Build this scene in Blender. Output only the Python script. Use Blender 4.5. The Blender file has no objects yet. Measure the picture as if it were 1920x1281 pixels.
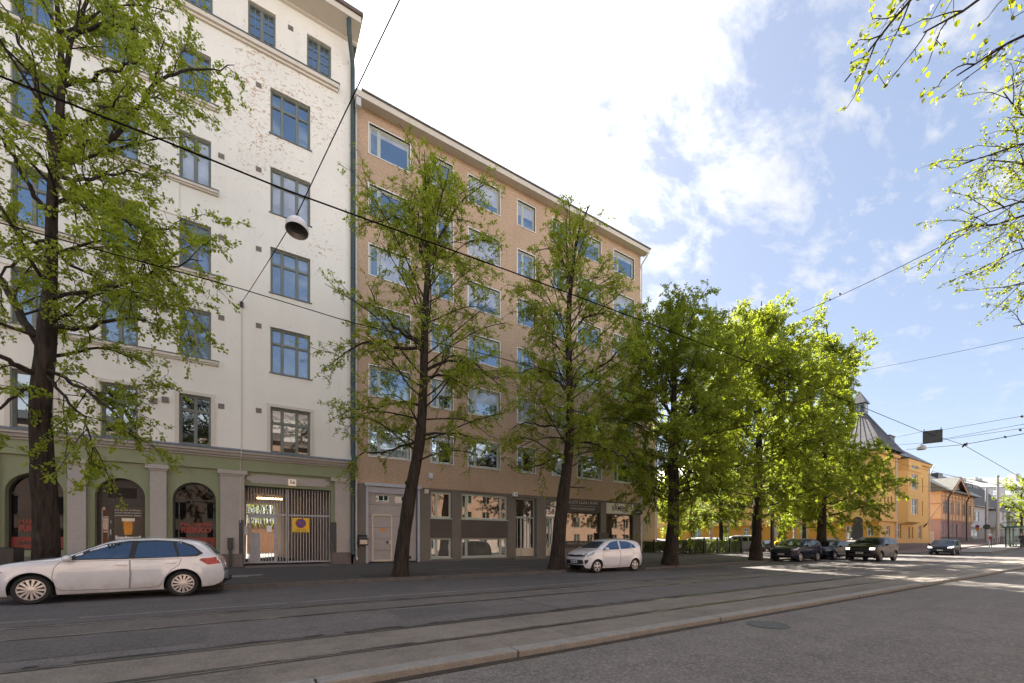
import bpy, bmesh, math, random
import numpy as np
from mathutils import Vector, Matrix
from mathutils.bvhtree import BVHTree

sc = bpy.context.scene
C = sc.collection
R = math.radians
rnd = random.Random(7)

# ------------------------------------------------------------------ camera model (used to turn measured pixels into real places)
FPX, CX, HZ, CAMZ = 775.0, 960.0, 1015.0, 1.40
TH = R(58.2)
ST, CT = math.sin(TH), math.cos(TH)

def PF(px, py, fwd):
    t = (px - CX) / FPX
    return Vector((fwd * (CT + t * ST), fwd * (ST - t * CT), CAMZ + (HZ - py) * fwd / FPX))
def PY(px, py, Y):
    t = (px - CX) / FPX
    return PF(px, py, Y / (ST - t * CT))
def PX(px, py, X):
    t = (px - CX) / FPX
    return PF(px, py, X / (CT + t * ST))
def gz(x):
    return float(np.interp(x, [55, 60, 70, 80, 91, 110, 140, 250, 400], [0, .12, .36, .62, .88, 1.4, 2.2, 5, 9]))

# ------------------------------------------------------------------ object helpers
def tag(o, label=None, cat=None, group=None, kind=None):
    if label: o['label'] = label
    if cat: o['category'] = cat
    if group: o['group'] = group
    if kind: o['kind'] = kind
    return o
def thing(name, label, cat, loc=(0, 0, 0), rz=0, group=None):
    o = bpy.data.objects.new(name, None)
    o.empty_display_size = .2
    C.objects.link(o)
    o.location = loc
    o.rotation_euler = (0, 0, rz)
    return tag(o, label, cat, group)

class MB:
    """collects faces with material slots and links them as one mesh object"""
    def __init__(s):
        s.v, s.f, s.m, s.sm = [], [], [], []
    def face(s, pts, m=0, smooth=False):
        n = len(s.v)
        s.v += [tuple(p) for p in pts]
        s.f.append(tuple(range(n, n + len(pts))))
        s.m.append(m); s.sm.append(smooth)
    def mesh(s, vs, fs, m=0, smooth=False):
        n = len(s.v)
        s.v += [tuple(p) for p in vs]
        for f in fs:
            s.f.append(tuple(i + n for i in f)); s.m.append(m); s.sm.append(smooth)
    def box(s, x0, x1, y0, y1, z0, z1, m=0):
        if x0 > x1: x0, x1 = x1, x0
        if y0 > y1: y0, y1 = y1, y0
        if z0 > z1: z0, z1 = z1, z0
        vs = [(x0, y0, z0), (x1, y0, z0), (x1, y1, z0), (x0, y1, z0), (x0, y0, z1), (x1, y0, z1), (x1, y1, z1), (x0, y1, z1)]
        s.mesh(vs, [(0, 3, 2, 1), (4, 5, 6, 7), (0, 1, 5, 4), (1, 2, 6, 5), (2, 3, 7, 6), (3, 0, 4, 7)], m)
    def bbox(s, x0, x1, y0, y1, z0, z1, b=.01, m=0):
        """box with bevelled edges"""
        bm = bmesh.new()
        bmesh.ops.create_cube(bm, size=1)
        for v in bm.verts:
            v.co = Vector(((x0 + x1) / 2 + v.co.x * abs(x1 - x0), (y0 + y1) / 2 + v.co.y * abs(y1 - y0), (z0 + z1) / 2 + v.co.z * abs(z1 - z0)))
        bmesh.ops.bevel(bm, geom=bm.edges[:], offset=b, segments=2, affect='EDGES', profile=.5)
        bm.verts.index_update()
        s.mesh([v.co for v in bm.verts], [[v.index for v in f.verts] for f in bm.faces], m)
        bm.free()
    def prism(s, poly, axis, a, b, m=0):
        """2D polygon extruded along an axis: 'y' -> poly in (x,z), 'x' -> (y,z), 'z' -> (x,y)"""
        def P(p, w):
            return (p[0], w, p[1]) if axis == 'y' else ((w, p[0], p[1]) if axis == 'x' else (p[0], p[1], w))
        n = len(poly)
        vs = [P(p, a) for p in poly] + [P(p, b) for p in poly]
        fs = [tuple(range(n)), tuple(range(2 * n - 1, n - 1, -1))]
        for i in range(n):
            j = (i + 1) % n
            fs.append((i, i + n, j + n, j))
        s.mesh(vs, fs, m)
    def tube(s, pts, rad, k=8, m=0, caps=True):
        pts = [Vector(p) for p in pts]
        if not hasattr(rad, '__len__'): rad = [rad] * len(pts)
        n0 = len(pts)
        vs, fs = [], []
        up = None
        for i, p in enumerate(pts):
            d = (pts[min(i + 1, n0 - 1)] - pts[max(i - 1, 0)])
            if d.length < 1e-9: d = Vector((0, 0, 1))
            d.normalize()
            if up is None:
                up = Vector((1, 0, 0)) if abs(d.x) < .8 else Vector((0, 1, 0))
            u = (up - d * up.dot(d)).normalized(); w = d.cross(u); up = u
            for j in range(k):
                a = 2 * math.pi * j / k
                vs.append(p + (u * math.cos(a) + w * math.sin(a)) * rad[i])
        for i in range(n0 - 1):
            for j in range(k):
                fs.append((i * k + j, i * k + (j + 1) % k, (i + 1) * k + (j + 1) % k, (i + 1) * k + j))
        if caps:
            fs.append(tuple(range(k - 1, -1, -1))); fs.append(tuple((n0 - 1) * k + j for j in range(k)))
        s.mesh(vs, fs, m, True)
    def lathe(s, prof, axis='z', k=24, m=0, c=(0, 0, 0), smooth=True):
        """profile of (radius, height) turned about an axis through c"""
        vs, fs = [], []
        for r_, h in prof:
            for j in range(k):
                a = 2 * math.pi * j / k
                x, y = r_ * math.cos(a), r_ * math.sin(a)
                p = (x, y, h) if axis == 'z' else ((x, h, y) if axis == 'y' else (h, x, y))
                vs.append((p[0] + c[0], p[1] + c[1], p[2] + c[2]))
        for i in range(len(prof) - 1):
            for j in range(k):
                fs.append((i * k + j, i * k + (j + 1) % k, (i + 1) * k + (j + 1) % k, (i + 1) * k + j))
        s.mesh(vs, fs, m, smooth)
    def build(s, name, mats, parent=None, loc=None, sharp=40):
        me = bpy.data.meshes.new(name)
        me.from_pydata(s.v, [], s.f)
        if not isinstance(mats, (list, tuple)): mats = [mats]
        for mt in mats: me.materials.append(mt)
        me.polygons.foreach_set('material_index', s.m)
        me.polygons.foreach_set('use_smooth', s.sm)
        if any(s.sm):
            bm = bmesh.new(); bm.from_mesh(me)
            bmesh.ops.remove_doubles(bm, verts=bm.verts, dist=1e-5)
            bm.to_mesh(me); bm.free()
            me.set_sharp_from_angle(angle=R(sharp))
        me.update()
        o = bpy.data.objects.new(name, me)
        C.objects.link(o)
        if parent: o.parent = parent
        if loc: o.location = loc
        return o

def facade(mb, x0, x1, z0, z1, Y, ops, depth=.15, m=0, mr=None, axis='y', sgn=1):
    """wall rectangle with rectangular openings and their reveals. axis 'y': wall in the plane y=Y seen from -y; axis 'x': plane x=Y seen from -x (coords are y,z)"""
    if mr is None: mr = m
    xs = sorted({x0, x1, *[min(max(v, x0), x1) for o in ops for v in o[:2]]})
    zs = sorted({z0, z1, *[min(max(v, z0), z1) for o in ops for v in o[2:4]]})
    def P(a, b, d=0.):
        return (a, Y + d * sgn, b) if axis == 'y' else (Y + d * sgn, a, b)
    for i in range(len(xs) - 1):
        for j in range(len(zs) - 1):
            cx, cz = (xs[i] + xs[i + 1]) / 2, (zs[j] + zs[j + 1]) / 2
            if any(o[0] < cx < o[1] and o[2] < cz < o[3] for o in ops): continue
            q = [P(xs[i], zs[j]), P(xs[i + 1], zs[j]), P(xs[i + 1], zs[j + 1]), P(xs[i], zs[j + 1])]
            mb.face(q, m)
    for o in ops:
        a, b, c, d = o[:4]
        dd = o[4] if len(o) > 4 else depth
        mb.face([P(a, c), P(a, c, dd), P(b, c, dd), P(b, c)], mr)
        mb.face([P(a, d), P(b, d), P(b, d, dd), P(a, d, dd)], mr)
        mb.face([P(a, c), P(a, d), P(a, d, dd), P(a, c, dd)], mr)
        mb.face([P(b, c), P(b, c, dd), P(b, d, dd), P(b, d)], mr)

def text(name, body, size, loc, mat, parent=None, rot=(R(90), 0, 0), align='CENTER', sx=1.0, ext=.002, bold=0., fit=None):
    cu = bpy.data.curves.new(name, 'FONT')
    cu.body = body; cu.size = size; cu.align_x = align; cu.align_y = 'CENTER'
    cu.extrude = ext; cu.offset = bold
    cu.resolution_u = 3
    o = bpy.data.objects.new(name, cu)
    C.objects.link(o)
    bpy.context.view_layer.update()
    me = bpy.data.meshes.new_from_object(o)
    C.objects.unlink(o); bpy.data.objects.remove(o)
    if fit:
        w = max(v.co.x for v in me.vertices) - min(v.co.x for v in me.vertices)
        sx = fit / w
    for v in me.vertices: v.co.x *= sx
    me.materials.clear(); me.materials.append(mat)
    o = bpy.data.objects.new(name, me)
    C.objects.link(o)
    o.location = loc; o.rotation_euler = rot
    if parent: o.parent = parent
    return o

# ------------------------------------------------------------------ materials
class NT:
    def __init__(s, name):
        s.mat = bpy.data.materials.new(name); s.mat.use_nodes = True
        s.t = s.mat.node_tree; s.n = s.t.nodes; s.l = s.t.links
        s.b = s.n['Principled BSDF']; s.out = s.n['Material Output']
    def add(s, typ, **kw):
        nd = s.n.new(typ)
        for k, v in kw.items():
            if k.startswith('i_'): nd.inputs[k[2:].replace('_', ' ')].default_value = v
            else: setattr(nd, k, v)
        return nd
    def link(s, a, b): s.l.new(a, b)
    def coord(s, kind='Object', scale=(1, 1, 1), rot=(0, 0, 0)):
        tc = s.add('ShaderNodeTexCoord'); mp = s.add('ShaderNodeMapping')
        mp.inputs['Scale'].default_value = scale; mp.inputs['Rotation'].default_value = rot
        s.link(tc.outputs[kind], mp.inputs['Vector'])
        return mp.outputs['Vector']
    def noise(s, vec, scale, detail=4, rough=.55, dist=0.):
        nd = s.add('ShaderNodeTexNoise', i_Scale=scale, i_Detail=detail, i_Roughness=rough, i_Distortion=dist)
        s.link(vec, nd.inputs['Vector'])
        return nd.outputs['Fac']
    def ramp(s, fac, stops):
        nd = s.add('ShaderNodeValToRGB')
        cr = nd.color_ramp
        col = lambda c: (c, c, c, 1) if not hasattr(c, '__len__') else (*c, 1)
        cr.elements.remove(cr.elements[1]); cr.elements[0].position = stops[0][0]; cr.elements[0].color = col(stops[0][1])
        for p, c in stops[1:]: cr.elements.new(p).color = col(c)
        s.link(fac, nd.inputs['Fac'])
        return nd.outputs['Color']
    def mix(s, fac, a, b, mode='MIX'):
        nd = s.add('ShaderNodeMix', data_type='RGBA', blend_type=mode)
        for sock, v in ((nd.inputs[0], fac), (nd.inputs[6], a), (nd.inputs[7], b)):
            if hasattr(v, 'links'): s.link(v, sock)
            elif hasattr(v, '__len__'): sock.default_value = (*v, 1)
            else: sock.default_value = v if sock == nd.inputs[0] else (v, v, v, 1)
        return nd.outputs[2]
    def math(s, op, a, b=None):
        nd = s.add('ShaderNodeMath', operation=op)
        for i, v in enumerate((a, b)):
            if v is None: continue
            if hasattr(v, 'links'): s.link(v, nd.inputs[i])
            else: nd.inputs[i].default_value = v
        return nd.outputs[0]
    def bump(s, h, strength=.3, dist=.02):
        nd = s.add('ShaderNodeBump', i_Strength=strength, i_Distance=dist)
        s.link(h, nd.inputs['Height']); s.link(nd.outputs['Normal'], s.b.inputs['Normal'])
    def base(s, col, rough=.6, metal=0., spec=None):
        if hasattr(col, 'links'): s.link(col, s.b.inputs['Base Color'])
        else: s.b.inputs['Base Color'].default_value = (*col, 1)
        s.b.inputs['Roughness'].default_value = rough
        s.b.inputs['Metallic'].default_value = metal
        if spec is not None: s.b.inputs['Specular IOR Level'].default_value = spec

def simple(name, col, rough=.6, metal=0., var=.12, scale=6., bump=0., spec=None):
    m = NT(name)
    v = m.coord()
    f = m.noise(v, scale, 5, .6)
    c = m.ramp(f, [(.3, tuple(x * (1 - var) for x in col)), (.7, tuple(min(1, x * (1 + var)) for x in col))])
    m.base(c, rough, metal, spec)
    if bump: m.bump(m.noise(v, scale * 12, 3), bump, .01)
    return m.mat

def plaster(name, col, var=.06, stain=.25, peel=None, rough_bump=.25, bscale=60., fine=.08):
    """painted render: soft mottling, rain streaks, optional flaked patches of a different colour"""
    m = NT(name)
    v = m.coord()
    f1 = m.noise(v, .35, 6, .65)
    c = m.ramp(f1, [(.3, tuple(x * (1 - var) for x in col)), (.7, tuple(min(1, x * (1 + var * .6)) for x in col))])
    vs = m.coord('Object', (2.2, 2.2, .12))
    f2 = m.noise(vs, 1.0, 5, .6)
    st = m.ramp(f2, [(.5, 0.), (.85, stain)])
    c = m.mix(st, c, tuple(x * .62 for x in col))
    f3 = m.noise(v, 14. if rough_bump > .9 else 25., 3, .6)
    c = m.mix(m.ramp(f3, [(.35, fine), (.6, 0.)]), c, tuple(x * .55 for x in col))
    if peel:
        vp = m.coord('Object', (1.0, 1., 1.35))
        p1 = m.noise(vp, 6.5, 7, .68, .9)
        p2 = m.noise(v, .22, 3, .5)
        sep = m.add('ShaderNodeSeparateXYZ'); m.link(m.coord(), sep.inputs[0])
        hz = m.add('ShaderNodeMapRange'); hz.inputs['From Min'].default_value = 7; hz.inputs['From Max'].default_value = 19
        hz.inputs['To Min'].default_value = -.10; hz.inputs['To Max'].default_value = .045
        m.link(sep.outputs['Z'], hz.inputs['Value'])
        hx = m.add('ShaderNodeMapRange'); hx.inputs['From Min'].default_value = -4; hx.inputs['From Max'].default_value = 0
        hx.inputs['To Min'].default_value = -.10; hx.inputs['To Max'].default_value = .02
        m.link(sep.outputs['X'], hx.inputs['Value'])
        s_ = m.math('ADD', m.math('ADD', p1, m.math('MULTIPLY', p2, .45)), m.math('ADD', hz.outputs[0], hx.outputs[0]))
        mask = m.ramp(s_, [(.915, 0.), (.925, 1.)])
        edge = m.ramp(s_, [(.903, 0.), (.917, .3)])
        c = m.mix(edge, c, tuple(x * .7 for x in col))
        pc = m.ramp(m.noise(v, 3., 3), [(.35, peel), (.65, tuple(x * .8 + .04 for x in peel))])
        c = m.mix(mask, c, pc)
    m.base(c, .85)
    m.bump(m.noise(v, bscale, 4, .6), rough_bump, .012)
    return m.mat

def glass_mat(name, under, refl=.3, rough=.0, tint=(.9, .95, 1.), wav=.02):
    """window pane: a mirror-like front over what shows behind it"""
    m = NT(name)
    m.n.remove(m.b)
    v = m.coord()
    gl = m.add('ShaderNodeBsdfGlossy'); gl.inputs['Color'].default_value = (*tint, 1); gl.inputs['Roughness'].default_value = rough
    df = m.add('ShaderNodeBsdfDiffuse')
    f = m.noise(v, 1.3, 3)
    c = m.ramp(f, [(.3, tuple(x * .7 for x in under)), (.7, tuple(x * 1.15 for x in under))])
    m.link(c, df.inputs['Color'])
    fr = m.add('ShaderNodeFresnel', i_IOR=1.5)
    k = m.math('ADD', m.math('MULTIPLY', fr.outputs[0], .8 if refl > .05 else .45), max(.0, refl - .03))
    bp = m.add('ShaderNodeBump', i_Strength=wav, i_Distance=.05)
    m.link(m.noise(v, 1.1, 1), bp.inputs['Height']); m.link(bp.outputs[0], gl.inputs['Normal'])
    mx = m.add('ShaderNodeMixShader')
    m.link(k, mx.inputs[0]); m.link(df.outputs[0], mx.inputs[1]); m.link(gl.outputs[0], mx.inputs[2])
    m.link(mx.outputs[0], m.out.inputs['Surface'])
    return m.mat

def emit(name, col, st):
    m = NT(name)
    m.b.inputs['Base Color'].default_value = (*col, 1)
    m.b.inputs['Emission Color'].default_value = (*col, 1)
    m.b.inputs['Emission Strength'].default_value = st
    return m.mat

def carpaint(name, col, dirt=0., metal=0.):
    m = NT(name)
    v = m.coord()
    c = m.ramp(m.noise(v, 2.0, 3), [(.3, tuple(x * .97 for x in col)), (.7, col)])
    if dirt:
        sep = m.add('ShaderNodeSeparateXYZ'); m.link(v, sep.inputs[0])
        h = m.add('ShaderNodeMapRange'); h.inputs['From Min'].default_value = .2; h.inputs['From Max'].default_value = .85
        h.inputs['To Min'].default_value = 1.; h.inputs['To Max'].default_value = 0.; m.link(sep.outputs['Z'], h.inputs['Value'])
        n1 = m.noise(v, 3.5, 6, .7); n2 = m.noise(v, 28, 4, .7)
        a = m.math('MULTIPLY', m.math('MULTIPLY', h.outputs[0], m.ramp(n1, [(.35, .15), (.7, 1.)])), dirt)
        spk = m.math('MULTIPLY', m.ramp(n2, [(.66, 0.), (.70, .6)]), m.math('MULTIPLY', h.outputs[0], dirt * 1.2))
        c = m.mix(a, c, (.30, .25, .19)); c = m.mix(spk, c, (.12, .09, .06))
        m.link(m.math('ADD', m.math('MULTIPLY', a, .4), .14), m.b.inputs['Roughness'])
        m.base(c, .3)
    else:
        m.base(c, .22, metal)
    m.b.inputs['Coat Weight'].default_value = .8 if col[0] > .3 else .0
    if col[0] < .3: m.b.inputs['Specular IOR Level'].default_value = .28
    m.b.inputs['Coat Roughness'].default_value = .02
    m.b.inputs['Coat IOR'].default_value = 1.65 if col[0] > .3 else 1.5
    return m.mat

def bark_mat(name, a=(.030, .022, .017), b=(.085, .062, .046)):
    m = NT(name)
    v = m.coord('Object', (14, 14, 1.8)); v2 = m.coord()
    f = m.noise(v, 1.0, 6, .7, .6)
    c = m.ramp(f, [(.36, a), (.66, b)])
    g = m.noise(v2, 3., 4)
    c = m.mix(m.ramp(g, [(.55, 0.), (.75, .35)]), c, (.05, .06, .03))
    m.base(c, .95, 0, .2)
    m.bump(f, .9, .05)
    return m.mat

def leaf_mat(name, dark, light, tr, trw=.5):
    m = NT(name); m.n.remove(m.b)
    geo = m.add('ShaderNodeNewGeometry')
    c = m.ramp(geo.outputs['Random Per Island'], [(0., dark), (.55, tuple((x + y) / 2 for x, y in zip(dark, light))), (1., light)])
    ct = m.ramp(geo.outputs['Random Per Island'], [(0., tuple(x * .75 for x in tr)), (1., tr)])
    df = m.add('ShaderNodeBsdfPrincipled'); m.link(c, df.inputs['Base Color'])
    df.inputs['Roughness'].default_value = .45; df.inputs['Specular IOR Level'].default_value = .35
    tl = m.add('ShaderNodeBsdfTranslucent'); m.link(ct, tl.inputs['Color'])
    mx = m.add('ShaderNodeMixShader'); mx.inputs[0].default_value = trw
    m.link(df.outputs[0], mx.inputs[1]); m.link(tl.outputs[0], mx.inputs[2])
    m.link(mx.outputs[0], m.out.inputs['Surface'])
    return m.mat

def asphalt(name, a, b, speck=.5, patches=None, cracks=True, strips=None):
    """rolled asphalt: coloured stones, tyre-worn blotches, fine cracks"""
    m = NT(name)
    v = m.coord()
    big = m.noise(v, .30, 5, .6)
    c = m.ramp(big, [(.3, a), (.7, b)])
    if strips:
        sep = m.add('ShaderNodeSeparateXYZ'); m.link(v, sep.inputs[0])
        wob = m.math('MULTIPLY', m.math('SUBTRACT', m.noise(v, .8, 3), .5), .12)
        yy = m.math('ADD', sep.outputs['Y'], wob)
        for y0, y1, ca, cb in strips:
            k = m.math('MULTIPLY', m.math('GREATER_THAN', yy, y0), m.math('LESS_THAN', yy, y1))
            cc = m.ramp(m.noise(v, .55, 6, .65), [(.3, ca), (.7, cb)])
            c = m.mix(k, c, cc)
    vx = m.coord('Object', (.12, 1.6, 1))
    tr = m.noise(vx, 1., 4, .6)
    c = m.mix(m.ramp(tr, [(.35, .28), (.55, 0.)]), c, tuple(x * .62 for x in a))
    md = m.noise(v, 1.7, 6, .68)
    c = m.mix(m.ramp(md, [(.38, .34), (.55, 0.)]), c, tuple(x * .55 for x in a))
    c = m.mix(m.ramp(m.noise(v, .9, 5, .7, .5), [(.60, 0.), (.75, .4)]), c, tuple(min(1, x * 1.5) for x in b))
    vo = m.add('ShaderNodeTexVoronoi', i_Scale=42.); m.link(v, vo.inputs['Vector'])
    sp = m.ramp(vo.outputs['Color'], [(.35, 0.), (.95, speck)])
    c = m.mix(sp, c, tuple(min(1, x * 2.3 + .03) for x in b))
    fn = m.noise(v, 90, 2)
    c = m.mix(m.ramp(fn, [(.30, .5), (.5, 0.)]), c, tuple(x * .45 for x in a))
    if cracks:
        vc = m.add('ShaderNodeTexVoronoi', feature='DISTANCE_TO_EDGE', i_Scale=.32)
        dv = m.add('ShaderNodeMix', data_type='VECTOR'); dv.inputs[0].default_value = .12
        nz = m.add('ShaderNodeTexNoise', i_Scale=2.5, i_Detail=5); m.link(v, nz.inputs['Vector'])
        m.link(v, dv.inputs[4]); m.link(nz.outputs['Color'], dv.inputs[5]); m.link(dv.outputs[1], vc.inputs['Vector'])
        ck = m.ramp(vc.outputs['Distance'], [(.0, .75), (.006, 0.)])
        ck = m.math('MULTIPLY', ck, m.ramp(m.noise(v, .21, 3), [(.56, 0.), (.63, 1.)]))
        c = m.mix(ck, c, tuple(x * .25 for x in a))
    m.base(c, .9, 0, .3)
    h = m.mix(.5, vo.outputs['Distance'], fn)
    m.bump(h, .55, .008)
    return m.mat

M = {}
M['white_wall'] = plaster('white_render', (.735, .718, .66), .07, .16, peel=(.51, .375, .27), rough_bump=.3)
M['white_trim'] = plaster('white_trim', (.60, .56, .49), .07, .22, rough_bump=.15)
M['lower_wall'] = plaster('lower_render', (.56, .52, .465), .10, .30, rough_bump=.3)
M['green_wall'] = plaster('green_render', (.255, .285, .175), .08, .22, rough_bump=.35)
M['stone_pilaster'] = plaster('pilaster_render', (.43, .40, .37), .14, .28, rough_bump=.5, bscale=45, fine=.35)
M['granite'] = simple('granite', (.15, .12, .112), .7, 0, .3, 22, .6)
M['ledge_metal'] = simple('ledge_metal', (.11, .135, .16), .5, .0, .35, 9)
M['green_frame'] = simple('window_green_grey', (.145, .165, .145), .5, 0, .1, 8)
M['pipe_green'] = simple('pipe_green', (.035, .055, .052), .45, 0, .2, 8)
M['pipe_white'] = simple('pipe_white', (.5, .5, .5), .5, 0, .1, 8)
M['roof_brown'] = simple('roof_brown', (.12, .09, .08), .6, 0, .2, 5)
M['orange_wall'] = plaster('orange_roughcast', (.50, .358, .245), .16, .34, rough_bump=1.0, bscale=16, fine=.85)
M['orange_side'] = plaster('tan_roughcast', (.50, .36, .25), .08, .2, rough_bump=.8, bscale=22, fine=.3)
M['grey_stone'] = plaster('grey_terrazzo', (.18, .160, .144), .28, .6, rough_bump=.6, bscale=40, fine=.5)
M['dark_stone'] = plaster('dark_terrazzo', (.100, .083, .075), .2, .3, rough_bump=.7, bscale=60, fine=.5)
M['mint_frame'] = simple('window_mint', (.36, .43, .385), .45, 0, .06, 8)
M['cream_sash'] = simple('window_cream', (.58, .56, .49), .45, 0, .06, 8)
M['white_paint'] = simple('white_paint', (.66, .66, .65), .5, 0, .06, 4)
M['eave'] = plaster('eave_paint', (.58, .545, .48), .08, .3, rough_bump=.1)
M['roof_metal'] = simple('roof_metal', (.14, .135, .135), .45, .3, .2, 3)
M['dark'] = simple('dark_void', (.012, .011, .010), .9, 0, .2, 3)
M['g_sky'] = glass_mat('pane_clear', (.030, .042, .065), .42, tint=(.66, .84, 1.))
M['g_dim'] = glass_mat('pane_dark', (.016, .015, .014), .13, tint=(.8, .9, 1.))
M['g_blind'] = glass_mat('pane_blind', (.40, .43, .48), .20, tint=(.7, .85, 1.))
M['g_curtain'] = glass_mat('pane_curtain', (.15, .19, .25), .30, tint=(.65, .82, 1.))
M['g_shop'] = glass_mat('pane_shop', (.060, .046, .036), .12, tint=(1., .87, .74))
M['g_bar'] = glass_mat('pane_bar', (.012, .007, .006), .02)
M['garage'] = simple('garage_panel', (.34, .315, .31), .5, 0, .05, 3)
M['garage_trim'] = simple('garage_trim', (.38, .40, .46), .5, 0, .06, 4)
M['cream'] = simple('cream_paint', (.58, .50, .40), .5, 0, .06, 5)
M['black'] = simple('black_paint', (.014, .014, .015), .4, 0, .2, 5)
M['matt_black'] = simple('rubber', (.018, .018, .019), .85, 0, .2, 12)
M['dark_brown'] = simple('dark_brown_wood', (.030, .022, .018), .5, 0, .25, 7)
M['gate_metal'] = simple('gate_metal', (.33, .34, .38), .5, .1, .2, 14)
M['steel'] = simple('galvanised_steel', (.34, .35, .36), .45, .5, .12, 10)
M['rail_steel'] = simple('rail_steel', (.24, .225, .21), .28, .85, .25, 12)
M['rail_head'] = simple('rail_head', (.50, .48, .45), .22, .95, .12, 12)
M['dark_steel'] = simple('dark_steel', (.045, .045, .047), .5, .3, .2, 10)
M['sign_yellow'] = simple('sign_yellow', (.75, .48, .015), .45, 0, .05, 6)
M['sign_red'] = simple('sign_red', (.35, .015, .02), .45, 0, .05, 6)
M['sign_blue'] = simple('sign_blue', (.02, .05, .25), .45, 0, .05, 6)
M['sign_white'] = simple('sign_white', (.75, .75, .74), .45, 0, .03, 6)
M['orange_sticker'] = simple('orange_sticker', (.65, .22, .02), .5, 0, .05, 6)
M['red_band'] = simple('red_foil', (.20, .008, .005), .4, 0, .15, 6)
M['red_text'] = simple('red_lettering', (.26, .010, .008), .4, 0, .05, 6)
M['white_text'] = simple('white_lettering', (.72, .72, .70), .5, 0, .03, 6)
M['grey_text'] = simple('grey_lettering', (.42, .40, .37), .5, 0, .03, 6)
M['black_text'] = simple('black_lettering', (.02, .02, .022), .5, 0, .03, 6)
M['beer'] = simple('beer_print', (.62, .25, .015), .5, 0, .25, 4)
M['beer_edge'] = simple('beer_print_edge', (.22, .075, .01), .5, 0, .25, 4)
M['foam'] = simple('foam_print', (.70, .62, .50), .6, 0, .15, 9)
M['poster'] = simple('poster_dark', (.030, .018, .008), .35, 0, .3, 3)
M['lamp_white'] = simple('lamp_enamel', (.55, .55, .56), .35, 0, .05, 5)
M['lamp_in'] = simple('lamp_inside', (.10, .10, .10), .4, .3, .2, 9)
M['wire'] = simple('wire_black', (.012, .011, .011), 1., 0, .1, 9, 0, .0)
M['bark'] = bark_mat('lime_bark', (.018, .014, .011), (.062, .048, .038))
M['birch'] = simple('birch_bark', (.45, .44, .42), .8, 0, .5, 4)
M['twig'] = simple('twig_bark', (.040, .028, .022), .9, 0, .2, 9)
M['leaf'] = leaf_mat('lime_leaf', (.155, .205, .020), (.29, .34, .036), (.42, .50, .028), .5)
M['leaf_lit'] = leaf_mat('sunlit_lime_leaf', (.13, .17, .014), (.23, .27, .026), (.36, .43, .026), .55)  # copy of the lime leaf, its colour set for trees in sun
M['leaf_mid'] = leaf_mat('lime_leaf_mid', (.135, .185, .018), (.25, .305, .030), (.38, .46, .026), .5)
M['leaf_tip'] = leaf_mat('budding_lime_leaf', (.065, .082, .007), (.13, .15, .013), (.25, .29, .014), .55)
M['leaf_birch'] = leaf_mat('birch_leaf', (.09, .15, .02), (.15, .21, .03), (.24, .33, .03), .5)
M['hedge'] = leaf_mat('hedge_leaf', (.035, .07, .008), (.10, .15, .012), (.22, .30, .012), .4)
M['car_white'] = carpaint('white_car_paint', (.66, .68, .71), .5)
M['car_white2'] = carpaint('white_car_paint_clean', (.72, .735, .765), .12)
M['car_black'] = carpaint('black_car_paint', (.012, .013, .016))
M['car_navy'] = carpaint('dark_blue_car_paint', (.014, .018, .034))
M['car_brown'] = carpaint('brown_black_car_paint', (.010, .008, .008))
M['car_silver'] = carpaint('silver_car_paint', (.42, .43, .46), 0, .4)
M['car_glass'] = glass_mat('car_glass', (.010, .013, .018), .07)
M['car_glass_sky'] = glass_mat('car_glass_blue', (.012, .018, .026), .17, tint=(.6, .78, 1.))
M['car_trim'] = simple('car_trim', (.016, .016, .017), .5, 0, .1, 9)
M['alloy'] = simple('alloy', (.52, .49, .47), .35, .55, .08, 9)
M['alloy_dark'] = simple('alloy_dark', (.20, .19, .19), .35, .6, .1, 9)
M['lamp_glass'] = simple('headlamp_glass', (.30, .33, .38), .08, .3, .3, 18)
M['lamp_lit'] = emit('headlamp_lit', (1., .93, .82), .7)
M['tail'] = simple('tail_lamp', (.34, .008, .012), .12, 0, .25, 20)
M['plate_white'] = simple('plate_white', (.70, .70, .68), .5, 0, .03, 9)
M['plate_blue'] = simple('plate_blue', (.02, .08, .40), .5, 0, .03, 9)
CLR, CLX, CLY = 80, 5.3, 2.2
CLOUD, VEIL, SUN, EXPO, SKY = 3.05, 3.2, 4.6, 2.65, 1.85
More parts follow.
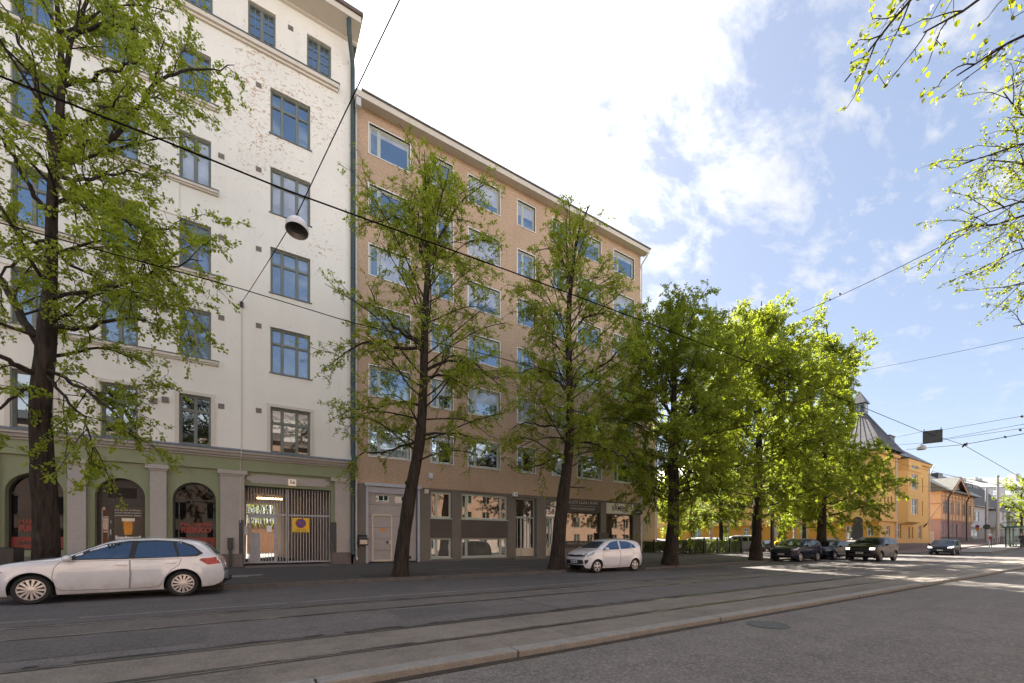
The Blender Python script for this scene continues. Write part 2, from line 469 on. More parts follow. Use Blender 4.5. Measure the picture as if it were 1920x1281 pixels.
# ------------------------------------------------------------------ windows
def window(parent, xa, xb, za, zb, Y, fr, panes, vs=(), hs=(), fw=.07, mw=.06, grid=None, name='window', sash=None, cill=None, trim=None, dz=.05, axis='y', shade=0.):
    """a framed window set at depth Y of a wall facing -y (axis 'y') or -x (axis 'x'). vs/hs: mullion and transom places as fractions; panes: one material or a list per cell"""
    mb = MB(); pb = MB()
    mats = [fr, sash or fr, trim or fr]
    def B(a, b, d0, d1, c, d, m=0):
        if axis == 'y': mb.box(a, b, Y + d0, Y + d1, c, d, m)
        else: mb.box(Y + d0, Y + d1, a, b, c, d, m)
    B(xa, xa + fw, 0, .09, za, zb); B(xb - fw, xb, 0, .09, za, zb)
    B(xa + fw, xb - fw, 0, .09, zb - fw, zb); B(xa + fw, xb - fw, 0, .09, za, za + fw)
    X = [xa + fw] + [xa + (xb - xa) * f for f in vs] + [xb - fw]
    Z = [za + fw] + [za + (zb - za) * f for f in hs] + [zb - fw]
    for x in X[1:-1]: B(x - mw / 2, x + mw / 2, .012, .085, za + fw, zb - fw)
    cells = []
    npn = len(panes) if isinstance(panes, (list, tuple)) else 1
    for i in range(len(X) - 1):
        a = X[i] + (mw / 2 if i else 0); b = X[i + 1] - (mw / 2 if i < len(X) - 2 else 0)
        for z in Z[1:-1]: B(a, b, .015, .083, z - mw / 2, z + mw / 2)
        for j in range(len(Z) - 1):
            c = Z[j] + (mw / 2 if j else 0); d = Z[j + 1] - (mw / 2 if j < len(Z) - 2 else 0)
            cells.append((a, b, c, d))
    for q, (a, b, c, d) in enumerate(cells):
        s = .035 if sash else .022
        for (p0, p1, r0, r1) in ((a, a + s, c, d), (b - s, b, c, d), (a + s, b - s, c, c + s), (a + s, b - s, d - s, d)):
            B(p0, p1, .035, .08, r0, r1, 1)
        if grid:
            nx, nz = grid
            for k in range(1, nx):
                x = a + (b - a) * k / nx; B(x - .012, x + .012, .04, .075, c + s, d - s, 1)
            for k in range(1, nz):
                z = c + (d - c) * k / nz
                for u in range(nx):
                    u0 = a + (b - a) * u / nx + (.012 if u else s); u1 = a + (b - a) * (u + 1) / nx - (.012 if u < nx - 1 else s)
                    B(u0, u1, .041, .074, z - .012, z + .012, 1)
        t = rnd.uniform(-.004, .004); w = rnd.uniform(-.004, .004)
        y = [.062 + t * sx + w * sz for sx, sz in ((-1, -1), (1, -1), (1, 1), (-1, 1))]
        cr = [(a, c), (b, c), (b, d), (a, d)]
        idx = q if isinstance(panes, (list, tuple)) else 0
        zs_ = d - (d - c) * shade if shade else d
        for (r0, r1, ix) in ((c, zs_, idx), (zs_, d, npn)) if shade and b - a > .3 else ((c, d, idx),):
            cr = [(a, r0), (b, r0), (b, r1), (a, r1)]
            pb.face([(p[0], Y + yy, p[1]) if axis == 'y' else (Y + yy, p[0], p[1]) for p, yy in zip(cr, y)], ix)
    if trim:
        for (p0, p1, r0, r1) in ((xa - .05, xa, za - .03, zb + .05), (xb, xb + .05, za - .03, zb + .05), (xa, xb, zb, zb + .05)):
            B(p0, p1, -.035 - dz, .0 - dz + .05, r0, r1, 2)
    if cill:
        B(xa - .06, xb + .06, -cill, .02, za - .045, za - .004, 2 if trim else 0)
    o = mb.build(name, mats, parent)
    p = pb.build('pane', (list(panes) if isinstance(panes, (list, tuple)) else [panes]) + [M['g_blind']], o)
    return o

def adopt(root, loc):
    """move the Empty to the thing's base; its parts keep their places"""
    root.location = loc
    inv = Matrix.Translation(Vector(loc)).inverted()
    for ch in root.children:
        ch.matrix_parent_inverse = inv

def fx(px, Y=21.5): return PY(px, HZ, Y).x
def fzz(px, py, Y=21.5): return PY(px, py, Y).z

YF = 21.5
# ================================================================== WHITE APARTMENT BUILDING
wb = thing('apartment_building', 'tall white rendered apartment building with flaking paint and a green arched ground floor', 'building')
XL, XR = -17.0, 4.02
rowz = [5.40, 9.0, 12.6, 16.2, 19.76]
WH = 2.05
ops, wins = [], []
colc = [-13.65, -11.35, -9.05, -6.75, -4.45, -2.13]
for k, z in enumerate(rowz):
    for c in colc:
        ops.append((c - .53, c + .53, z, z + WH, .16)); wins.append(('two', c - .53, c + .53, z, z + WH, k))
    ops.append((.56, 2.18, z, z + WH, .16)); wins.append(('three', .56, 2.18, z, z + WH, k))
for c in [2.565, .24, -2.07, -4.4, -6.7, -9.0, -11.3]:
    ops.append((c - .525, c + .525, 23.47, 25.18, .16)); wins.append(('top', c - .525, c + .525, 23.47, 25.18, 5))
mb = MB()
facade(mb, XL, XR, 5.2, 26.2, YF, ops, .16, 0, 0)
mb.build('wall', M['white_wall'], wb)
# spandrel bands between the window rows on the left, a little proud of the wall
mb = MB()
for k, z in enumerate(rowz):
    top = 23.2 if k == 4 else rowz[k + 1] - .17
    if k == 0: continue
    zz = z + WH
    mb.box(XL, -2.13 - .53, YF - .045, YF + .02, zz, top)
mb.build('spandrel', M['white_wall'], wb)
for kind, a, b, z0, z1, k in wins:
    r = rnd.random()
    if kind == 'two':
        pn = M['g_sky'] if k >= 4 else (M['g_dim'] if k == 0 else (M['g_curtain'] if r < .5 else M['g_sky']))
        if k == 3 and a > -3: pn = M['g_blind']
        if k in (1, 2) and a > -3: pn = M['g_curtain']
        window(wb, a, b, z0, z1, YF + .13, M['green_frame'], pn, (.5,), (.70,), .075, .085)
    elif kind == 'three':
        pn = [M['g_sky'], M['g_dim'], M['g_curtain'], M['g_blind'], M['g_sky']][k]
        if k == 0: pn = M['g_shop']
        if k == 1: pn = M['g_curtain']
        if k == 2: pn = M['g_curtain']
        window(wb, a, b, z0, z1, YF + .13, M['green_frame'], pn, (.29, .66), (.67,), .075, .085)
    else:
        window(wb, a, b, z0, z1, YF + .13, M['green_frame'], M['g_sky'], (.5,), (), .07, .10, (2, 4))
# surrounds of the lowest window row
for a, b in [(c - .53, c + .53) for c in colc] + [(.56, 2.18)]:
    mb = MB()
    for q in ((a - .13, a, 5.36, 7.45), (b, b + .13, 5.36, 7.45), (a - .15, b + .15, 7.45, 7.58)):
        mb.box(q[0], q[1], YF - .05, YF + .01, q[2], q[3])
    mb.build('window_surround', M['white_trim'], wb)
# sills
for k, z in enumerate(rowz[1:]):
    mb = MB()
    mb.box(XL, -1.33, YF - .16, YF - .047, z - .14, z - .035); mb.box(XL, -1.31, YF - .19, YF - .047, z - .033, z - .003, 1); mb.box(XL, -1.35, YF - .10, YF - .047, z - .20, z - .142)
    mb.box(-2.66, -1.34, YF - .046, YF + .01, z - .2, z - .01)
    mb.build('sill', [M['white_trim'], M['ledge_metal']], wb)
    mb = MB(); mb.box(.50, 2.25, YF - .05, YF + .02, z - .05, z - .004, 0)
    mb.build('sill', [M['ledge_metal']], wb)
mb = MB(); mb.box(XL, 3.42, YF - .20, YF + .01, 23.22, 23.40); mb.box(XL, 3.45, YF - .24, YF + .01, 23.402, 23.44, 1); mb.box(XL, 3.38, YF - .10, YF + .01, 23.12, 23.218)
mb.build('sill_band', [M['white_trim'], M['ledge_metal']], wb)
# eaves
mb = MB()
mb.prism([(YF + .01, 25.92), (YF - .10, 25.96), (YF - .10, 26.04), (YF - .22, 26.06), (YF - .95, 26.12), (YF - .95, 26.40), (YF + .01, 26.40)], 'x', XL, 4.28)
mb.build('cornice', M['white_trim'], wb)
mb = MB()
mb.prism([(YF - 1.05, 26.402), (YF - 1.05, 26.56), (YF + 6.5, 28.6), (YF + 13, 26.56), (YF + 13, 26.402)], 'x', XL - .3, 4.36)
mb.build('roof', M['roof_brown'], wb)
# rear block that carries the passage
mb = MB()
mb.box(XL, -.52, YF + .9, 34, 0, 26.2); mb.prism([(3.2, YF + .5), (XR, YF + .5), (XR, 34), (1.15, 34)], 'z', 0, 26.2); mb.prism([(-.52, YF + .5), (3.199, YF + .5), (1.149, 33.99), (-.52, 33.99)], 'z', 3.95, 26.19)
mb.face([(XL, YF + .01, 0), (XL, 34, 0), (XL, 34, 26.2), (XL, YF + .01, 26.2)])
mb.face([(XR, YF + .01, 0), (XR, 34, 0), (XR, 34, 26.2), (XR, YF + .01, 26.2)])
mb.build('rear_block', plaster('courtyard_render', (.42, .34, .24), .1, .2), wb)
# vents
for px, py in [(415, 446), (415, 596), (415, 762), (415, 293), (485, 467), (485, 611), (485, 770), (485, 318), (485, 160), (288, 575), (308, 580), (288, 752), (310, 750), (148, 183), (545, 53), (312, 245)]:
    p = PY(px, py, YF); mb = MB()
    yo = -.05 if p.x < -2.7 else 0
    mb.box(p.x - .11, p.x + .11, YF - .012 + yo, YF + .02, p.z - .11, p.z + .11)
    for i in range(4):
        mb.box(p.x - .09, p.x + .09, YF - .024 + yo, YF - .0125 + yo, p.z - .085 + i * .047, p.z - .06 + i * .047)
    mb.build('vent', simple('vent_grey', (.20, .175, .155), .7) if 'vent_grey' not in bpy.data.materials else bpy.data.materials['vent_grey'], wb)
# ledge over the ground floor
mb = MB()
mb.prism([(YF + .02, 5.42), (YF - .30, 5.32), (YF - .34, 5.29), (YF - .34, 5.262), (YF + .02, 5.262)], 'x', XL, 4.0)
mb.build('ledge_flashing', M['ledge_metal'], wb)
mb = MB()
mb.prism([(YF + .02, 5.26), (YF - .30, 5.26), (YF - .30, 5.17), (YF - .22, 5.15), (YF - .17, 5.06), (YF - .08, 5.03), (YF - .08, 4.985), (YF + .02, 4.985)], 'x', XL, 3.98)
mb.build('ledge_moulding', M['stone_pilaster'], wb)
# green frieze and arched ground floor
YG = YF + .14
mb = MB()
mb.box(XL, 3.98, YF, YF + .25, 4.47, 4.984)
mb.build('frieze', M['green_wall'], wb)
arch = [(-6.74, 'window'), (-4.46, 'door'), (-2.165, 'window'), (-9.03, 'window'), (-11.3, 'window')]
mb = MB()
def arch_bay(mb, xa, xb, xc, r, z0, zs, zsp, z1, Y, dep):
    n = 20
    A = [(xc - r * math.cos(math.pi * i / n), zsp + r * math.sin(math.pi * i / n)) for i in range(n + 1)]
    mb.face([(xa, Y, z0), (xc - r, Y, z0), (xc - r, Y, z1), (xa, Y, z1)]); mb.face([(xc + r, Y, z0), (xb, Y, z0), (xb, Y, z1), (xc + r, Y, z1)])
    for i in range(n):
        mb.face([(A[i][0], Y, A[i][1]), (A[i + 1][0], Y, A[i + 1][1]), (A[i + 1][0], Y, z1), (A[i][0], Y, z1)])
        mb.face([(A[i][0], Y, A[i][1]), (A[i][0], Y + dep, A[i][1]), (A[i + 1][0], Y + dep, A[i + 1][1]), (A[i + 1][0], Y, A[i + 1][1])])
    if zs > z0: mb.face([(xc - r, Y, z0), (xc + r, Y, z0), (xc + r, Y, zs), (xc - r, Y, zs)]); mb.face([(xc - r, Y, zs), (xc + r, Y, zs), (xc + r, Y + dep, zs), (xc - r, Y + dep, zs)])
    for s in (-1, 1):
        mb.face([(xc + s * r, Y, zs), (xc + s * r, Y + dep, zs), (xc + s * r, Y + dep, zsp), (xc + s * r, Y, zsp)])
for xc, kd in arch:
    arch_bay(mb, xc - 1.15, xc + 1.145, xc, .725, .32, 1.07 if kd == 'window' else .34, 3.13, 4.47, YG, .34)
mb.face([(-1.02, YG, .32), (-.46, YG, .32), (-.46, YG, 4.47), (-1.02, YG, 4.47)])
mb.face([(3.11, YG, .32), (3.98, YG, .32), (3.98, YG, 4.47), (3.11, YG, 4.47)])
mb.face([(-.46, YG, 3.86), (3.11, YG, 3.86), (3.11, YG, 4.47), (-.46, YG, 4.47)])
mb.face([(-.46, YG, 3.86), (3.11, YG, 3.86), (3.11, YG + .9, 3.86), (-.46, YG + .9, 3.86)])
mb.face([(-.46, YG, .3), (-.46, YG, 3.86), (-.46, YG + .9, 3.86), (-.46, YG + .9, .3)])
mb.face([(3.11, YG, .3), (3.11, YG, 3.86), (3.11, YG + .9, 3.86), (3.11, YG + .9, .3)])
mb.build('arcade_wall', M['green_wall'], wb)
for px0, px1, s0, s1 in [(116, 166, 126, 161), (273, 318, 281, 312), (408, 464, 413, 458), (620, 659, 628, 659)]:
    a, b, c, d = fx(px0), fx(px1), fx(s0), fx(s1)
    mb = MB()
    mb.box(c, d, YG - .15, YG + .02, .86, 4.22)
    mb.box(c - .04, d + .04, YG - .19, YG + .02, 4.222, 4.29)
    mb.box(a, b, YG - .25, YG + .02, 4.292, 4.455)
    mb.build('pilaster', M['stone_pilaster'], wb)
mb = MB()
for c in (-7.88, -10.2, -12.5):
    mb.box(c - .28, c + .28, YG - .15, YG + .02, .86, 4.45)
mb.build('pilaster', M['stone_pilaster'], wb)
for a, b in ((XL, -5.35), (-3.6, fx(456)), (3.11, 3.99)):
    mb = MB(); mb.bbox(a, b, YG - .2, YG + .03, .25, .855, .03)
    mb.build('plinth', M['granite'], wb)
mb = MB()
for a, b in ((-.62, -.455), (3.105, 3.32)):
    mb = MB(); mb.box(a, b, YG - .165, YG + .25, .86, 2.32); mb.build('corner_guard', M['dark_steel'], wb)
# name panel over the gate
mb = MB()
a, b = fx(462), fx(618)
z0 = 4.02
mb.box(a + .16, b - .16, YG - .05, YG + .01, 3.98, 4.36); mb.box(a, a + .159, YG - .05, YG + .01, 4.08, 4.28); mb.box(b - .159, b, YG - .05, YG + .01, 4.08, 4.28)
mb.build('lintel_panel', M['stone_pilaster'], wb)
# arched shop windows and the bar door
for xc, kd in arch:
    Yw = YG + .30
    n = 20; r = .725
    if kd == 'window':
        mb = MB()
        for i in range(n):
            a0, a1 = math.pi * i / n, math.pi * (i + 1) / n
            q = [(xc - rr * math.cos(t), 3.13 + rr * math.sin(t)) for t, rr in ((a0, r), (a1, r), (a1, r - .05), (a0, r - .05))]
            mb.prism(q, 'y', Yw, Yw + .06)
        for s in (-1, 1): mb.box(xc + s * r, xc + s * (r - .05), Yw, Yw + .06, 1.07, 3.13)
        mb.box(xc - r, xc + r, Yw - .005, Yw + .06, 3.10, 3.16); mb.box(xc - r + .05, xc + r - .05, Yw, Yw + .06, 1.07, 1.12)
        f = mb.build('shop_window', M['black'], wb)
        pb = MB()
        pb.face([(xc - r, Yw + .03, 1.07)] + [(xc - r * math.cos(math.pi * i / n), Yw + .03, 3.13 + r * math.sin(math.pi * i / n)) for i in range(n + 1)] + [(xc + r, Yw + .03, 1.07)])
        pb.build('pane', M['g_bar'], f)
        pb = MB(); pb.box(xc - r + .055, xc + r - .055, Yw + .012, Yw + .026, 1.14, 1.56)
        pb.build('foil_band', M['red_band'], wb)
        text('lettering', 'MALTAINEN', .2, (xc + .02, Yw + .015, 2.10), M['red_text'], wb, fit=1.02, bold=.006)
        text('lettering', 'RIEKKO', .30, (xc + .02, Yw + .015, 1.87), M['red_text'], wb, fit=1.02, bold=.014)
        text('lettering', 'RAVINTOLA', .19, (xc, Yw + .008, 1.33), M['black_text'], wb, fit=1.0, bold=.008)
    else:
        mb = MB()
        mb.face([(xc - r, Yw, 2.92)] + [(xc - r * math.cos(math.pi * i / n), Yw, 3.13 + r * math.sin(math.pi * i / n)) for i in range(n + 1)] + [(xc + r, Yw, 2.92)])
        mb.box(xc - r, xc + r, Yw - .05, Yw + .02, 2.86, 2.95)
        for i in range(9):
            z = 3.10 + i * .047
            mb.prism([(Yw - .002, z), (Yw - .03, z + .005), (Yw - .002, z + .03)], 'x', xc - .42, xc + .42)
        mb.build('fanlight_panel', M['dark_brown'], wb)
        mb = MB()
        for a, b in ((-.725, -.60), (-.40, -.27), (.61, .725)):
            mb.box(xc + a, xc + b, Yw - .03, Yw + .03, .34, 2.86)
        mb.box(xc - .60, xc - .40, Yw - .03, Yw + .03, 2.74, 2.86); mb.box(xc - .27, xc + .61, Yw - .03, Yw + .03, 2.74, 2.86)
        mb.box(xc - .60, xc - .40, Yw - .03, Yw + .03, .34, .6); mb.box(xc - .27, xc + .61, Yw - .03, Yw + .03, .34, .6)
        dr = mb.build('bar_door', M['dark_brown'], wb)
        pb = MB(); pb.face([(xc - .60, Yw + .01, .6), (xc - .40, Yw + .01, .6), (xc - .40, Yw + .01, 2.74), (xc - .60, Yw + .01, 2.74)])
        pb.build('pane', glass_mat('pane_amber', (.16, .05, .01), .08), dr)
        pb = MB(); pb.box(xc - .60, xc - .575, Yw - .012, Yw + .008, .6, 2.66)
        pb.build('pull_bar', M['steel'], dr)
        pb = MB(); pb.box(xc - .355, xc - .315, Yw - .065, Yw - .031, 1.66, 1.86); pb.box(xc - .345, xc - .32, Yw - .05, Yw - .031, 2.10, 2.2)
        pb.build('handle', M['steel'], dr)
        po = MB(); po.box(xc - .265, xc + .605, Yw - .012, Yw + .005, .6, 2.735)
        po = po.build('poster', M['poster'], dr)
        for i, ln in enumerate(('Jos katsot tarkkaan,', 'saatat nähdä tuopissa', 'pienpanimon sielun')):
            text('lettering', ln, .085, (xc + .17, Yw - .015, 2.63 - .105 * i), M['grey_text'], po, fit=.78, bold=.0015)
        text('lettering', 'keisari', .2, (xc + .17, Yw - .015, 1.535), M['white_text'], po, fit=.76, bold=.012)
        g = MB()
        zt, zb_ = 2.20, 1.66
        for k, (w0, w1, mt) in enumerate(((.17, .125, 1), (.125, .105, 0))):
            yy = Yw - .014 - .003 * k
            cx = xc + .17
            q = []
            for i in range(9):
                f_ = i / 8; wv = w0 + (w1 - w0) * f_ ** .8 + .012 * math.sin(f_ * 3.14)
                q.append((cx + wv, yy, zt + (zb_ - zt) * f_))
            g.face(q + [(2 * cx - p[0], p[1], p[2]) for p in reversed(q)], mt)
        g.build('beer_print', [M['beer'], M['beer_edge']], po)
        g = MB(); g.bbox(xc + .17 - .195, xc + .17 + .195, Yw - .021, Yw - .010, 2.19, 2.315, .004)
        g.build('foam_print', M['foam'], po)
        g = MB(); g.box(xc - .575, xc - .50, Yw - .002, Yw + .009, 2.62, 2.73); g.box(xc - .56, xc - .43, Yw - .002, Yw + .009, 1.74, 1.90); g.box(xc - .56, xc - .43, Yw - .004, Yw - .0022, 1.80, 1.855, 1)
        g.build('sticker', [M['cream'], M['sign_red']], dr)
# downpipe at the right corner
mb = MB()
xp = fx(661.5, YF - .12)
mb.tube([(xp - .30, YF - .80, 26.10), (xp - .30, YF - .80, 25.75), (xp - .22, YF - .62, 25.35), (xp - .03, YF - .2, 24.85), (xp, YF - .12, 24.6), (xp, YF - .12, 5.7), (xp, YF - .40, 5.35), (xp, YF - .40, 4.95), (xp, YF - .12, 4.55), (xp, YF - .12, .95), (xp, YF - .3, .72)], .105, 10)
for z in (6.5, 9.2, 12, 14.8, 17.6, 20.4, 23.2, 3.9, 2.2):
    mb.lathe([(.106, -.02), (.118, -.02), (.118, .02), (.106, .02)], 'z', 12, 0, (xp, YF - .12, z))
mb.build('downpipe', M['pipe_green'], wb)
# cable down the facade
mb = MB()
xc_ = fx(453)
mb.tube([(xc_, YF - .02, 11.6), (xc_, YF - .02, 5.45), (xc_, YF - .36, 5.3), (xc_, YF - .36, 5.1), (xc_ - .05, YF - .02, 4.9), (xc_ - .05, YF - .02, 2.2)], .016, 6)
mb.build('facade_cable', M['white_trim'], wb)
mb = MB(); p = PY(432, 1020, YG - .17); mb.bbox(p.x - .10, p.x + .10, YG - .28, YG - .15, 1.05, 1.55, .02); mb.box(p.x - .06, p.x + .06, YG - .25, YG - .15, .3, 1.05)
mb.build('meter_box', M['dark_steel'], wb)
adopt(wb, (-6.5, YF, .3))

# passage gate
YP = YG + .30
gt = thing('metal_gate', 'grey barred metal gate closing the passage under number 56', 'gate')
xa, xb = -.45, 3.10
xm0, xm1 = fx(535.5, YP), fx(541.5, YP)
zr = 2.62
for (a, b, nm) in ((xa, xm0 + .05, 'gate_leaf'), (xm1 - .05, xb, 'gate_leaf')):
    mb = MB()
    mb.box(a, b, YP - .02, YP + .02, zr - .035, zr + .035); mb.box(a, b, YP - .02, YP + .02, .40, .47)
    mb.box(a, a + .05, YP - .025, YP + .025, .38, 3.83); mb.box(b - .05, b, YP - .025, YP + .025, .38, 3.83)
    n = 13
    for i in range(1, n + 1):
        x = a + .05 + (b - a - .1) * i / (n + 1)
        for z0_, z1_ in ((.47, zr - .035), (zr + .035, 3.83)):
            mb.box(x - .016, x + .016, YP - .012, YP + .012, z0_, z1_)
    mb.build(nm, M['gate_metal'], gt)
mb = MB()
a, b = fx(467, YP), fx(519, YP)
mb.box(a, a + .09, YP - .05, YP - .026, .42, zr - .04); mb.box(b - .11, b, YP - .05, YP - .026, .42, zr - .04); mb.box(a + .09, b - .11, YP - .05, YP - .026, zr - .16, zr - .04); mb.box(a + .09, b - .11, YP - .05, YP - .026, .42, .5)
mb.box(a + .09, a + .44, YP - .045, YP - .026, .5, 1.78)
wd = mb.build('wicket_door', M['gate_metal'], gt)
mb = MB(); mb.box(a + .02, a + .08, YP - .09, YP - .052, 1.1, 1.5)
mb.build('lock_plate', M['steel'], wd)
mb = MB()
p = PY(505, 992, YP); mb.box(p.x - .10, p.x + .10, YP - .06, YP - .046, p.z - .15, p.z + .16)
p = PY(458.5, 995, YP); mb.box(p.x - .08, p.x + .10, YP - .06, YP - .046, p.z - .2, p.z + .22)
mb.build('paper_notice', M['sign_white'], gt)
adopt(gt, (1.3, YP, .35))

sg = thing('no_parking_sign', 'yellow no parking sign with a round blue symbol hanging on the barred gate', 'sign')
p = PY(564, 985, YP - .05)
mb = MB(); mb.bbox(p.x - .36, p.x + .36, YP - .062, YP - .046, p.z - .335, p.z + .335, .004)
mb.build('plate', M['sign_yellow'], sg)
mb = MB(); mb.lathe([(0, -.068), (.225, -.068), (.225, -.063)], 'y', 32, 0, (p.x, YP, p.z + .09), False)
mb.lathe([(0, -.071), (.18, -.071), (.18, -.0685)], 'y', 32, 1, (p.x, YP, p.z + .09), False)
w = .03; c, s_ = math.cos(R(-40)), math.sin(R(-40))
mb.prism([(p.x + x * c - z * s_, p.z + .09 + x * s_ + z * c) for x, z in ((-.18, -w), (.18, -w), (.18, w), (-.18, w))], 'y', YP - .074, YP - .0715, 0)
mb.build('symbol', [M['sign_red'], M['sign_blue']], sg)
text('lettering', 'Portin edessä', .07, (p.x, YP - .064, p.z - .195), M['black_text'], sg, fit=.44)
text('lettering', 'pysäköinti kielletty', .07, (p.x, YP - .064, p.z - .285), M['black_text'], sg, fit=.60)
adopt(sg, (p.x, YP - .05, p.z - .335))

hl = thing('house_number_lamp', 'small lit box lamp reading 56 above the barred gate', 'lamp')
p = PY(548.5, 905, YG - .14)
mb = MB(); mb.bbox(p.x - .17, p.x + .15, YG - .17, YG - .06, p.z - .15, p.z + .14, .01)
mb.build('lamp_box', emit('number_lamp', (.75, .62, .48), .05), hl)
text('lettering', '56', .22, (p.x, YG - .173, p.z), M['black_text'], hl, fit=.22, bold=.003)
adopt(hl, (p.x, YG - .1, p.z - .15))

pl = thing('tube_lamp', 'lit fluorescent tube lamp on the passage ceiling behind the gate', 'lamp')
p0, p1 = PY(481, 925, 27), PY(529, 928, 27)
mb = MB(); mb.tube([(p0.x, 27, 3.80), (p1.x, 27, 3.80)], .045, 8)
mb.build('tube', emit('tube_light', (1., .66, .30), 1.6), pl)
mb = MB(); mb.box(p0.x - .05, p1.x + .05, 26.96, 27.04, 3.855, 3.945)
mb.build('housing', M['sign_white'], pl)
adopt(pl, ((p0.x + p1.x) / 2, 27, 3.9))

# ================================================================== ORANGE APARTMENT BUILDING
ob = thing('apartment_building', 'long orange roughcast apartment building with pale mint windows and shops below', 'building')
X0, X1 = 4.10, 24.8
cols = [(4.87, 6.96, .24), (8.15, 9.41, .33), (10.39, 12.46, .24), (13.74, 15.06, .33), (16.44, 17.66, .33), (18.57, 20.70, .24), (22.0, 24.08, .24)]
tops = [22.5 - 3.05 * i for i in range(6)]
ops = [(a, b, t - 1.54, t, .18) for t in tops for a, b, _ in cols]
mb = MB()
facade(mb, X0, X1, 4.29, 23.2, YF, ops, .14, 0, 0)
mb.face([(X1, YF, 4.29), (X1, 33.5, 4.29), (X1, 33.5, 23.2), (X1, YF, 23.2)])
mb.face([(X0, YF + .05, 4.29), (X0, 33.5, 4.29), (X0, 33.5, 23.2), (X0, YF + .05, 23.2)])
mb.face([(X0, 33.5, 0), (X1, 33.5, 0), (X1, 33.5, 23.2), (X0, 33.5, 23.2)])
mb.build('wall', M['orange_wall'], ob)
for i, t in enumerate(tops):
    for j, (a, b, v) in enumerate(cols):
        r = rnd.random()
        big = M['g_sky'] if i < 5 else M['g_dim']
        if (i, j) in ((2, 0), (1, 2), (3, 5), (4, 3)): big = M['g_blind']
        elif r < .18 and i > 0: big = M['g_curtain']
        sm = M['g_curtain'] if r > .5 else big
        window(ob, a, b, t - 1.54, t, YF + .11, M['mint_frame'], [sm, big], (v,), (), .075, .09, sash=M['cream_sash'], trim=M['white_paint'], cill=.15, dz=.08, shade=rnd.choice((0, 0, 0, .12, .2, .35, .5, .7)))
mb = MB()
mb.prism([(YF - .55, 23.02), (YF - .58, 23.30), (YF + .02, 23.42), (YF + .02, 23.08)], 'x', X0 - .0, X1 + .35)
mb.build('eave', M['eave'], ob)
mb = MB()
mb.prism([(YF - .62, 23.29), (YF - .66, 23.31), (YF - .64, 23.39), (YF + 6, 25.6), (YF + 12.6, 23.3), (YF - .5, 23.3)], 'x', X0 + .27, X1 + .42)
mb.build('roof', M['roof_metal'], ob)
mb = MB()
mb.tube([(X1 + .22, YF - .5, 23.1), (X1 + .2, YF - .48, 22.85), (X1 + .06, YF - .05, 22.35), (X1 + .06, YF - .03, 21.9), (X1 + .06, YF - .03, .6)], .06, 8)
mb.tube([(4.22, YF - .5, 23.1), (4.22, YF - .1, 22.6), (4.22, YF - .09, .7), (4.22, YF - .3, .5)], .05, 8)
mb.build('downpipe', M['pipe_white'], ob)
mb = MB(); mb.bbox(4.14, 4.36, YF - .56, YF - .3, 22.55, 22.95, .01)
mb.build('rainwater_head', M['pipe_white'], ob)
# --- ground floor, left to right
g = lambda px: fx(px)
XG0, XG1 = g(686), g(787)
wins_g = [(g(808), g(847)), (g(866), g(952))]
XD = (g(968), g(1007)); XD2 = (g(1024), g(1056)); XS1 = (g(1058), g(1127)); XS2 = (g(1137.5), g(1188))
zz = lambda px, py: fzz(px, py)
wz = (zz(866, 973), zz(866, 925)); wz2 = (zz(866, 1046), zz(866, 1009))
sz = (1.02, zz(1137, 943.5)); szs = zz(1137, 963.5)
ops = [(XG0, XG1, .2, 4.22, .25)]
for a, b in wins_g:
    ops += [(a, b, wz[0], wz[1], .16), (a, b, wz2[0], wz2[1], .16)]
ops += [(*XD, .42, 4.1, .4), (*XD2, .42, 4.1, .4), (*XS1, .95, 4.16, .22), (*XS2, 1.0, 4.16, .22)]
mb = MB()
facade(mb, X0, X1, .1, 4.288, YF + .03, ops, .16, 0, 0)
mb.face([(X1, YF + .03, .1), (X1, 33.5, .1), (X1, 33.5, 4.288), (X1, YF + .03, 4.288)])
mb.build('ground_floor_wall', M['grey_stone'], ob)
mb = MB()
for a, b in wins_g:
    mb.box(a - .02, b + .02, YF + .016, YF + .12, wz2[1] + .02, wz[0] - .06)
mb.build('spandrel_panel', M['dark_stone'], ob)
for k, (a, b) in enumerate(wins_g):
    vs = (.30,) if k == 0 else (.115, .86)
    window(ob, a, b, wz[0], wz[1], YF + .13, M['mint_frame'], M['g_shop'], vs, (), .07, .08, sash=M['cream_sash'], cill=.12)
    window(ob, a, b, wz2[0], wz2[1], YF + .13, M['mint_frame'], glass_mat('pane_dim_%d' % k, (.13, .125, .12), .16), vs, (), .06, .08, sash=M['cream_sash'], cill=.14)
# garage door
mb = MB()
a, b = XG0 + .12, XG1 - .14
zt, zb_ = 3.86, .34
rows = 6; hh = (zt - zb_) / rows
for i in range(rows):
    mb.bbox(a, b, YF + .17, YF + .22, zb_ + i * hh + .006, zb_ + (i + 1) * hh - .006, .008)
gd = mb.build('garage_door', M['garage'], ob)
mb = MB()
mb.box(XG0, a - .004, YF - .02, YF + .2, .2, 4.2); mb.box(b + .04, XG1, YF - .02, YF + .2, .2, 4.2); mb.box(a, b, YF + .08, YF + .2, 3.87, 4.2); mb.box(XG0 - .08, XG1 + .08, YF - .10, YF + .02, 4.20, 4.36)
mb.build('door_frame', M['garage_trim'], gd)
mb = MB()
wx = [(fx(706), fx(731)), (fx(742), fx(768))]
for q in wx:
    mb.box(q[0], q[1], YF + .160, YF + .171, zb_ + 5 * hh + .14, zb_ + 6 * hh - .12)
mb.build('door_window', M['g_dim'], gd)
mb = MB()
q0, q1 = fx(699), fx(737)
zw = 2.78
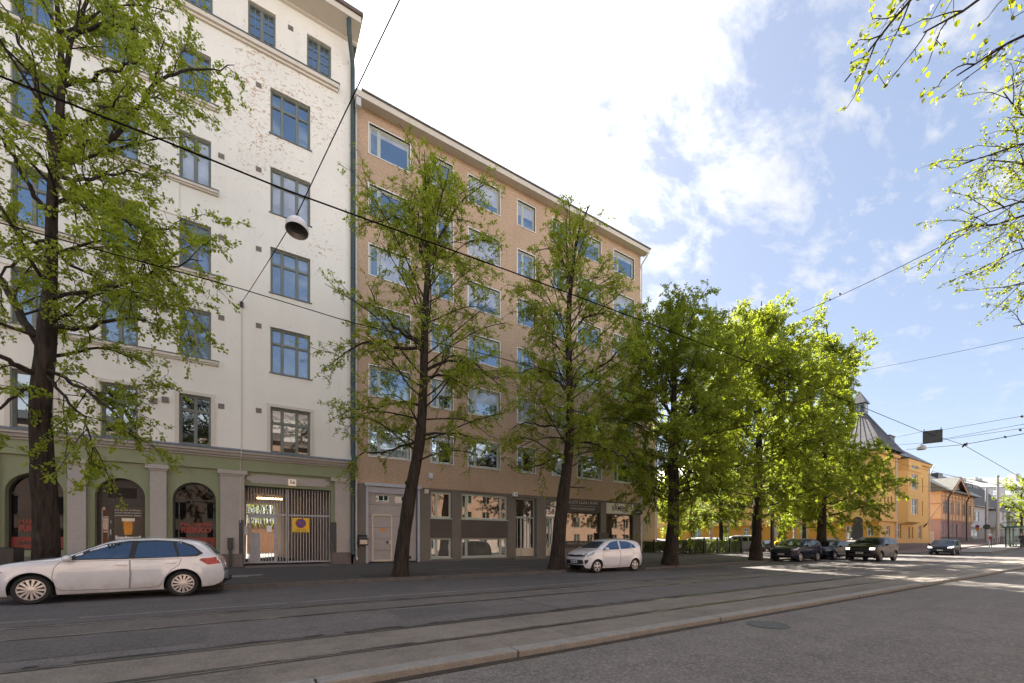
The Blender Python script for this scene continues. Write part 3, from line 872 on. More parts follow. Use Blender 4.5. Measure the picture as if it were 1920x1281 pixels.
for (c, d, e, f_) in ((q0, q0 + .07, .36, zw), (q1 - .07, q1, .36, zw), (q0 + .07, q1 - .07, zw - .07, zw), (q0 + .07, q1 - .07, .36, .45)):
    mb.box(c, d, YF + .150, YF + .1695, e, f_)
wk = mb.build('wicket_frame', M['cream'], gd)
mb = MB(); mb.box(q1 - .28, q1 - .22, YF + .13, YF + .169, 1.28, 1.42); mb.box(q1 - .16, q1 - .07, YF + .13, YF + .149, 1.25, 1.45, 1)
mb.build('handle', [M['black'], M['cream']], gd)
mb = MB(); p = PY(718.5, 993.5, YF + .16); mb.box(p.x - .17, p.x + .17, YF + .158, YF + .1695, p.z - .05, p.z + .05)
p = PY(766, 1002, YF + .16); mb.box(p.x - .09, p.x + .07, YF + .158, YF + .1695, p.z - .26, p.z + .26); 
mb.build('sticker', M['orange_sticker'], gd)
mb = MB(); p = PY(749, 999, YF + .16); mb.box(p.x - .1, p.x + .1, YF + .158, YF + .1695, p.z - .16, p.z + .16)
mb.build('sticker', M['sign_blue'], gd)
mb = MB(); p = PY(767, 1045, YF + .16); mb.box(p.x - .12, p.x + .12, YF + .155, YF + .1695, p.z - .1, p.z + .08)
mb.build('letter_slot', M['black'], gd)
# entrance doors
for k, (a, b) in enumerate((XD, XD2)):
    Yd = YF + .33
    zt = zz(990, 972) if k == 0 else zz(1030, 971)
    mb = MB()
    mb.box(a, a + .06, Yd, Yd + .08, .42, 4.1); mb.box(b - .06, b, Yd, Yd + .08, .42, 4.1); mb.box(a + .06, b - .06, Yd, Yd + .08, 4.02, 4.1); mb.box(a + .06, b - .06, Yd, Yd + .08, zt, zt + .12)
    if k: mb.box(a + .06, b - .06, Yd, Yd + .08, 3.66, 3.73)
    n = 6
    split = a + (b - a) * .36
    for i in range(n + 1):
        x = a + .06 + (b - a - .12) * i / n
        mb.box(x - .018, x + .018, Yd + .01, Yd + .06, .98, zt, 1)
    mb.box(split - .06, split + .06, Yd - .01, Yd + .065, .45, zt)
    mb.box(a + .06, split - .06, Yd + .005, Yd + .06, .45, .98, 1); mb.box(split + .06, b - .06, Yd + .005, Yd + .06, .45, .98, 1)
    ed = mb.build('entrance_door', [M['mint_frame'], M['cream']], ob)
    mb = MB(); mb.face([(a, Yd + .04, .5), (b, Yd + .04, .5), (b, Yd + .04, zt), (a, Yd + .04, zt)])
    mb.face([(a, Yd + .041, zt), (b, Yd + .041, zt), (b, Yd + .041, 4.1), (a, Yd + .041, 4.1)], 1)
    mb.build('pane', [M['g_dim'], glass_mat('pane_transom_%d' % k, (.075, .07, .06) if k == 0 else (.15, .13, .12), .14)], ed)
    mb = MB(); mb.tube([(split - .10, Yd - .02, 1.75), (split - .06, Yd - .07, 1.5), (split - .06, Yd - .07, 1.2), (split - .10, Yd - .02, .98)], .018, 6)
    mb.build('pull_handle', M['cream'], ed)
    if k: text('lettering', '58', .5, ((a + b) / 2, Yd + .03, (zt + .12 + 3.66) / 2), M['black_text'], ed, fit=.52, bold=.01)
mb = MB(); mb.bbox(XD[0] - .25, XD2[1] + .1, YF - .32, YF + .5, .1, .42, .02)
mb.build('door_step', M['grey_stone'], ob)
# shop windows
for k, (a, b) in enumerate((XS1, XS2)):
    Yw = YF + .20
    mb = MB()
    z0 = 1.02 if k else .95
    mb.box(a, a + .07, Yw - .04, Yw + .06, z0, 4.16); mb.box(b - .07, b, Yw - .04, Yw + .06, z0, 4.16); mb.box(a + .07, b - .07, Yw - .04, Yw + .06, szs - .06, szs + .02); mb.box(a + .07, b - .07, Yw - .04, Yw + .06, z0, z0 + .07)
    sw = mb.build('shop_window', M['dark_brown'], ob)
    mb = MB(); mb.face([(a, Yw + .02, z0), (b, Yw + .02, z0), (b, Yw + .02, szs), (a, Yw + .02, szs)])
    mb.build('pane', M['g_shop'], sw)
    if k:
        mb = MB()
        for i in range(9):
            x = a + .1 + (b - a - .2) * (i + .5) / 9
            mb.prism([(x - .1, 1.62), (x, 1.52), (x + .1, 1.62)], 'y', Yw + .008, Yw + .014)
        mb.build('pennant_frieze', M['grey_text'], sw)
mb = MB(); mb.box(XS1[0] + .0, XS1[1] - .002, YF + .0, YF + .17, .96, 1.42)
sp = mb.build('sill_board', M['dark_brown'], ob)
text('lettering', 'HOIDOT  |  KOULUTUKSET', .15, ((XS1[0] + XS1[1]) / 2 - .1, YF - .003, 1.24), M['grey_text'], sp, fit=2.6)
mb = MB(); mb.box(g(1122), g(1140), YF - .05, YF + .0, 1.3, 2.0); 
mb.build('notice_case', M['black'], ob)
# small fittings
mb = MB(); p = PY(806, 893, YF); mb.bbox(p.x - .11, p.x + .12, YF - .16, YF - .002, p.z - .15, p.z + .15, .015)
mb.tube([(p.x + .02, YF - .05, p.z - .15), (p.x, YF - .02, p.z - .45), (p.x - .25, YF - .02, p.z - .62)], .012, 5)
mb.build('junction_box', M['lamp_white'], ob)
mb = MB(); p = PY(799, 922, YF); mb.bbox(p.x - .1, p.x + .1, YF - .12, YF + .028, p.z - .12, p.z + .12, .015)
mb.build('alarm_box', M['cream'], ob)
adopt(ob, (14.4, YF, .3))

for (px, py, lab) in ((966, 927, 'small white box lamp reading 58 beside the pale entrance door'),):
    h = thing('house_number_lamp', lab, 'lamp')
    p = PY(px, py, YF - .1)
    mb = MB(); mb.bbox(p.x - .14, p.x + .14, YF - .18, YF + .028, p.z - .12, p.z + .12, .01)
    mb.build('lamp_box', M['sign_white'], h)
    text('lettering', '58', .16, (p.x + .02, YF - .183, p.z), M['black_text'], h)
    adopt(h, (p.x, YF - .1, p.z - .12))
s = thing('shop_sign', 'black shop sign reading OLEN LOISTAVA in thin white letters', 'sign')
a, b = XS1
mb = MB(); mb.box(a + .001, b - .001, YF + .05, YF + .14, szs + .03, 4.15)
mb.build('board', M['black'], s)
text('lettering', 'OLEN LOISTAVA', .42, ((a + b) / 2 - .02, YF + .047, szs + .72), M['grey_text'], s, fit=2.75)
mb = MB(); mb.box(a + .55, b - .45, YF + .044, YF + .0495, szs + .44, szs + .455)
mb.build('underline', M['grey_text'], s)
text('lettering', 'WWW.OLENLOISTAVA.FI', .2, ((a + b) / 2 - .02, YF + .047, szs + .25), M['grey_text'], s, fit=2.2)
adopt(s, ((a + b) / 2, YF + .1, szs))
s = thing('shop_sign', 'cream shop sign reading BAMBU over the corner shop window', 'sign')
a, b = XS2
mb = MB(); mb.box(a + .001, b - .001, YF + .02, YF + .14, szs + .03, 4.15)
mb.build('board', simple('sign_cream', (.56, .53, .46), .5, 0, .05, 3), s)
text('lettering', 'BAMBU', .52, ((a + b) / 2 - .1, YF + .017, (szs + 4.15) / 2 + .02), M['black_text'], s, fit=1.42, bold=.006)
mb = MB()
for i in range(3): mb.box((a + b) / 2 + .66, (a + b) / 2 + .84, YF + .015, YF + .0195, (szs + 4.15) / 2 - .2 + i * .16, (szs + 4.15) / 2 - .11 + i * .16)
mb.build('small_emblem', M['beer_edge'], s)
adopt(s, ((a + b) / 2, YF + .08, szs))
s = thing('projecting_sign', 'small dark sign on a bracket at the corner of the orange building', 'sign')
p = PY(1197, 961, YF - .4)
mb = MB(); mb.bbox(p.x - .04, p.x + .04, YF - .75, YF - .1, p.z - .16, p.z + .16, .01)
mb.build('board', M['black'], s)
text('lettering', 'BAMBU', .18, (p.x - .043, YF - .42, p.z), M['white_text'], s, rot=(R(90), 0, R(-90)), fit=.45, bold=.004)
mb = MB(); mb.box(p.x - .015, p.x + .015, YF - .1, YF + .03, p.z + .05, p.z + .08)
mb.build('bracket', M['black'], s)
adopt(s, (p.x, YF - .4, p.z - .16))
mbx = thing('mailbox', 'black and cream mailbox fixed beside the garage door', 'mailbox')
p = PY(679, 1012, YF)
mb = MB(); mb.prism([(YF - .02, 1.0 + .2), (YF - .26, 1.0 + .2), (YF - .28, 1.55), (YF - .22, 1.62), (YF - .02, 1.72)], 'x', p.x - .21, p.x + .21)
mb.build('box', M['black'], mbx)
mb = MB(); mb.box(p.x - .17, p.x + .19, YF - .30, YF - .282, 1.26, 1.47)
mb.build('front_plate', M['cream'], mbx)
adopt(mbx, (p.x, YF - .15, 1.2))

# rear wing behind the orange building
rw = thing('apartment_building', 'tan roughcast rear wing seen between the orange building and the trees', 'building')
mb = MB(); mb.box(26.0, 37.0, 30, 42, 0, 17.0)
mb.build('wall', M['orange_side'], rw)
mb = MB(); mb.prism([(29.6, 17.002), (29.6, 17.25), (36, 19), (42.4, 17.25), (42.4, 17.002)], 'x', 25.7, 37.3)
mb.build('roof', M['roof_metal'], rw)
for i in range(5):
    for x in (28.5, 32.0, 35.0):
        z = 2.3 + 3.0 * i
        window(rw, x - .7, x + .7, z, z + 1.5, 29.94, M['mint_frame'], M['g_sky'], (.35,), (), .07, .08)
mb = MB(); mb.tube([(37.05, 29.94, 17), (37.05, 29.94, .4)], .07, 8)
mb.build('downpipe', M['pipe_white'], rw)
adopt(rw, (31, 30, .3))
# ================================================================== GROUND
def grid_sheet(name, xs, rows, mat, kind='structure', skirt=None):
    """sheet over X samples; rows: list of functions x -> (y, z)"""
    mb = MB()
    n = len(rows)
    vs = [(x, *r(x)) for x in xs for r in rows]
    fs = [(i * n + j, (i + 1) * n + j, (i + 1) * n + j + 1, i * n + j + 1) for i in range(len(xs) - 1) for j in range(n - 1)]
    mb.mesh(vs, fs, 0)
    o = mb.build(name, mat)
    return tag(o, kind=kind)
def flat(name, x0, x1, y0, y1, dz, mat, step=3.0, kind='structure'):
    n = max(1, int((x1 - x0) / step)); xs = [x0 + (x1 - x0) * i / n for i in range(n + 1)]
    return grid_sheet(name, xs, [lambda x: (y0, gz(x) + dz), lambda x: (y1, gz(x) + dz)], mat, kind)

A1, A2 = (.050, .044, .043), (.078, .069, .066)
S1, S2 = (.155, .131, .105), (.205, .175, .142)
M['road'] = asphalt('road_asphalt', (.085, .076, .074), (.118, .105, .101), .35, strips=[(4.0, 6.62, S1, S2), (6.85, 8.62, (.098, .086, .080), (.135, .119, .109)), (8.62, 9.95, (.105, .091, .078), (.140, .121, .102))])
M['near_lane'] = asphalt('near_asphalt', (.108, .096, .088), (.150, .134, .122), .38, cracks=False)
M['pavement'] = asphalt('pavement_asphalt', (.062, .055, .055), (.090, .079, .077), .22)
M['ground'] = simple('ground_far', (.16, .14, .11), .9, 0, .2, .3)
def stone_mat(name, a, b, joint=None):
    m = NT(name); v = m.coord()
    f = m.noise(v, 5., 6, .7)
    c = m.ramp(f, [(.3, a), (.7, b)])
    c = m.mix(m.ramp(m.noise(v, 60, 3), [(.35, .5), (.55, 0.)]), c, tuple(x * .45 for x in a))
    m.base(c, .85); m.bump(m.noise(v, 30, 4), .5, .01)
    return m.mat
M['kerb'] = stone_mat('kerb_granite', (.18, .168, .150), (.26, .244, .22))
M['kerb_dark'] = stone_mat('kerb_granite_dark', (.085, .077, .07), (.14, .129, .117))
def cobble_mat(name, a, b, sc_=7.):
    m = NT(name); v = m.coord()
    vo = m.add('ShaderNodeTexVoronoi', i_Scale=sc_); m.link(v, vo.inputs['Vector'])
    ve = m.add('ShaderNodeTexVoronoi', feature='DISTANCE_TO_EDGE', i_Scale=sc_); m.link(v, ve.inputs['Vector'])
    c = m.ramp(vo.outputs['Color'], [(.2, a), (.8, b)])
    c = m.mix(m.ramp(ve.outputs['Distance'], [(.02, 1.), (.09, 0.)]), c, (.03, .026, .02))
    m.base(c, .9); m.bump(m.ramp(ve.outputs['Distance'], [(.0, 0.), (.15, 1.)]), .8, .03)
    return m.mat
M['cobble'] = cobble_mat('cobbles', (.075, .062, .055), (.15, .13, .115))
def brick_mat(name, a, b, mortar, scale=1., bw=.25, rh=.075, axis=None, rough=.9, ms=.012):
    m = NT(name)
    tc = m.add('ShaderNodeTexCoord'); sep = m.add('ShaderNodeSeparateXYZ'); cb = m.add('ShaderNodeCombineXYZ')
    m.link(tc.outputs['Object'], sep.inputs[0])
    m.link(m.math('ADD', sep.outputs['X'], sep.outputs['Y']) if axis != 'xy' else sep.outputs['X'], cb.inputs[0])
    m.link(sep.outputs['Z'] if axis != 'xy' else sep.outputs['Y'], cb.inputs[1])
    br = m.add('ShaderNodeTexBrick'); br.inputs['Scale'].default_value = scale
    br.inputs['Brick Width'].default_value = bw; br.inputs['Row Height'].default_value = rh; br.inputs['Mortar Size'].default_value = ms
    br.inputs['Color1'].default_value = (*a, 1); br.inputs['Color2'].default_value = (*b, 1); br.inputs['Mortar'].default_value = (*mortar, 1)
    m.link(cb.outputs[0], br.inputs['Vector'])
    c = m.mix(m.ramp(m.noise(m.coord(), .6, 5), [(.35, .3), (.65, 0.)]), br.outputs['Color'], tuple(x * .5 for x in a))
    m.base(c, rough)
    return m.mat
M['paving'] = brick_mat('brick_paving', (.165, .115, .10), (.22, .16, .14), (.10, .085, .08), 1., .21, .105, 'xy')

flat('ground', -700, 900, -700, 900, -.35, M['ground'], 50)
xs_r = [-80 + 2.5 * i for i in range(64)] + [80 + 6 * i for i in range(50)]
grid_sheet('road', xs_r, [lambda x: (4.62, gz(x)), lambda x: (16, gz(x)), lambda x: (85, gz(x))], M['road'])
grid_sheet('near_lane', xs_r, [lambda x: (-7.0, gz(x) - .075), lambda x: (4.415, gz(x) - .075)], M['near_lane'])
grid_sheet('near_pavement', xs_r, [lambda x: (-30., gz(x) + .04), lambda x: (-7.12, gz(x) + .03)], M['pavement'])
# centre kerb of the tram reserve: separate stones with open joints
mb = MB()
x = -30.0
r2 = random.Random(3)
while x < 170:
    L = r2.uniform(1.3, 2.4) if x < 60 else 8.
    z = gz(x + L / 2)
    dy = r2.uniform(-.012, .012); dz = r2.uniform(-.006, .006)
    mb.bbox(x + .008, x + L - .008, 4.405 + dy, 4.635 + dy, z - .3, z + .012 + dz, .018)
    x += L
tag(mb.build('centre_kerb', M['kerb']), kind='structure')
mb = MB(); 
mb.box(-30, 60, 4.30, 4.42, -.3, -.067)
tag(mb.build('gutter_dirt', simple('gutter_dirt', (.030, .022, .015), .95, 0, .5, 6, .5)), kind='structure')
# left kerb line
KL = [(-80, 15.0), (-2.3, 15.0), (-1.5, 14.95), (-.8, 14.55), (10.9, 14.5), (11.9, 14.55), (12.5, 15.12), (15.7, 15.12), (16.5, 13.95), (21.6, 13.85), (24.5, 14.3), (28.8, 14.3), (29.6, 15.2), (42.0, 15.2), (45.0, 16.2), (46.6, 18.5), (47.0, 22.0)]
kx = [p[0] for p in KL]; ky = [p[1] for p in KL]
def kerb_y(x): return float(np.interp(x, kx, ky))
xs_p = sorted(set([round(-80 + i * 1.0, 2) for i in range(128)] + kx))
xs_p = [x for x in xs_p if x <= 47.0]
def pz(x, y):
    k = kerb_y(x)
    return .12 + max(0., y - k - .2) * .026
grid_sheet('pavement', [x for x in xs_p if x <= 24.8], [lambda x: (kerb_y(x) + .13, .118), lambda x: (21.9, .305)], M['pavement'])
grid_sheet('pavement', [x for x in xs_p if x >= 24.8], [lambda x: (kerb_y(x) + .13, .118), lambda x: (22.1, .25), lambda x: (80, .30)], M['pavement'])
mb = MB()
for (xa, ya), (xb, yb) in zip(KL, KL[1:]):
    L = math.hypot(xb - xa, yb - ya); n = max(1, round(L / 1.6)); d = ((xb - xa) / L, (yb - ya) / L); nn = (-d[1], d[0])
    for i in range(n):
        s0, s1 = L * i / n + .006, L * (i + 1) / n - .006
        if xa + d[0] * s0 < -25: continue
        q = [(xa + d[0] * s + nn[0] * w, ya + d[1] * s + nn[1] * w) for s, w in ((s0, 0), (s1, 0), (s1, .15), (s0, .15))]
        mb.prism(q, 'z', -.1, .122 + r2.uniform(-.006, .006))
tag(mb.build('kerb', M['kerb_dark']), kind='structure')
mb = MB(); mb.box(47.0, 47.15, 22, 80, -.1, .3); tag(mb.build('kerb', M['kerb_dark']), kind='structure')
# tram rails (grooved) with dark joint strips
for y in (5.47, 6.58, 8.70, 9.80):
    mb = MB()
    xs = [-40 + 2 * i for i in range(90)]
    for a, b in zip(xs, xs[1:]):
        za, zb = gz(a) + .005, gz(b) + .005
        for y0, y1, m_ in ((y - .065, y - .035, 1), (y - .035, y - .01, 2), (y - .01, y + .02, 0), (y + .02, y + .045, 1), (y + .045, y + .065, 0)):
            mb.face([(a, y0, za), (b, y0, zb), (b, y1, zb), (a, y1, za)], m_)
    tag(mb.build('tram_rail', [M['rail_steel'], M['matt_black'], M['rail_head']]), kind='structure')
# crumbling joint beside the second rail and along the slab edges
def ragged(name, y, w, x0, x1, mat, seed, gap=0.):
    q = random.Random(seed); mb = MB(); x = x0; wl = w
    while x < x1:
        L = q.uniform(.06, .3)
        w2 = max(.004, w * q.uniform(.2, 1.3))
        if q.random() > gap:
            mb.face([(x, y - .0, gz(x) + .004), (x + L, y - .0, gz(x + L) + .004), (x + L, y + w2, gz(x + L) + .004), (x, y + wl, gz(x) + .004)])
        wl = w2; x += L
    return tag(mb.build(name, mat), kind='structure')
M['joint'] = simple('joint_dirt', (.020, .017, .015), .95, 0, .4, 9, .4)
ragged('road_joint', 6.655, .13, -20, 40, M['joint'], 5, .12)
ragged('road_joint', 5.545, .03, -20, 60, M['joint'], 6, .3)
ragged('road_joint', 9.93, .045, -30, 50, M['joint'], 8, .2)
ragged('road_joint', 8.60, .03, -30, 50, M['joint'], 9, .3)
# worn white edge line
mb = MB(); q = random.Random(12); x = -30.
while x < 56:
    L = q.uniform(.1, .5)
    if q.random() > (.08 if x < 20 else .3):
        y = 10.62 + .03 * math.sin(x * .4); w = .085 * q.uniform(.6, 1.)
        mb.face([(x, y - w / 2, .004), (x + L, y - w / 2, .004), (x + L, y + w / 2, .004), (x, y + w / 2, .004)])
    x += L
tag(mb.build('edge_line', simple('worn_line_paint', (.24, .225, .20), .8, 0, .3, 12)), kind='structure')
# transverse seam across the tram bed, patches of newer asphalt, pavement marks
mb = MB(); q = random.Random(4); pts = []
p0, p1 = PF(962, 1123, 1085 / 108), PF(1052, 1142, 1085 / 127)
for i in range(13):
    f = i / 12; pts.append((p0.x + (p1.x - p0.x) * f + q.uniform(-.03, .03), p0.y + (p1.y - p0.y) * f))
for (xa, ya), (xb, yb) in zip(pts, pts[1:]): mb.face([(xa, ya, .0045), (xa + .03, ya, .0045), (xb + .03, yb, .0045), (xb, yb, .0045)])
tag(mb.build('road_seam', M['joint']), kind='structure')
def pit(x0, x1, y0, y1, name='tree_pit', mat=None):
    mb = MB(); n = 14
    for i in range(n):
        a, b = x0 + (x1 - x0) * i / n, x0 + (x1 - x0) * (i + 1) / n
        ya, yb = max(y0, kerb_y(a) + .17), max(y0, kerb_y(b) + .17)
        mb.face([(a, ya, pz(a, ya) + .008), (b, yb, pz(b, yb) + .008), (b, y1, pz(b, y1) + .008), (a, y1, pz(a, y1) + .008)])
    tag(mb.build(name, mat or M['cobble']), kind='structure')
pit(8.6, 12.3, 14.6, 16.0); pit(16.5, 21.4, 13.9, 15.6); pit(26.5, 30.5, 14.3, 16.0)
M['soil'] = simple('pit_soil', (.045, .036, .028), .95, 0, .4, 8, .6)
pit(3.2, 5.8, 14.6, 15.9, 'tree_pit', M['soil']); pit(-6.2, -3.2, 15.1, 16.6, 'tree_pit', M['soil'])
mb = MB()
for px, py, w, h in ((462, 1079, .9, .22), (448, 1080.5, .5, .3), (1110, 1057, .0, .0)):
    if not w: continue
    p = PF(px, py, (1.4 - .2) * FPX / (py - HZ))
    z = pz(p.x, p.y) + .006
    mb.face([(p.x - w / 2, p.y - h, z), (p.x + w / 2, p.y - h * .7, z + .001), (p.x + w / 2 + .1, p.y + h, z + .012), (p.x - w / 2, p.y + h * .8, z + .012)])
tag(mb.build('paint_mark', simple('worn_mark_paint', (.22, .20, .17), .8, 0, .35, 9)), kind='structure')
mb = MB()
for (x, y, L) in ((6.6, 16.6, 2.1), (9.6, 16.9, 1.6), (19.2, 16.8, 1.0)):
    mb.face([(x, y, pz(x, y) + .006), (x + L, y, pz(x + L, y) + .006), (x + L, y + .07, pz(x + L, y) + .009), (x, y + .07, pz(x, y) + .009)])
tag(mb.build('paint_mark', bpy.data.materials['worn_mark_paint']), kind='structure')
# brick threshold in front of the gate
mb = MB(); mb.face([(-.4, 20.4, .278), (3.0, 20.4, .278), (3.0, 21.9, .318), (-.4, 21.9, .318)])
tag(mb.build('paved_threshold', M['paving']), kind='structure')
mb = MB(); mb.face([(-.52, 21.9, .31), (3.2, 21.9, .31), (3.2, 34, .33), (-.52, 34, .33)]); mb.face([(-17, 34, .33), (26, 34, .33), (26, 60, .33), (-17, 60, .33)], 1)
tag(mb.build('courtyard_ground', [M['pavement'], simple('yard_gravel', (.16, .145, .125), .9, 0, .15, 6)]), kind='structure')
# manhole cover in the near lane
mh = thing('manhole_cover', 'round iron manhole cover in the near lane of the road', 'manhole cover')
p = PF(1440, 1174, 1.49 * FPX / 159)
mb = MB(); mb.lathe([(0, .0), (.27, .0), (.29, -.004)], 'z', 32, 0, (p.x, p.y, -.063), False)
for i in range(-3, 4):
    w = math.sqrt(max(0, .24 ** 2 - (i * .065) ** 2)); mb.box(p.x - w, p.x + w, p.y + i * .065 - .015, p.y + i * .065 + .015, -.078, -.073)
mb.build('lid', simple('cast_iron', (.075, .078, .074), .7, .1, .2, 15), mh)
mb = MB(); mb.lathe([(.295, -.005), (.295, .002), (.335, .002), (.335, -.005)], 'z', 32, 0, (p.x, p.y, -.067), False)
mb.build('rim', bpy.data.materials['cast_iron'], mh)
adopt(mh, (p.x, p.y, -.09))
# corner pavements beyond the side street
grid_sheet('corner_pavement', [58.5 + 2 * i for i in range(51)], [lambda x: (14.6, gz(x) + .10), lambda x: (24.0, gz(x) + .16)], M['paving'])
mb = MB()
for i in range(60):
    x = 58.3 + i * 1.5
    mb.box(x, x + 1.49, 14.45, 14.6, gz(x) - .1, gz(x + .7) + .105)
for i in range(14):
    mb.box(58.3, 58.5, 14.6 + i * 1.5, 16.09 + i * 1.5, -.1, gz(58.5) + .12)
tag(mb.build('kerb', M['kerb']), kind='structure')
# tram stop platform
q = PF(1830, 1041, 1085 / 26.)
grid_sheet('platform', [62 + 2 * i for i in range(30)], [lambda x: (9.9, gz(x) + .16), lambda x: (13.0, gz(x) + .16)], M['kerb'])
mb = MB()
for i in range(30):
    x = 61.8 + i * 2
    mb.box(x, x + 1.99, 9.72, 9.9, gz(x) - .2, gz(x + 1) + .165)
mb.box(61.8, 62, 9.9, 13.0, -.1, gz(62) + .165)
tag(mb.build('platform_kerb', M['kerb']), kind='structure')

# ================================================================== FAR BUILDINGS
M['yellow'] = plaster('yellow_render', (.68, .43, .155), .05, .12, rough_bump=.15, fine=.03)
M['yellow_deep'] = plaster('ochre_render', (.58, .295, .05), .06, .14, rough_bump=.15, fine=.03)
M['roof_dark'] = simple('sheet_roof_dark', (.060, .060, .065), .45, .3, .25, 2)
M['roof_grey'] = simple('sheet_roof_grey', (.115, .112, .10), .5, .2, .2, 2)
M['roof_light'] = simple('sheet_roof_white', (.36, .36, .355), .5, 0, .1, 1)
M['win_white'] = simple('window_white', (.60, .58, .54), .5, 0, .05, 6)
M['g_far'] = glass_mat('pane_far', (.16, .165, .18), .28)
yb = thing('corner_house', 'yellow rendered corner house with bay window, dark sheet roof and lantern turret', 'building')
Yy, Xy = 18.0, 60.4
def rect_y(x0, x1, y0, y1, Y):
    p, q = PY(x0, y1, Y), PY(x1, y1, Y); r = PY((x0 + x1) / 2, y0, Y); b_ = PY((x0 + x1) / 2, y1, Y)
    return (p.x, q.x, b_.z, r.z)
def rect_x(x0, x1, y0, y1, X):
    p, q = PX(x0, y1, X), PX(x1, y1, X); r = PX((x0 + x1) / 2, y0, X); b_ = PX((x0 + x1) / 2, y1, X)
    return (q.y, p.y, b_.z, r.z)
fo = []
for px0, px1 in ((1683, 1686.6), (1689, 1692.8), (1657.2, 1660.2), (1663.5, 1666.5), (1669.6, 1673)):
    fo.append(rect_y(px0, px1, 885, 914.5, Yy)); fo.append(rect_y(px0, px1, 931.5, 962, Yy))
fo += [rect_y(1729, 1730.6, 896, 924, Yy), rect_y(1729, 1730.6, 940, 967, Yy)]
go = [rect_y(1683, 1690, 983, 1009.7, Yy), rect_y(1702.5, 1706.2, 988, 1010, Yy), rect_y(1709, 1712.2, 988, 1010, Yy), rect_y(1721.7, 1728, 985.6, 1011, Yy), rect_y(1661, 1668.5, 986.5, 1004, Yy)]
xe = PY(1741.5, 1000, Yy).x
zt = 11.75
mb = MB()
facade(mb, Xy, xe, .2, zt, Yy, fo + go, .22, 0, 1)
lo = [rect_x(1621, 1634, 928, 958, Xy), rect_x(1585, 1600, 986.5, 1012, Xy), rect_x(1625, 1637.5, 985, 1006, Xy), rect_x(1350, 1366, 985, 1009, Xy), rect_x(1394, 1405, 990, 1010, Xy), rect_x(1448, 1461, 985, 1008, Xy), rect_x(1500, 1514, 986, 1009, Xy), rect_x(1590, 1602, 930, 958, Xy), rect_x(1300, 1314, 985, 1009, Xy)]
for i in range(5): lo.append((24 + 5 * i, 25.3 + 5 * i, 5.2, 7.3)); lo.append((24 + 5 * i, 25.3 + 5 * i, 8.7, 10.8))
zg = 3.75
mb2 = MB()
facade(mb2, Yy, 62.0, .0, zg, Xy, [o for o in lo if o[2] < zg], .25, 0, 0, 'x')
facade(mb, Yy, 62.0, zg, zt, Xy, [o for o in lo if o[2] >= zg], .22, 0, 1, 'x')
mb.face([(xe, Yy, 0), (xe, 62, 0), (xe, 62, zt), (xe, Yy, zt)]); mb.face([(Xy, 62, 0), (xe, 62, 0), (xe, 62, zt), (Xy, 62, zt)])
mb.build('wall', [M['yellow'], M['yellow_deep']], yb); mb2.build('lower_wall', M['yellow_deep'], yb)
mb = MB()
for o in fo[:10]:
    pass
# cornices and panels at the corner
mb.box(Xy - .25, PY(1679, 940, Yy).x, Yy - .25, Yy - .002, zg - .05, zg + .25); mb.box(Xy - .25, Xy - .002, Yy - .25, 40, zg - .05, zg + .25)
mb.box(Xy - .12, PY(1679, 940, Yy).x - .1, Yy - .12, Yy - .002, zg + .25, zg + 1.45); mb.box(Xy - .12, Xy - .002, Yy - .12, 39, zg + .25, zg + 1.45)
mb.box(Xy - .3, xe + .2, Yy - .3, Yy - .002, zt - .35, zt); mb.box(Xy - .3, Xy - .002, Yy - .3, 62, zt - .35, zt)
a = PY(1681, 940, Yy).x; b = PY(1702, 940, Yy).x
mb.box(a, b, Yy - .08, Yy - .002, PY(1690, 929, Yy).z, PY(1690, 926.5, Yy).z)
mb.build('cornice', M['yellow'], yb)
for o in fo + go:
    wide = o[1] - o[0] > 1.2
    window(yb, o[0], o[1], o[2], o[3], Yy + .12, M['win_white'], M['g_far'], (.5,) if wide else (), (.62,) if wide else (), .07 if wide else .04, .07)
for o in lo:
    green = o[2] < zg and o[0] > 25
    window(yb, o[0], o[1], o[2], o[3], Xy + .12, M['win_white'], glass_mat('pane_green', (.02, .10, .05), .15) if green and 'pane_green' not in bpy.data.materials else (bpy.data.materials.get('pane_green') if green else M['g_far']), (.5,), (.66,), .08, .08, axis='x')
mb = MB(); mb.bbox(PY(1681, 1020, Yy).x, xe + .05, Yy - .12, Yy - .001, .1, gz(72) + .75, .04)
mb.build('plinth', M['granite'], yb)
# bay
ba, bb = PY(1703, 960, Yy - .9).x, PY(1726, 960, Yy - .9).x
zb0, zb1 = PY(1714, 979, Yy - .9).z, PY(1714, 884.5, Yy - .9).z
w1, w2 = rect_y(1709, 1721, 889.5, 918, Yy - .9), rect_y(1709, 1721, 935.5, 964.5, Yy - .9)
mb = MB()
facade(mb, ba, bb, zb0, zb1, Yy - .9, [w1, w2], .16, 0, 0)
mb.face([(ba, Yy - .9, zb0), (ba - .35, Yy, zb0), (ba - .35, Yy, zb1), (ba, Yy - .9, zb1)]); mb.face([(bb, Yy - .9, zb0), (bb + .35, Yy, zb0), (bb + .35, Yy, zb1), (bb, Yy - .9, zb1)])
mb.face([(ba, Yy - .9, zb0), (bb, Yy - .9, zb0), (bb + .35, Yy, zb0 - .3), (ba - .35, Yy, zb0 - .3)]); mb.face([(ba, Yy - .9, zb0), (ba - .35, Yy, zb0), (ba - .35, Yy, zb0 - .3)]); mb.face([(bb, Yy - .9, zb0), (bb + .35, Yy, zb0), (bb + .35, Yy, zb0 - .3)])
zc0, zc1 = zb1, PY(1714, 863, Yy - .9).z
w3 = rect_y(1709.5, 1722, 873.5, 879.5, Yy - 1.0)
facade(mb, ba - .15, bb + .15, zc0, zc1, Yy - 1.0, [w3], .16, 0, 0)
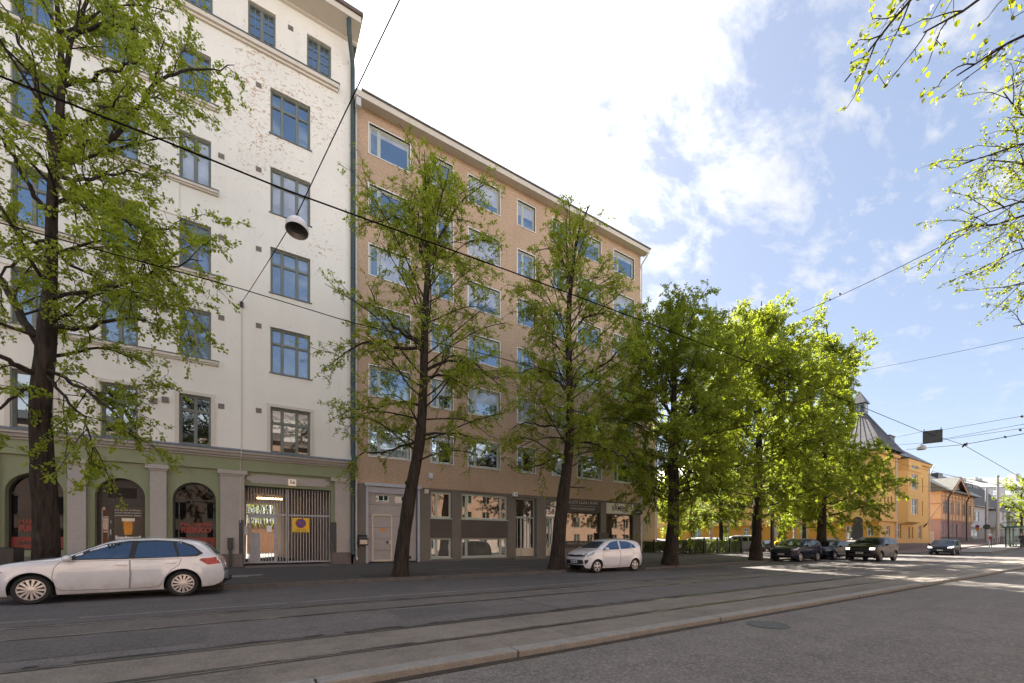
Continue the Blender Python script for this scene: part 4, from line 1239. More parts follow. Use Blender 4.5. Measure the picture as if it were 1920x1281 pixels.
mb.box(ba - .15, ba - .149, Yy - 1.0, Yy + 2, zc0, zc1); mb.box(bb + .149, bb + .15, Yy - 1.0, Yy + 2, zc0, zc1); mb.face([(ba - .15, Yy - 1, zc0), (bb + .15, Yy - 1, zc0), (bb + .15, Yy, zc0), (ba - .15, Yy, zc0)])
bay = mb.build('bay', M['yellow'], yb)
for w, h in ((w1, (.55,)), (w2, (.55,)), (w3, ())):
    window(bay, w[0], w[1], w[2], w[3], Yy - .80 if w is not w3 else Yy - .9, M['win_white'], M['g_far'], (.5,), h, .06, .06)
mb = MB(); mb.prism([(Yy - 1.15, zc1 + .001), (Yy - 1.15, zc1 + .1), (Yy + 2.5, zc1 + .9), (Yy + 2.5, zc1 + .001)], 'x', ba - .3, bb + .3)
mb.build('bay_roof', M['roof_dark'], yb)
# main roof, corner pyramid, lantern, chimney
def hip(mb, x0, x1, y0, y1, z0, z1, rx, ry, m=0):
    vs = [(x0, y0, z0), (x1, y0, z0), (x1, y1, z0), (x0, y1, z0), (x0 + rx, y0 + ry, z1), (x1 - rx, y0 + ry, z1), (x1 - rx, y1 - ry, z1), (x0 + rx, y1 - ry, z1)]
    mb.mesh(vs, [(0, 1, 5, 4), (1, 2, 6, 5), (2, 3, 7, 6), (3, 0, 4, 7), (4, 5, 6, 7), (3, 2, 1, 0)], m)
mb = MB()
hip(mb, Xy - .45, xe + .4, Yy - .45, 62.4, zt + .002, zt + 3.0, 3.2, 3.4)
mb.build('roof', M['roof_dark'], yb)
mb = MB()
cx, cy = 62.9, 20.6
apz = PF(1625, 776, 50.5).z
base = 3.3
vs = [(cx - base, cy - base, zt + .2), (cx + base, cy - base, zt + .2), (cx + base, cy + base, zt + .2), (cx - base, cy + base, zt + .2)]
t_ = .55
vs += [(cx + sx * t_, cy + sy * t_, apz) for sx, sy in ((-1, -1), (1, -1), (1, 1), (-1, 1))]
mb.mesh(vs, [(0, 1, 5, 4), (1, 2, 6, 5), (2, 3, 7, 6), (3, 0, 4, 7), (4, 5, 6, 7)])
for k in range(4):
    A, B, D, E = Vector(vs[k]), Vector(vs[(k + 1) % 4]), Vector(vs[(k + 1) % 4 + 4]), Vector(vs[k + 4])
    for i in range(0, 10):
        f = i / 9; mb.tube([A.lerp(B, f), E.lerp(D, f)], .035, 4, 1, False)
mb.build('turret_roof', [simple('turret_sheet', (.105, .10, .105), .45, .3, .2, 2), M['roof_dark']], yb)
mb = MB()
lz = PF(1625, 758, 50.5).z; lt = PF(1625, 740, 50.5).z
mb.box(cx - .62, cx + .62, cy - .62, cy + .62, apz - .2, lz)
mb.mesh([(cx - .8, cy - .8, lz), (cx + .8, cy - .8, lz), (cx + .8, cy + .8, lz), (cx - .8, cy + .8, lz), (cx, cy, lt + .5)], [(0, 1, 4), (1, 2, 4), (2, 3, 4), (3, 0, 4), (3, 2, 1, 0)])
ln = mb.build('lantern', simple('lantern_sheet', (.085, .085, .092), .45, .3, .2, 2), yb)
mb = MB(); mb.box(cx - .30, cx + .30, cy - .66, cy - .621, apz + .2, lz - .15); mb.build('lantern_window', M['g_far'], ln)
mb = MB(); mb.box(cx - .66, cx - .621, cy - .30, cy + .30, apz + .2, lz - .15); mb.build('lantern_window', M['g_far'], ln)
mb = MB(); p = PF(1682, 840, 56); mb.box(p.x - 1.0, p.x + .9, p.y + .5, p.y + 2.0, zt + .3, PF(1682, 817, 56).z); mb.box(p.x - 1.1, p.x + 1.0, p.y + .4, p.y + 2.1, PF(1682, 817, 56).z, PF(1682, 815.5, 56).z)
mb.build('chimney', M['roof_dark'], yb)
mb = MB()
for px in (1678.5, 1741):
    x = PY(px, 1000, Yy).x; mb.tube([(x, Yy - .12, zt - .2), (x, Yy - .12, gz(x) + .2)], .06, 8)
x = PY(1743, 880, Yy).x; mb.tube([(x - .1, Yy - .1, zt - 1.2), (x + .15, Yy - .3, zt - .3), (x + .45, Yy - .4, zt + .05)], .08, 8)
mb.build('downpipe', M['pipe_white'], yb)
adopt(yb, (Xy, Yy, gz(Xy)))
fp = thing('flagpole', 'bare white flagpole slanting from the yellow house wall', 'flagpole')
p0, p1 = PY(1734, 987, Yy - .1), PY(1768, 941, Yy - 2.2)
mb = MB(); mb.tube([p0, p1], [.05, .03], 8); mb.build('pole', M['lamp_white'], fp)
mb = MB(); mb.tube([p0 + Vector((-.1, .1, -.1)), p0 + (p1 - p0) * .12], .09, 8); mb.build('socket', M['dark_steel'], fp)
adopt(fp, p0)

# pink and orange timber house
ph = thing('timber_house', 'old house with orange timber upper floor, pink lower floor and a street gable', 'building')
Yp = 19.7
M['orange_wood'] = simple('orange_boards', (.70, .46, .27), .7, 0, .08, 5)
M['orange_trim'] = simple('orange_trim', (.50, .27, .14), .7, 0, .08, 5)
M['pink'] = plaster('pink_render', (.42, .275, .255), .08, .2, rough_bump=.2)
xa, xb = PY(1764, 1000, Yp).x, PY(1824, 1000, Yp).x
def c6(x, y): return (1740 + x / 7.533, 880 + y / 7.533)
def r6(x0, x1, y0, y1, Y): 
    a, b = c6(x0, y0), c6(x1, y1); return rect_y(a[0], b[0], a[1], b[1], Y)
zmid = PY(*c6(400, 735), Yp).z; zev = PY(*c6(160, 300), Yp).z
up = []
for x0, x1, y0, y1 in ((200, 232, 440, 630), (240, 270, 445, 632), (302, 326, 460, 638), (330, 354, 462, 642), (378, 405, 475, 648), (412, 438, 478, 652), (460, 486, 495, 658), (490, 516, 497, 662), (552, 574, 510, 670), (578, 600, 512, 674)):
    up.append(r6(x0, x1, y0, y1, Yp))
lw = [r6(200, 226, 765, 935, Yp), r6(328, 354, 770, 938, Yp), r6(472, 496, 785, 945, Yp), r6(565, 584, 795, 948, Yp)]
dr_ = r6(393, 417, 778, 1012, Yp)
mb = MB(); facade(mb, xa, xb, zmid, zev, Yp - .1, up, .14, 0, 1)
mb.face([(xa, Yp - .1, zmid), (xa, 30, zmid), (xa, 30, zev), (xa, Yp - .1, zev)]); mb.face([(xb, Yp - .1, zmid), (xb, 30, zmid), (xb, 30, zev), (xb, Yp - .1, zev)])
mb.build('upper_wall', [M['orange_wood'], M['orange_trim']], ph)
mb = MB(); facade(mb, xa, xb - 1, .3, zmid, Yp, lw + [dr_], .2, 0, 0)
mb.face([(xa, Yp, .3), (xa, 30, .3), (xa, 30, zmid), (xa, Yp, zmid)]); mb.face([(xb - 1, Yp, .3), (xb - 1, 30, .3), (xb - 1, 30, zmid), (xb - 1, Yp, zmid)])
mb.build('lower_wall', M['pink'], ph)
mb = MB()
h = zev - zmid
for f0, f1 in ((0, .035), (.22, .25), (.70, .73), (.80, .82), (.97, 1.0)): mb.box(xa - .06, xb + .06, Yp - .17, Yp - .102, zmid + h * f0, zmid + h * f1)
for i in range(11):
    x = xa + (xb - xa) * i / 10; mb.box(x - .09, x + .09, Yp - .158, Yp - .103, zmid + h * .036, zmid + h * .97)
for i in range(20):
    x = xa + (xb - xa) * (i + .5) / 20
    mb.box(x - .25, x + .25, Yp - .150, Yp - .104, zmid + h * .84, zmid + h * .86); mb.box(x - .25, x + .25, Yp - .150, Yp - .104, zmid + h * .93, zmid + h * .95)
mb.box(xa - .06, xa - .001, Yp - .15, 30, zmid, zmid + .25); mb.box(xa - .05, xa - .001, Yp, 30, zmid + h * .55, zmid + h * .59)
mb.build('trim', M['orange_trim'], ph)
mb = MB(); mb.box(xa - .15, xb - .9, Yp - .12, Yp - .001, zmid - .22, zmid - .02); mb.build('string_course', M['pink'], ph)
mb = MB(); mb.bbox(xa - .1, xb - .9, Yp - .2, Yp - .002, .3, 1.0 + gz(100) , .05); mb.build('plinth', M['granite'], ph)
for o in up: window(ph, *o, Yp - .02, M['win_white'], M['g_far'], (), (.66,), .07, .07)
for o in lw: window(ph, *o, Yp + .1, M['win_white'], M['g_dim'], (), (.5,), .06, .06)
mb = MB(); mb.box(dr_[0], dr_[1], Yp + .1, Yp + .15, dr_[2], dr_[3]); mb.build('door', M['dark_steel'], ph)
# roof with cross gable
mb = MB()
zr_ = PY(*c6(200, 130), Yp + 5).z
mb.prism([(Yp - .9, zev - .05), (Yp - .9, zev + .12), (Yp + 5, zr_), (Yp + 11, zev + .12), (Yp + 11, zev - .05)], 'x', xa - .9, xb + .9)
gax, gbx = PY(*c6(335, 330), Yp - .8).x, PY(*c6(570, 395), Yp - .8).x
gcx = PY(*c6(452, 115), Yp - .8).x; gzz = PY(*c6(452, 118), Yp - .8).z
for s, xq in ((1, gax), (-1, gbx)):
    mb.mesh([(xq - s * .3, Yp - .95, zev), (gcx, Yp - .95, gzz), (gcx, Yp + 5, gzz), (xq - s * .3, Yp + 5, zev), (xq - s * .3, Yp - .95, zev + .16), (gcx, Yp - .95, gzz + .16), (gcx, Yp + 5, gzz + .16), (xq - s * .3, Yp + 5, zev + .16)], [(0, 1, 2, 3), (4, 5, 6, 7), (0, 1, 5, 4), (3, 2, 6, 7), (0, 3, 7, 4)])
mb.build('roof', M['roof_grey'], ph)
mb = MB()
gw = r6(385, 428, 215, 360, Yp - .12)
mb.face([(gax, Yp - .12, zev), (gbx, Yp - .12, zev), (gcx, Yp - .12, gzz - .05)])
mb.build('gable', M['orange_wood'], ph)
window(ph, gw[0], gw[1], gw[2], gw[3], Yp - .22, M['win_white'], M['g_far'], (.5,), (.5,), .08, .07)
mb = MB()
for xq in (gax, gbx):
    A, B = Vector((xq, Yp - .93, zev)), Vector((gcx, Yp - .93, gzz))
    d = Vector((0, 0, -.45)); mb.mesh([A, B, B + d, A + d, A + Vector((0, .07, 0)), B + Vector((0, .07, 0)), B + d + Vector((0, .07, 0)), A + d + Vector((0, .07, 0))], [(0, 1, 2, 3), (4, 5, 6, 7), (0, 1, 5, 4), (3, 2, 6, 7)])
mb.build('bargeboard', M['orange_trim'], ph)
mb = MB()
for (x0, y0, y1) in ((290, 340, 1010), (546, 400, 1010)):
    a = PY(*c6(x0, y1), Yp - .25); b = PY(*c6(x0, y0 + 60), Yp - .25); e = PY(*c6(x0 + 38, y0), Yp - .85)
    mb.tube([a, b, e], .09, 8)
mb.build('downpipe', M['black'], ph)
mb = MB(); p = PY(*c6(80, 140), Yp + 5); mb.box(p.x - 1.8, p.x + 1.2, Yp + 4, Yp + 6, p.z - .8, PY(*c6(80, 70), Yp + 5).z); mb.build('chimney', M['roof_dark'], ph)
adopt(ph, (xa, Yp, gz(xa)))
gts = thing('plank_gate', 'weathered pale plank gate between the yellow and pink houses', 'gate')
a, b = PY(1742.5, 1022, 18.4).x, PY(1751, 1022, 18.4).x
mb = MB()
for i in range(7): mb.box(a + (b - a) * i / 7 + .01, a + (b - a) * (i + 1) / 7 - .01, 18.4, 18.45, gz(a) + .1, PY(1747, 997, 18.4).z + .05 * (i % 2))
mb.build('boards', simple('old_boards', (.48, .38, .28), .8, 0, .3, 4), gts)
mb = MB(); mb.box(a, b, 18.452, 18.52, gz(a) + .5, gz(a) + .62); mb.box(a, b, 18.452, 18.52, gz(a) + 1.7, gz(a) + 1.82); mb.build('rail', bpy.data.materials['old_boards'], gts)
adopt(gts, ((a + b) / 2, 18.4, gz(a)))

# pale blue-grey timber house
gh = thing('timber_house', 'pale blue-grey timber house with a seamed metal roof beside the pink house', 'building')
Yg_ = 20.6
M['blue_wood'] = simple('blue_grey_boards', (.50, .53, .59), .7, 0, .06, 4)
M['green_low'] = plaster('grey_green_render', (.34, .35, .31), .06, .15, rough_bump=.2)
xa, xb = xb + 1.5, PY(1887, 1000, Yg_).x
zm, ze = PY(*c6(700, 812), Yg_).z, PY(*c6(640, 530), Yg_).z
mb = MB()
o1 = [r6(640, 672, 600, 730, Yg_), r6(676, 722, 600, 735, Yg_)]; o2 = [r6(612, 722, 850, 968, Yg_), r6(1030, 1048, 850, 965, Yg_)]
facade(mb, xa, xb, zm, ze, Yg_, o1, .12); mb.face([(xa, Yg_, zm), (xa, 32, zm), (xa, 32, ze), (xa, Yg_, ze)]); mb.build('upper_wall', M['blue_wood'], gh)
mb = MB(); facade(mb, xa, xb, .8, zm, Yg_ + .08, o2, .15); mb.face([(xa, Yg_ + .08, .8), (xa, 32, .8), (xa, 32, zm), (xa, Yg_ + .08, zm)]); mb.build('lower_wall', M['green_low'], gh)
mb = MB(); mb.box(xa, xb, Yg_ - .06, Yg_ - .001, zm - .1, zm + .12); mb.box(xa, xb, Yg_ - .1, Yg_ - .001, ze - .25, ze); mb.build('trim', M['win_white'], gh)
for o in o1: window(gh, *o, Yg_ + .02, M['win_white'], M['g_far'], (), (.6,), .09, .07)
for o in o2: window(gh, *o, Yg_ + .12, M['win_white'], M['g_blind'] if o is o2[0] else M['g_dim'], (.5,), (.72,), .09, .07)
mb = MB()
zr2 = PY(*c6(800, 262), Yg_ + 4.5).z
xl = PY(*c6(590, 400), Yg_).x - 1
mb.prism([(Yg_ - .7, ze - .02), (Yg_ - .7, ze + .14), (Yg_ + 4.5, zr2), (Yg_ + 10, ze + .14), (Yg_ + 10, ze - .02)], 'x', xl, xb + .8)
for i in range(16):
    x = xl + (xb + .8 - xl) * i / 15; mb.tube([(x, Yg_ - .72, ze + .16), (x, Yg_ + 4.5, zr2 + .03)], .05, 4, 1, False)
mb.build('roof', [M['roof_grey'], M['roof_dark']], gh)
mb = MB(); a = PY(*c6(960, 600), Yg_ - 1).x; b = PY(*c6(1090, 600), Yg_ - 1).x
bo = r6(1046, 1072, 602, 730, Yg_ - 1)
facade(mb, a, b, zm, ze - .3, Yg_ - 1, [bo], .12); mb.face([(a, Yg_ - 1, zm), (a, Yg_, zm), (a, Yg_, ze - .3), (a, Yg_ - 1, ze - .3)]); mb.face([(b, Yg_ - 1, zm), (b, Yg_, zm), (b, Yg_, ze - .3), (b, Yg_ - 1, ze - .3)]); mb.face([(a, Yg_ - 1, zm), (b, Yg_ - 1, zm), (b, Yg_, zm), (a, Yg_, zm)])
bay = mb.build('bay', simple('bay_boards', (.56, .56, .55), .7), gh)
window(bay, *bo, Yg_ - .95, M['win_white'], M['g_far'], (), (.6,), .07, .07)
mb = MB(); mb.prism([(Yg_ - 1.3, ze - .29), (Yg_ - 1.3, ze - .15), (Yg_ + .3, ze + .5), (Yg_ + .3, ze - .29)], 'x', a - .3, b + .3); mb.build('bay_roof', M['roof_dark'], gh)
mb = MB(); x = PY(1862.5, 950, Yg_ - .2).x; mb.tube([(x, Yg_ - .7, ze + .02), (x, Yg_ - .2, ze - .8), (x, Yg_ - .2, 1.6)], .13, 8); mb.build('downpipe', M['win_white'], gh)
mb = MB()
for (x0, x1, y0, y1) in ((500, 575, 215, 300), (585, 668, 218, 270)):
    p, q = PY(*c6(x0, y0), Yg_ + 4), PY(*c6(x1, y1), Yg_ + 4); mb.box(p.x, q.x, Yg_ + 3.5, Yg_ + 5, q.z - 1.5, p.z)
mb.build('chimney', M['roof_dark'], gh)
adopt(gh, (xa, Yg_, gz(xa)))
# grey-green house farther on
qh = thing('timber_house', 'grey-green boarded house behind the bus shelter and the small bright tree', 'building')
mb = MB(); xq = xb + 1.2; Yq = 20.2
ze2 = PY(*c6(1200, 560), Yq).z
oq = [(xq + 4 + 6 * i, xq + 5.6 + 6 * i, ze2 - 3.2, ze2 - 1.2) for i in range(5)] + [(xq + 4 + 6 * i, xq + 5.6 + 6 * i, gz(xq) + 1.2, gz(xq) + 3.2) for i in range(5)]
facade(mb, xq, xq + 40, .8, ze2, Yq, oq, .12); mb.face([(xq, Yq, .8), (xq, 32, .8), (xq, 32, ze2), (xq, Yq, ze2)])
mb.build('wall', simple('green_boards', (.37, .39, .30), .7, 0, .08, 4), qh)
for o in oq: window(qh, *o, Yq + .03, M['win_white'], M['g_far'], (.5,), (.6,), .1, .08)
mb = MB(); mb.prism([(Yq - .7, ze2 - .02), (Yq - .7, ze2 + .2), (Yq + 5.5, ze2 + 3.0), (Yq + 12, ze2 + .2), (Yq + 12, ze2 - .02)], 'x', xq - .6, xq + 40.6); mb.build('roof', M['roof_dark'], qh)
adopt(qh, (xq, Yq, gz(xq)))
# big white apartment block
wh = thing('apartment_building', 'large white apartment block with a pale metal roof far down the street', 'building')
F = 165.0
p = PF(1800, 1015, F); q = PF(2010, 1015, F)
d = (q - p); d.z = 0; d.normalize()
zw0, zw1 = 2., PF(1880, 914, F).z; zrf = PF(1880, 889, F).z
n_ = Vector((-d.y, d.x, 0))
W = (q - p).length
mb = MB()
def L2(u, w, z): return p + d * u + n_ * w + Vector((0, 0, z - p.z))
mb.face([L2(0, 0, zw0), L2(W, 0, zw0), L2(W, 0, zw1), L2(0, 0, zw1)]); mb.face([L2(0, 0, zw0), L2(0, 20, zw0), L2(0, 20, zw1), L2(0, 0, zw1)])
mb.build('wall', simple('white_block', (.52, .53, .55), .8, 0, .04, .3), wh)
mb = MB(); mb.mesh([L2(-1, -1, zw1), L2(W, -1, zw1), L2(W, 10, zrf), L2(-1, 10, zrf), L2(-1, 20, zw1), L2(W, 20, zw1)], [(0, 1, 2, 3), (3, 2, 5, 4)])
for i in range(24): mb.tube([L2(W * i / 23, -1, zw1 + .1), L2(W * i / 23, 10, zrf + .1)], .09, 4, 0, False)
mb.build('roof', M['roof_light'], wh)
for u in range(3, int(W) - 3, 5):
    for k in range(6):
        z = zw1 - 2.9 - 3.1 * k; mb = MB()
        mb.face([L2(u, -.05, z), L2(u + 2.2, -.05, z), L2(u + 2.2, -.05, z + 1.6), L2(u, -.05, z + 1.6)]); mb.build('window', M['g_far'], wh)
for px0, px1, py0, py1 in ((1804, 1812, 897, 908), (1829, 1833.5, 895, 908), (1834, 1842, 897, 904), (1858, 1863, 906, 912), (1905, 1912, 888, 905), (1887, 1893, 904, 909)):
    a, b, c = PF(px0, py1, F + 6), PF(px1, py1, F + 6), PF(px0, py0, F + 6); mb = MB()
    vs = [a, b, b + n_ * 3, a + n_ * 3]; mb.mesh(vs + [v + Vector((0, 0, c.z - a.z)) for v in vs], [(0, 1, 5, 4), (1, 2, 6, 5), (2, 3, 7, 6), (3, 0, 4, 7), (4, 5, 6, 7)])
    mb.build('chimney', M['roof_light'], wh)
adopt(wh, L2(W / 2, 0, zw0))

# red brick block across the street, mirrored in the windows
bb_ = thing('apartment_building', 'red brick apartment block across the street, mirrored in the shop windows', 'building')
M['red_brick'] = brick_mat('red_brick', (.45, .285, .205), (.385, .225, .155), (.44, .41, .38))
Yo = -15.0
oo = [(-40 + 3.2 * i, -38.6 + 3.2 * i, .9 + 3.1 * k, 2.7 + 3.1 * k) for i in range(33) for k in range(4)]
mb = MB(); facade(mb, -42, 66, -.1, 13.2, Yo, oo, .15, 0, 0, 'y', -1)
mb.build('wall', M['red_brick'], bb_)
mb = MB()
for o in oo: mb.face([(o[0], Yo - .12, o[2]), (o[1], Yo - .12, o[2]), (o[1], Yo - .12, o[3]), (o[0], Yo - .12, o[3])])
w_ = mb.build('window_row', M['g_dim'], bb_); w_['kind'] = 'stuff'
mb = MB()
for o in oo:
    m_ = (o[0] + o[1]) / 2
    for a, b in ((o[0], o[0] + .08), (o[1] - .08, o[1]), (m_ - .05, m_ + .05)): mb.box(a, b, Yo - .11, Yo - .06, o[2], o[3])
    mb.box(o[0], o[1], Yo - .06, Yo + .06, o[2] - .08, o[2] - .002)
f_ = mb.build('window_frames', M['mint_frame'], bb_); f_['kind'] = 'stuff'
mb = MB(); mb.prism([(Yo + .5, 13.202), (Yo + .5, 13.5), (Yo - 6, 15.5), (Yo - 12, 13.5), (Yo - 12, 13.202)], 'x', -42.5, 66.5); mb.build('roof', M['roof_metal'], bb_)
adopt(bb_, (10, Yo, 0))

# darker block farther along the near side, mirrored in car flanks and far windows
b2_ = thing('apartment_building', 'brown rendered apartment block across the street beyond the brick one, mirrored in car flanks', 'building')
mb = MB(); oo = [(70 + 3.6 * i, 71.5 + 3.6 * i, .9 + 3.2 * k + gz(90), 2.7 + 3.2 * k + gz(90)) for i in range(24) for k in range(4)]
facade(mb, 67.5, 160, -.1, 15.5, -15.2, oo, .15, 0, 0, 'y', -1); mb.build('wall', plaster('brown_render', (.17, .105, .075), .12, .25), b2_)
mb = MB()
for o in oo: mb.face([(o[0], -15.32, o[2]), (o[1], -15.32, o[2]), (o[1], -15.32, o[3]), (o[0], -15.32, o[3])])
w_ = mb.build('window_row', M['g_dim'], b2_); w_['kind'] = 'stuff'
mb = MB(); mb.prism([(-14.7, 15.502), (-14.7, 15.8), (-21, 18), (-27, 15.8), (-27, 15.502)], 'x', 67.2, 160.3); mb.build('roof', M['roof_metal'], b2_)
adopt(b2_, (110, -15.2, 0))
# repaired asphalt patches
M['patch'] = asphalt('patch_asphalt', (.078, .070, .067), (.108, .097, .091), .3, cracks=False)
mb = MB()
for x0, x1, y0, y1, z in ((-3.5, -.6, 7.1, 8.3, .004), (9., 13.5, 11.6, 13.0, .004), (2.2, 4.2, 7.3, 8.4, .004), (19, 24, 10.9, 12.1, .004)):
    q = random.Random(int(x0 * 10)); j = lambda: q.uniform(-.05, .05)
    mb.face([(x0 + j(), y0 + j(), z), (x1 + j(), y0 + j(), z), (x1 + j(), y1 + j(), z), (x0 + j(), y1 + j(), z)])
tag(mb.build('asphalt_patch', M['patch']), kind='structure')
# ================================================================== TREES
def np_tubes(P, Rr, k):
    """P [N,m,3] paths, Rr [N,m] radii -> verts, quads"""
    N_, m_, _ = P.shape
    D = np.gradient(P, axis=1); D /= np.linalg.norm(D, axis=2, keepdims=True) + 1e-9
    ref = np.where(np.abs(D[:, :1, 2:3]) > .8, np.array([1., 0, 0]), np.array([0, 0, 1.]))
    U = np.cross(D, np.broadcast_to(ref, D.shape)); U /= np.linalg.norm(U, axis=2, keepdims=True) + 1e-9
    W_ = np.cross(D, U)
    a = np.arange(k) * 2 * np.pi / k
    V = P[:, :, None, :] + Rr[:, :, None, None] * (np.cos(a)[None, None, :, None] * U[:, :, None, :] + np.sin(a)[None, None, :, None] * W_[:, :, None, :])
    idx = np.arange(N_ * m_ * k).reshape(N_, m_, k)
    A = idx[:, :-1, :]; B = np.roll(A, -1, axis=2); Dn = idx[:, 1:, :]; Cn = np.roll(Dn, -1, axis=2)
    return V.reshape(-1, 3), np.stack([A, B, Cn, Dn], -1).reshape(-1, 4)

def np_mesh(name, V, F, mat, parent=None, smooth=True):
    me = bpy.data.meshes.new(name)
    me.vertices.add(len(V)); me.vertices.foreach_set('co', np.asarray(V, np.float32).ravel())
    n, c = F.shape
    me.loops.add(n * c); me.loops.foreach_set('vertex_index', F.astype(np.int32).ravel())
    me.polygons.add(n); me.polygons.foreach_set('loop_start', np.arange(n, dtype=np.int32) * c)
    me.polygons.foreach_set('use_smooth', np.full(n, smooth, dtype=bool))
    me.materials.append(mat); me.update(calc_edges=True); me.validate()
    o = bpy.data.objects.new(name, me); C.objects.link(o)
    if parent: o.parent = parent
    return o

LEAF = np.array([(0, 0, 0), (-.36, .12, .06), (-.42, .48, .10), (0, 1.0, 0), (.42, .48, .10), (.36, .12, .06)], float)
LF = np.array([(0, 3, 2, 1), (0, 5, 4, 3)])
def np_leaves(pos, dirs, size, rng, flat=.6):
    n = len(pos)
    d = dirs + rng.normal(0, .55, (n, 3)); d[:, 2] -= .25; d /= np.linalg.norm(d, axis=1, keepdims=True) + 1e-9
    nr = rng.normal(0, 1, (n, 3)) * (1 - flat) + np.array([0, 0, 1.]) * flat
    x = np.cross(d, nr); x /= np.linalg.norm(x, axis=1, keepdims=True) + 1e-9
    z = np.cross(x, d)
    s = size * rng.uniform(.6, 1.25, n)
    V = pos[:, None, :] + s[:, None, None] * (LEAF[None, :, 0, None] * x[:, None, :] + LEAF[None, :, 1, None] * d[:, None, :] + LEAF[None, :, 2, None] * z[:, None, :])
    F = (np.arange(n) * 6)[:, None, None] + LF[None]
    return V.reshape(-1, 3), F.reshape(-1, 4)

def resample(pts, m):
    pts = np.asarray(pts, float)
    L = np.r_[0, np.cumsum(np.linalg.norm(np.diff(pts, axis=0), axis=1))]
    t = np.linspace(0, L[-1], m)
    q = np.stack([np.interp(t, L, pts[:, i]) for i in range(3)], 1)
    # soften the corners
    for _ in range(2): q[1:-1] = .25 * q[:-2] + .5 * q[1:-1] + .25 * q[2:]
    return q, L[-1]

def unit(v): return v / (np.linalg.norm(v) + 1e-9)

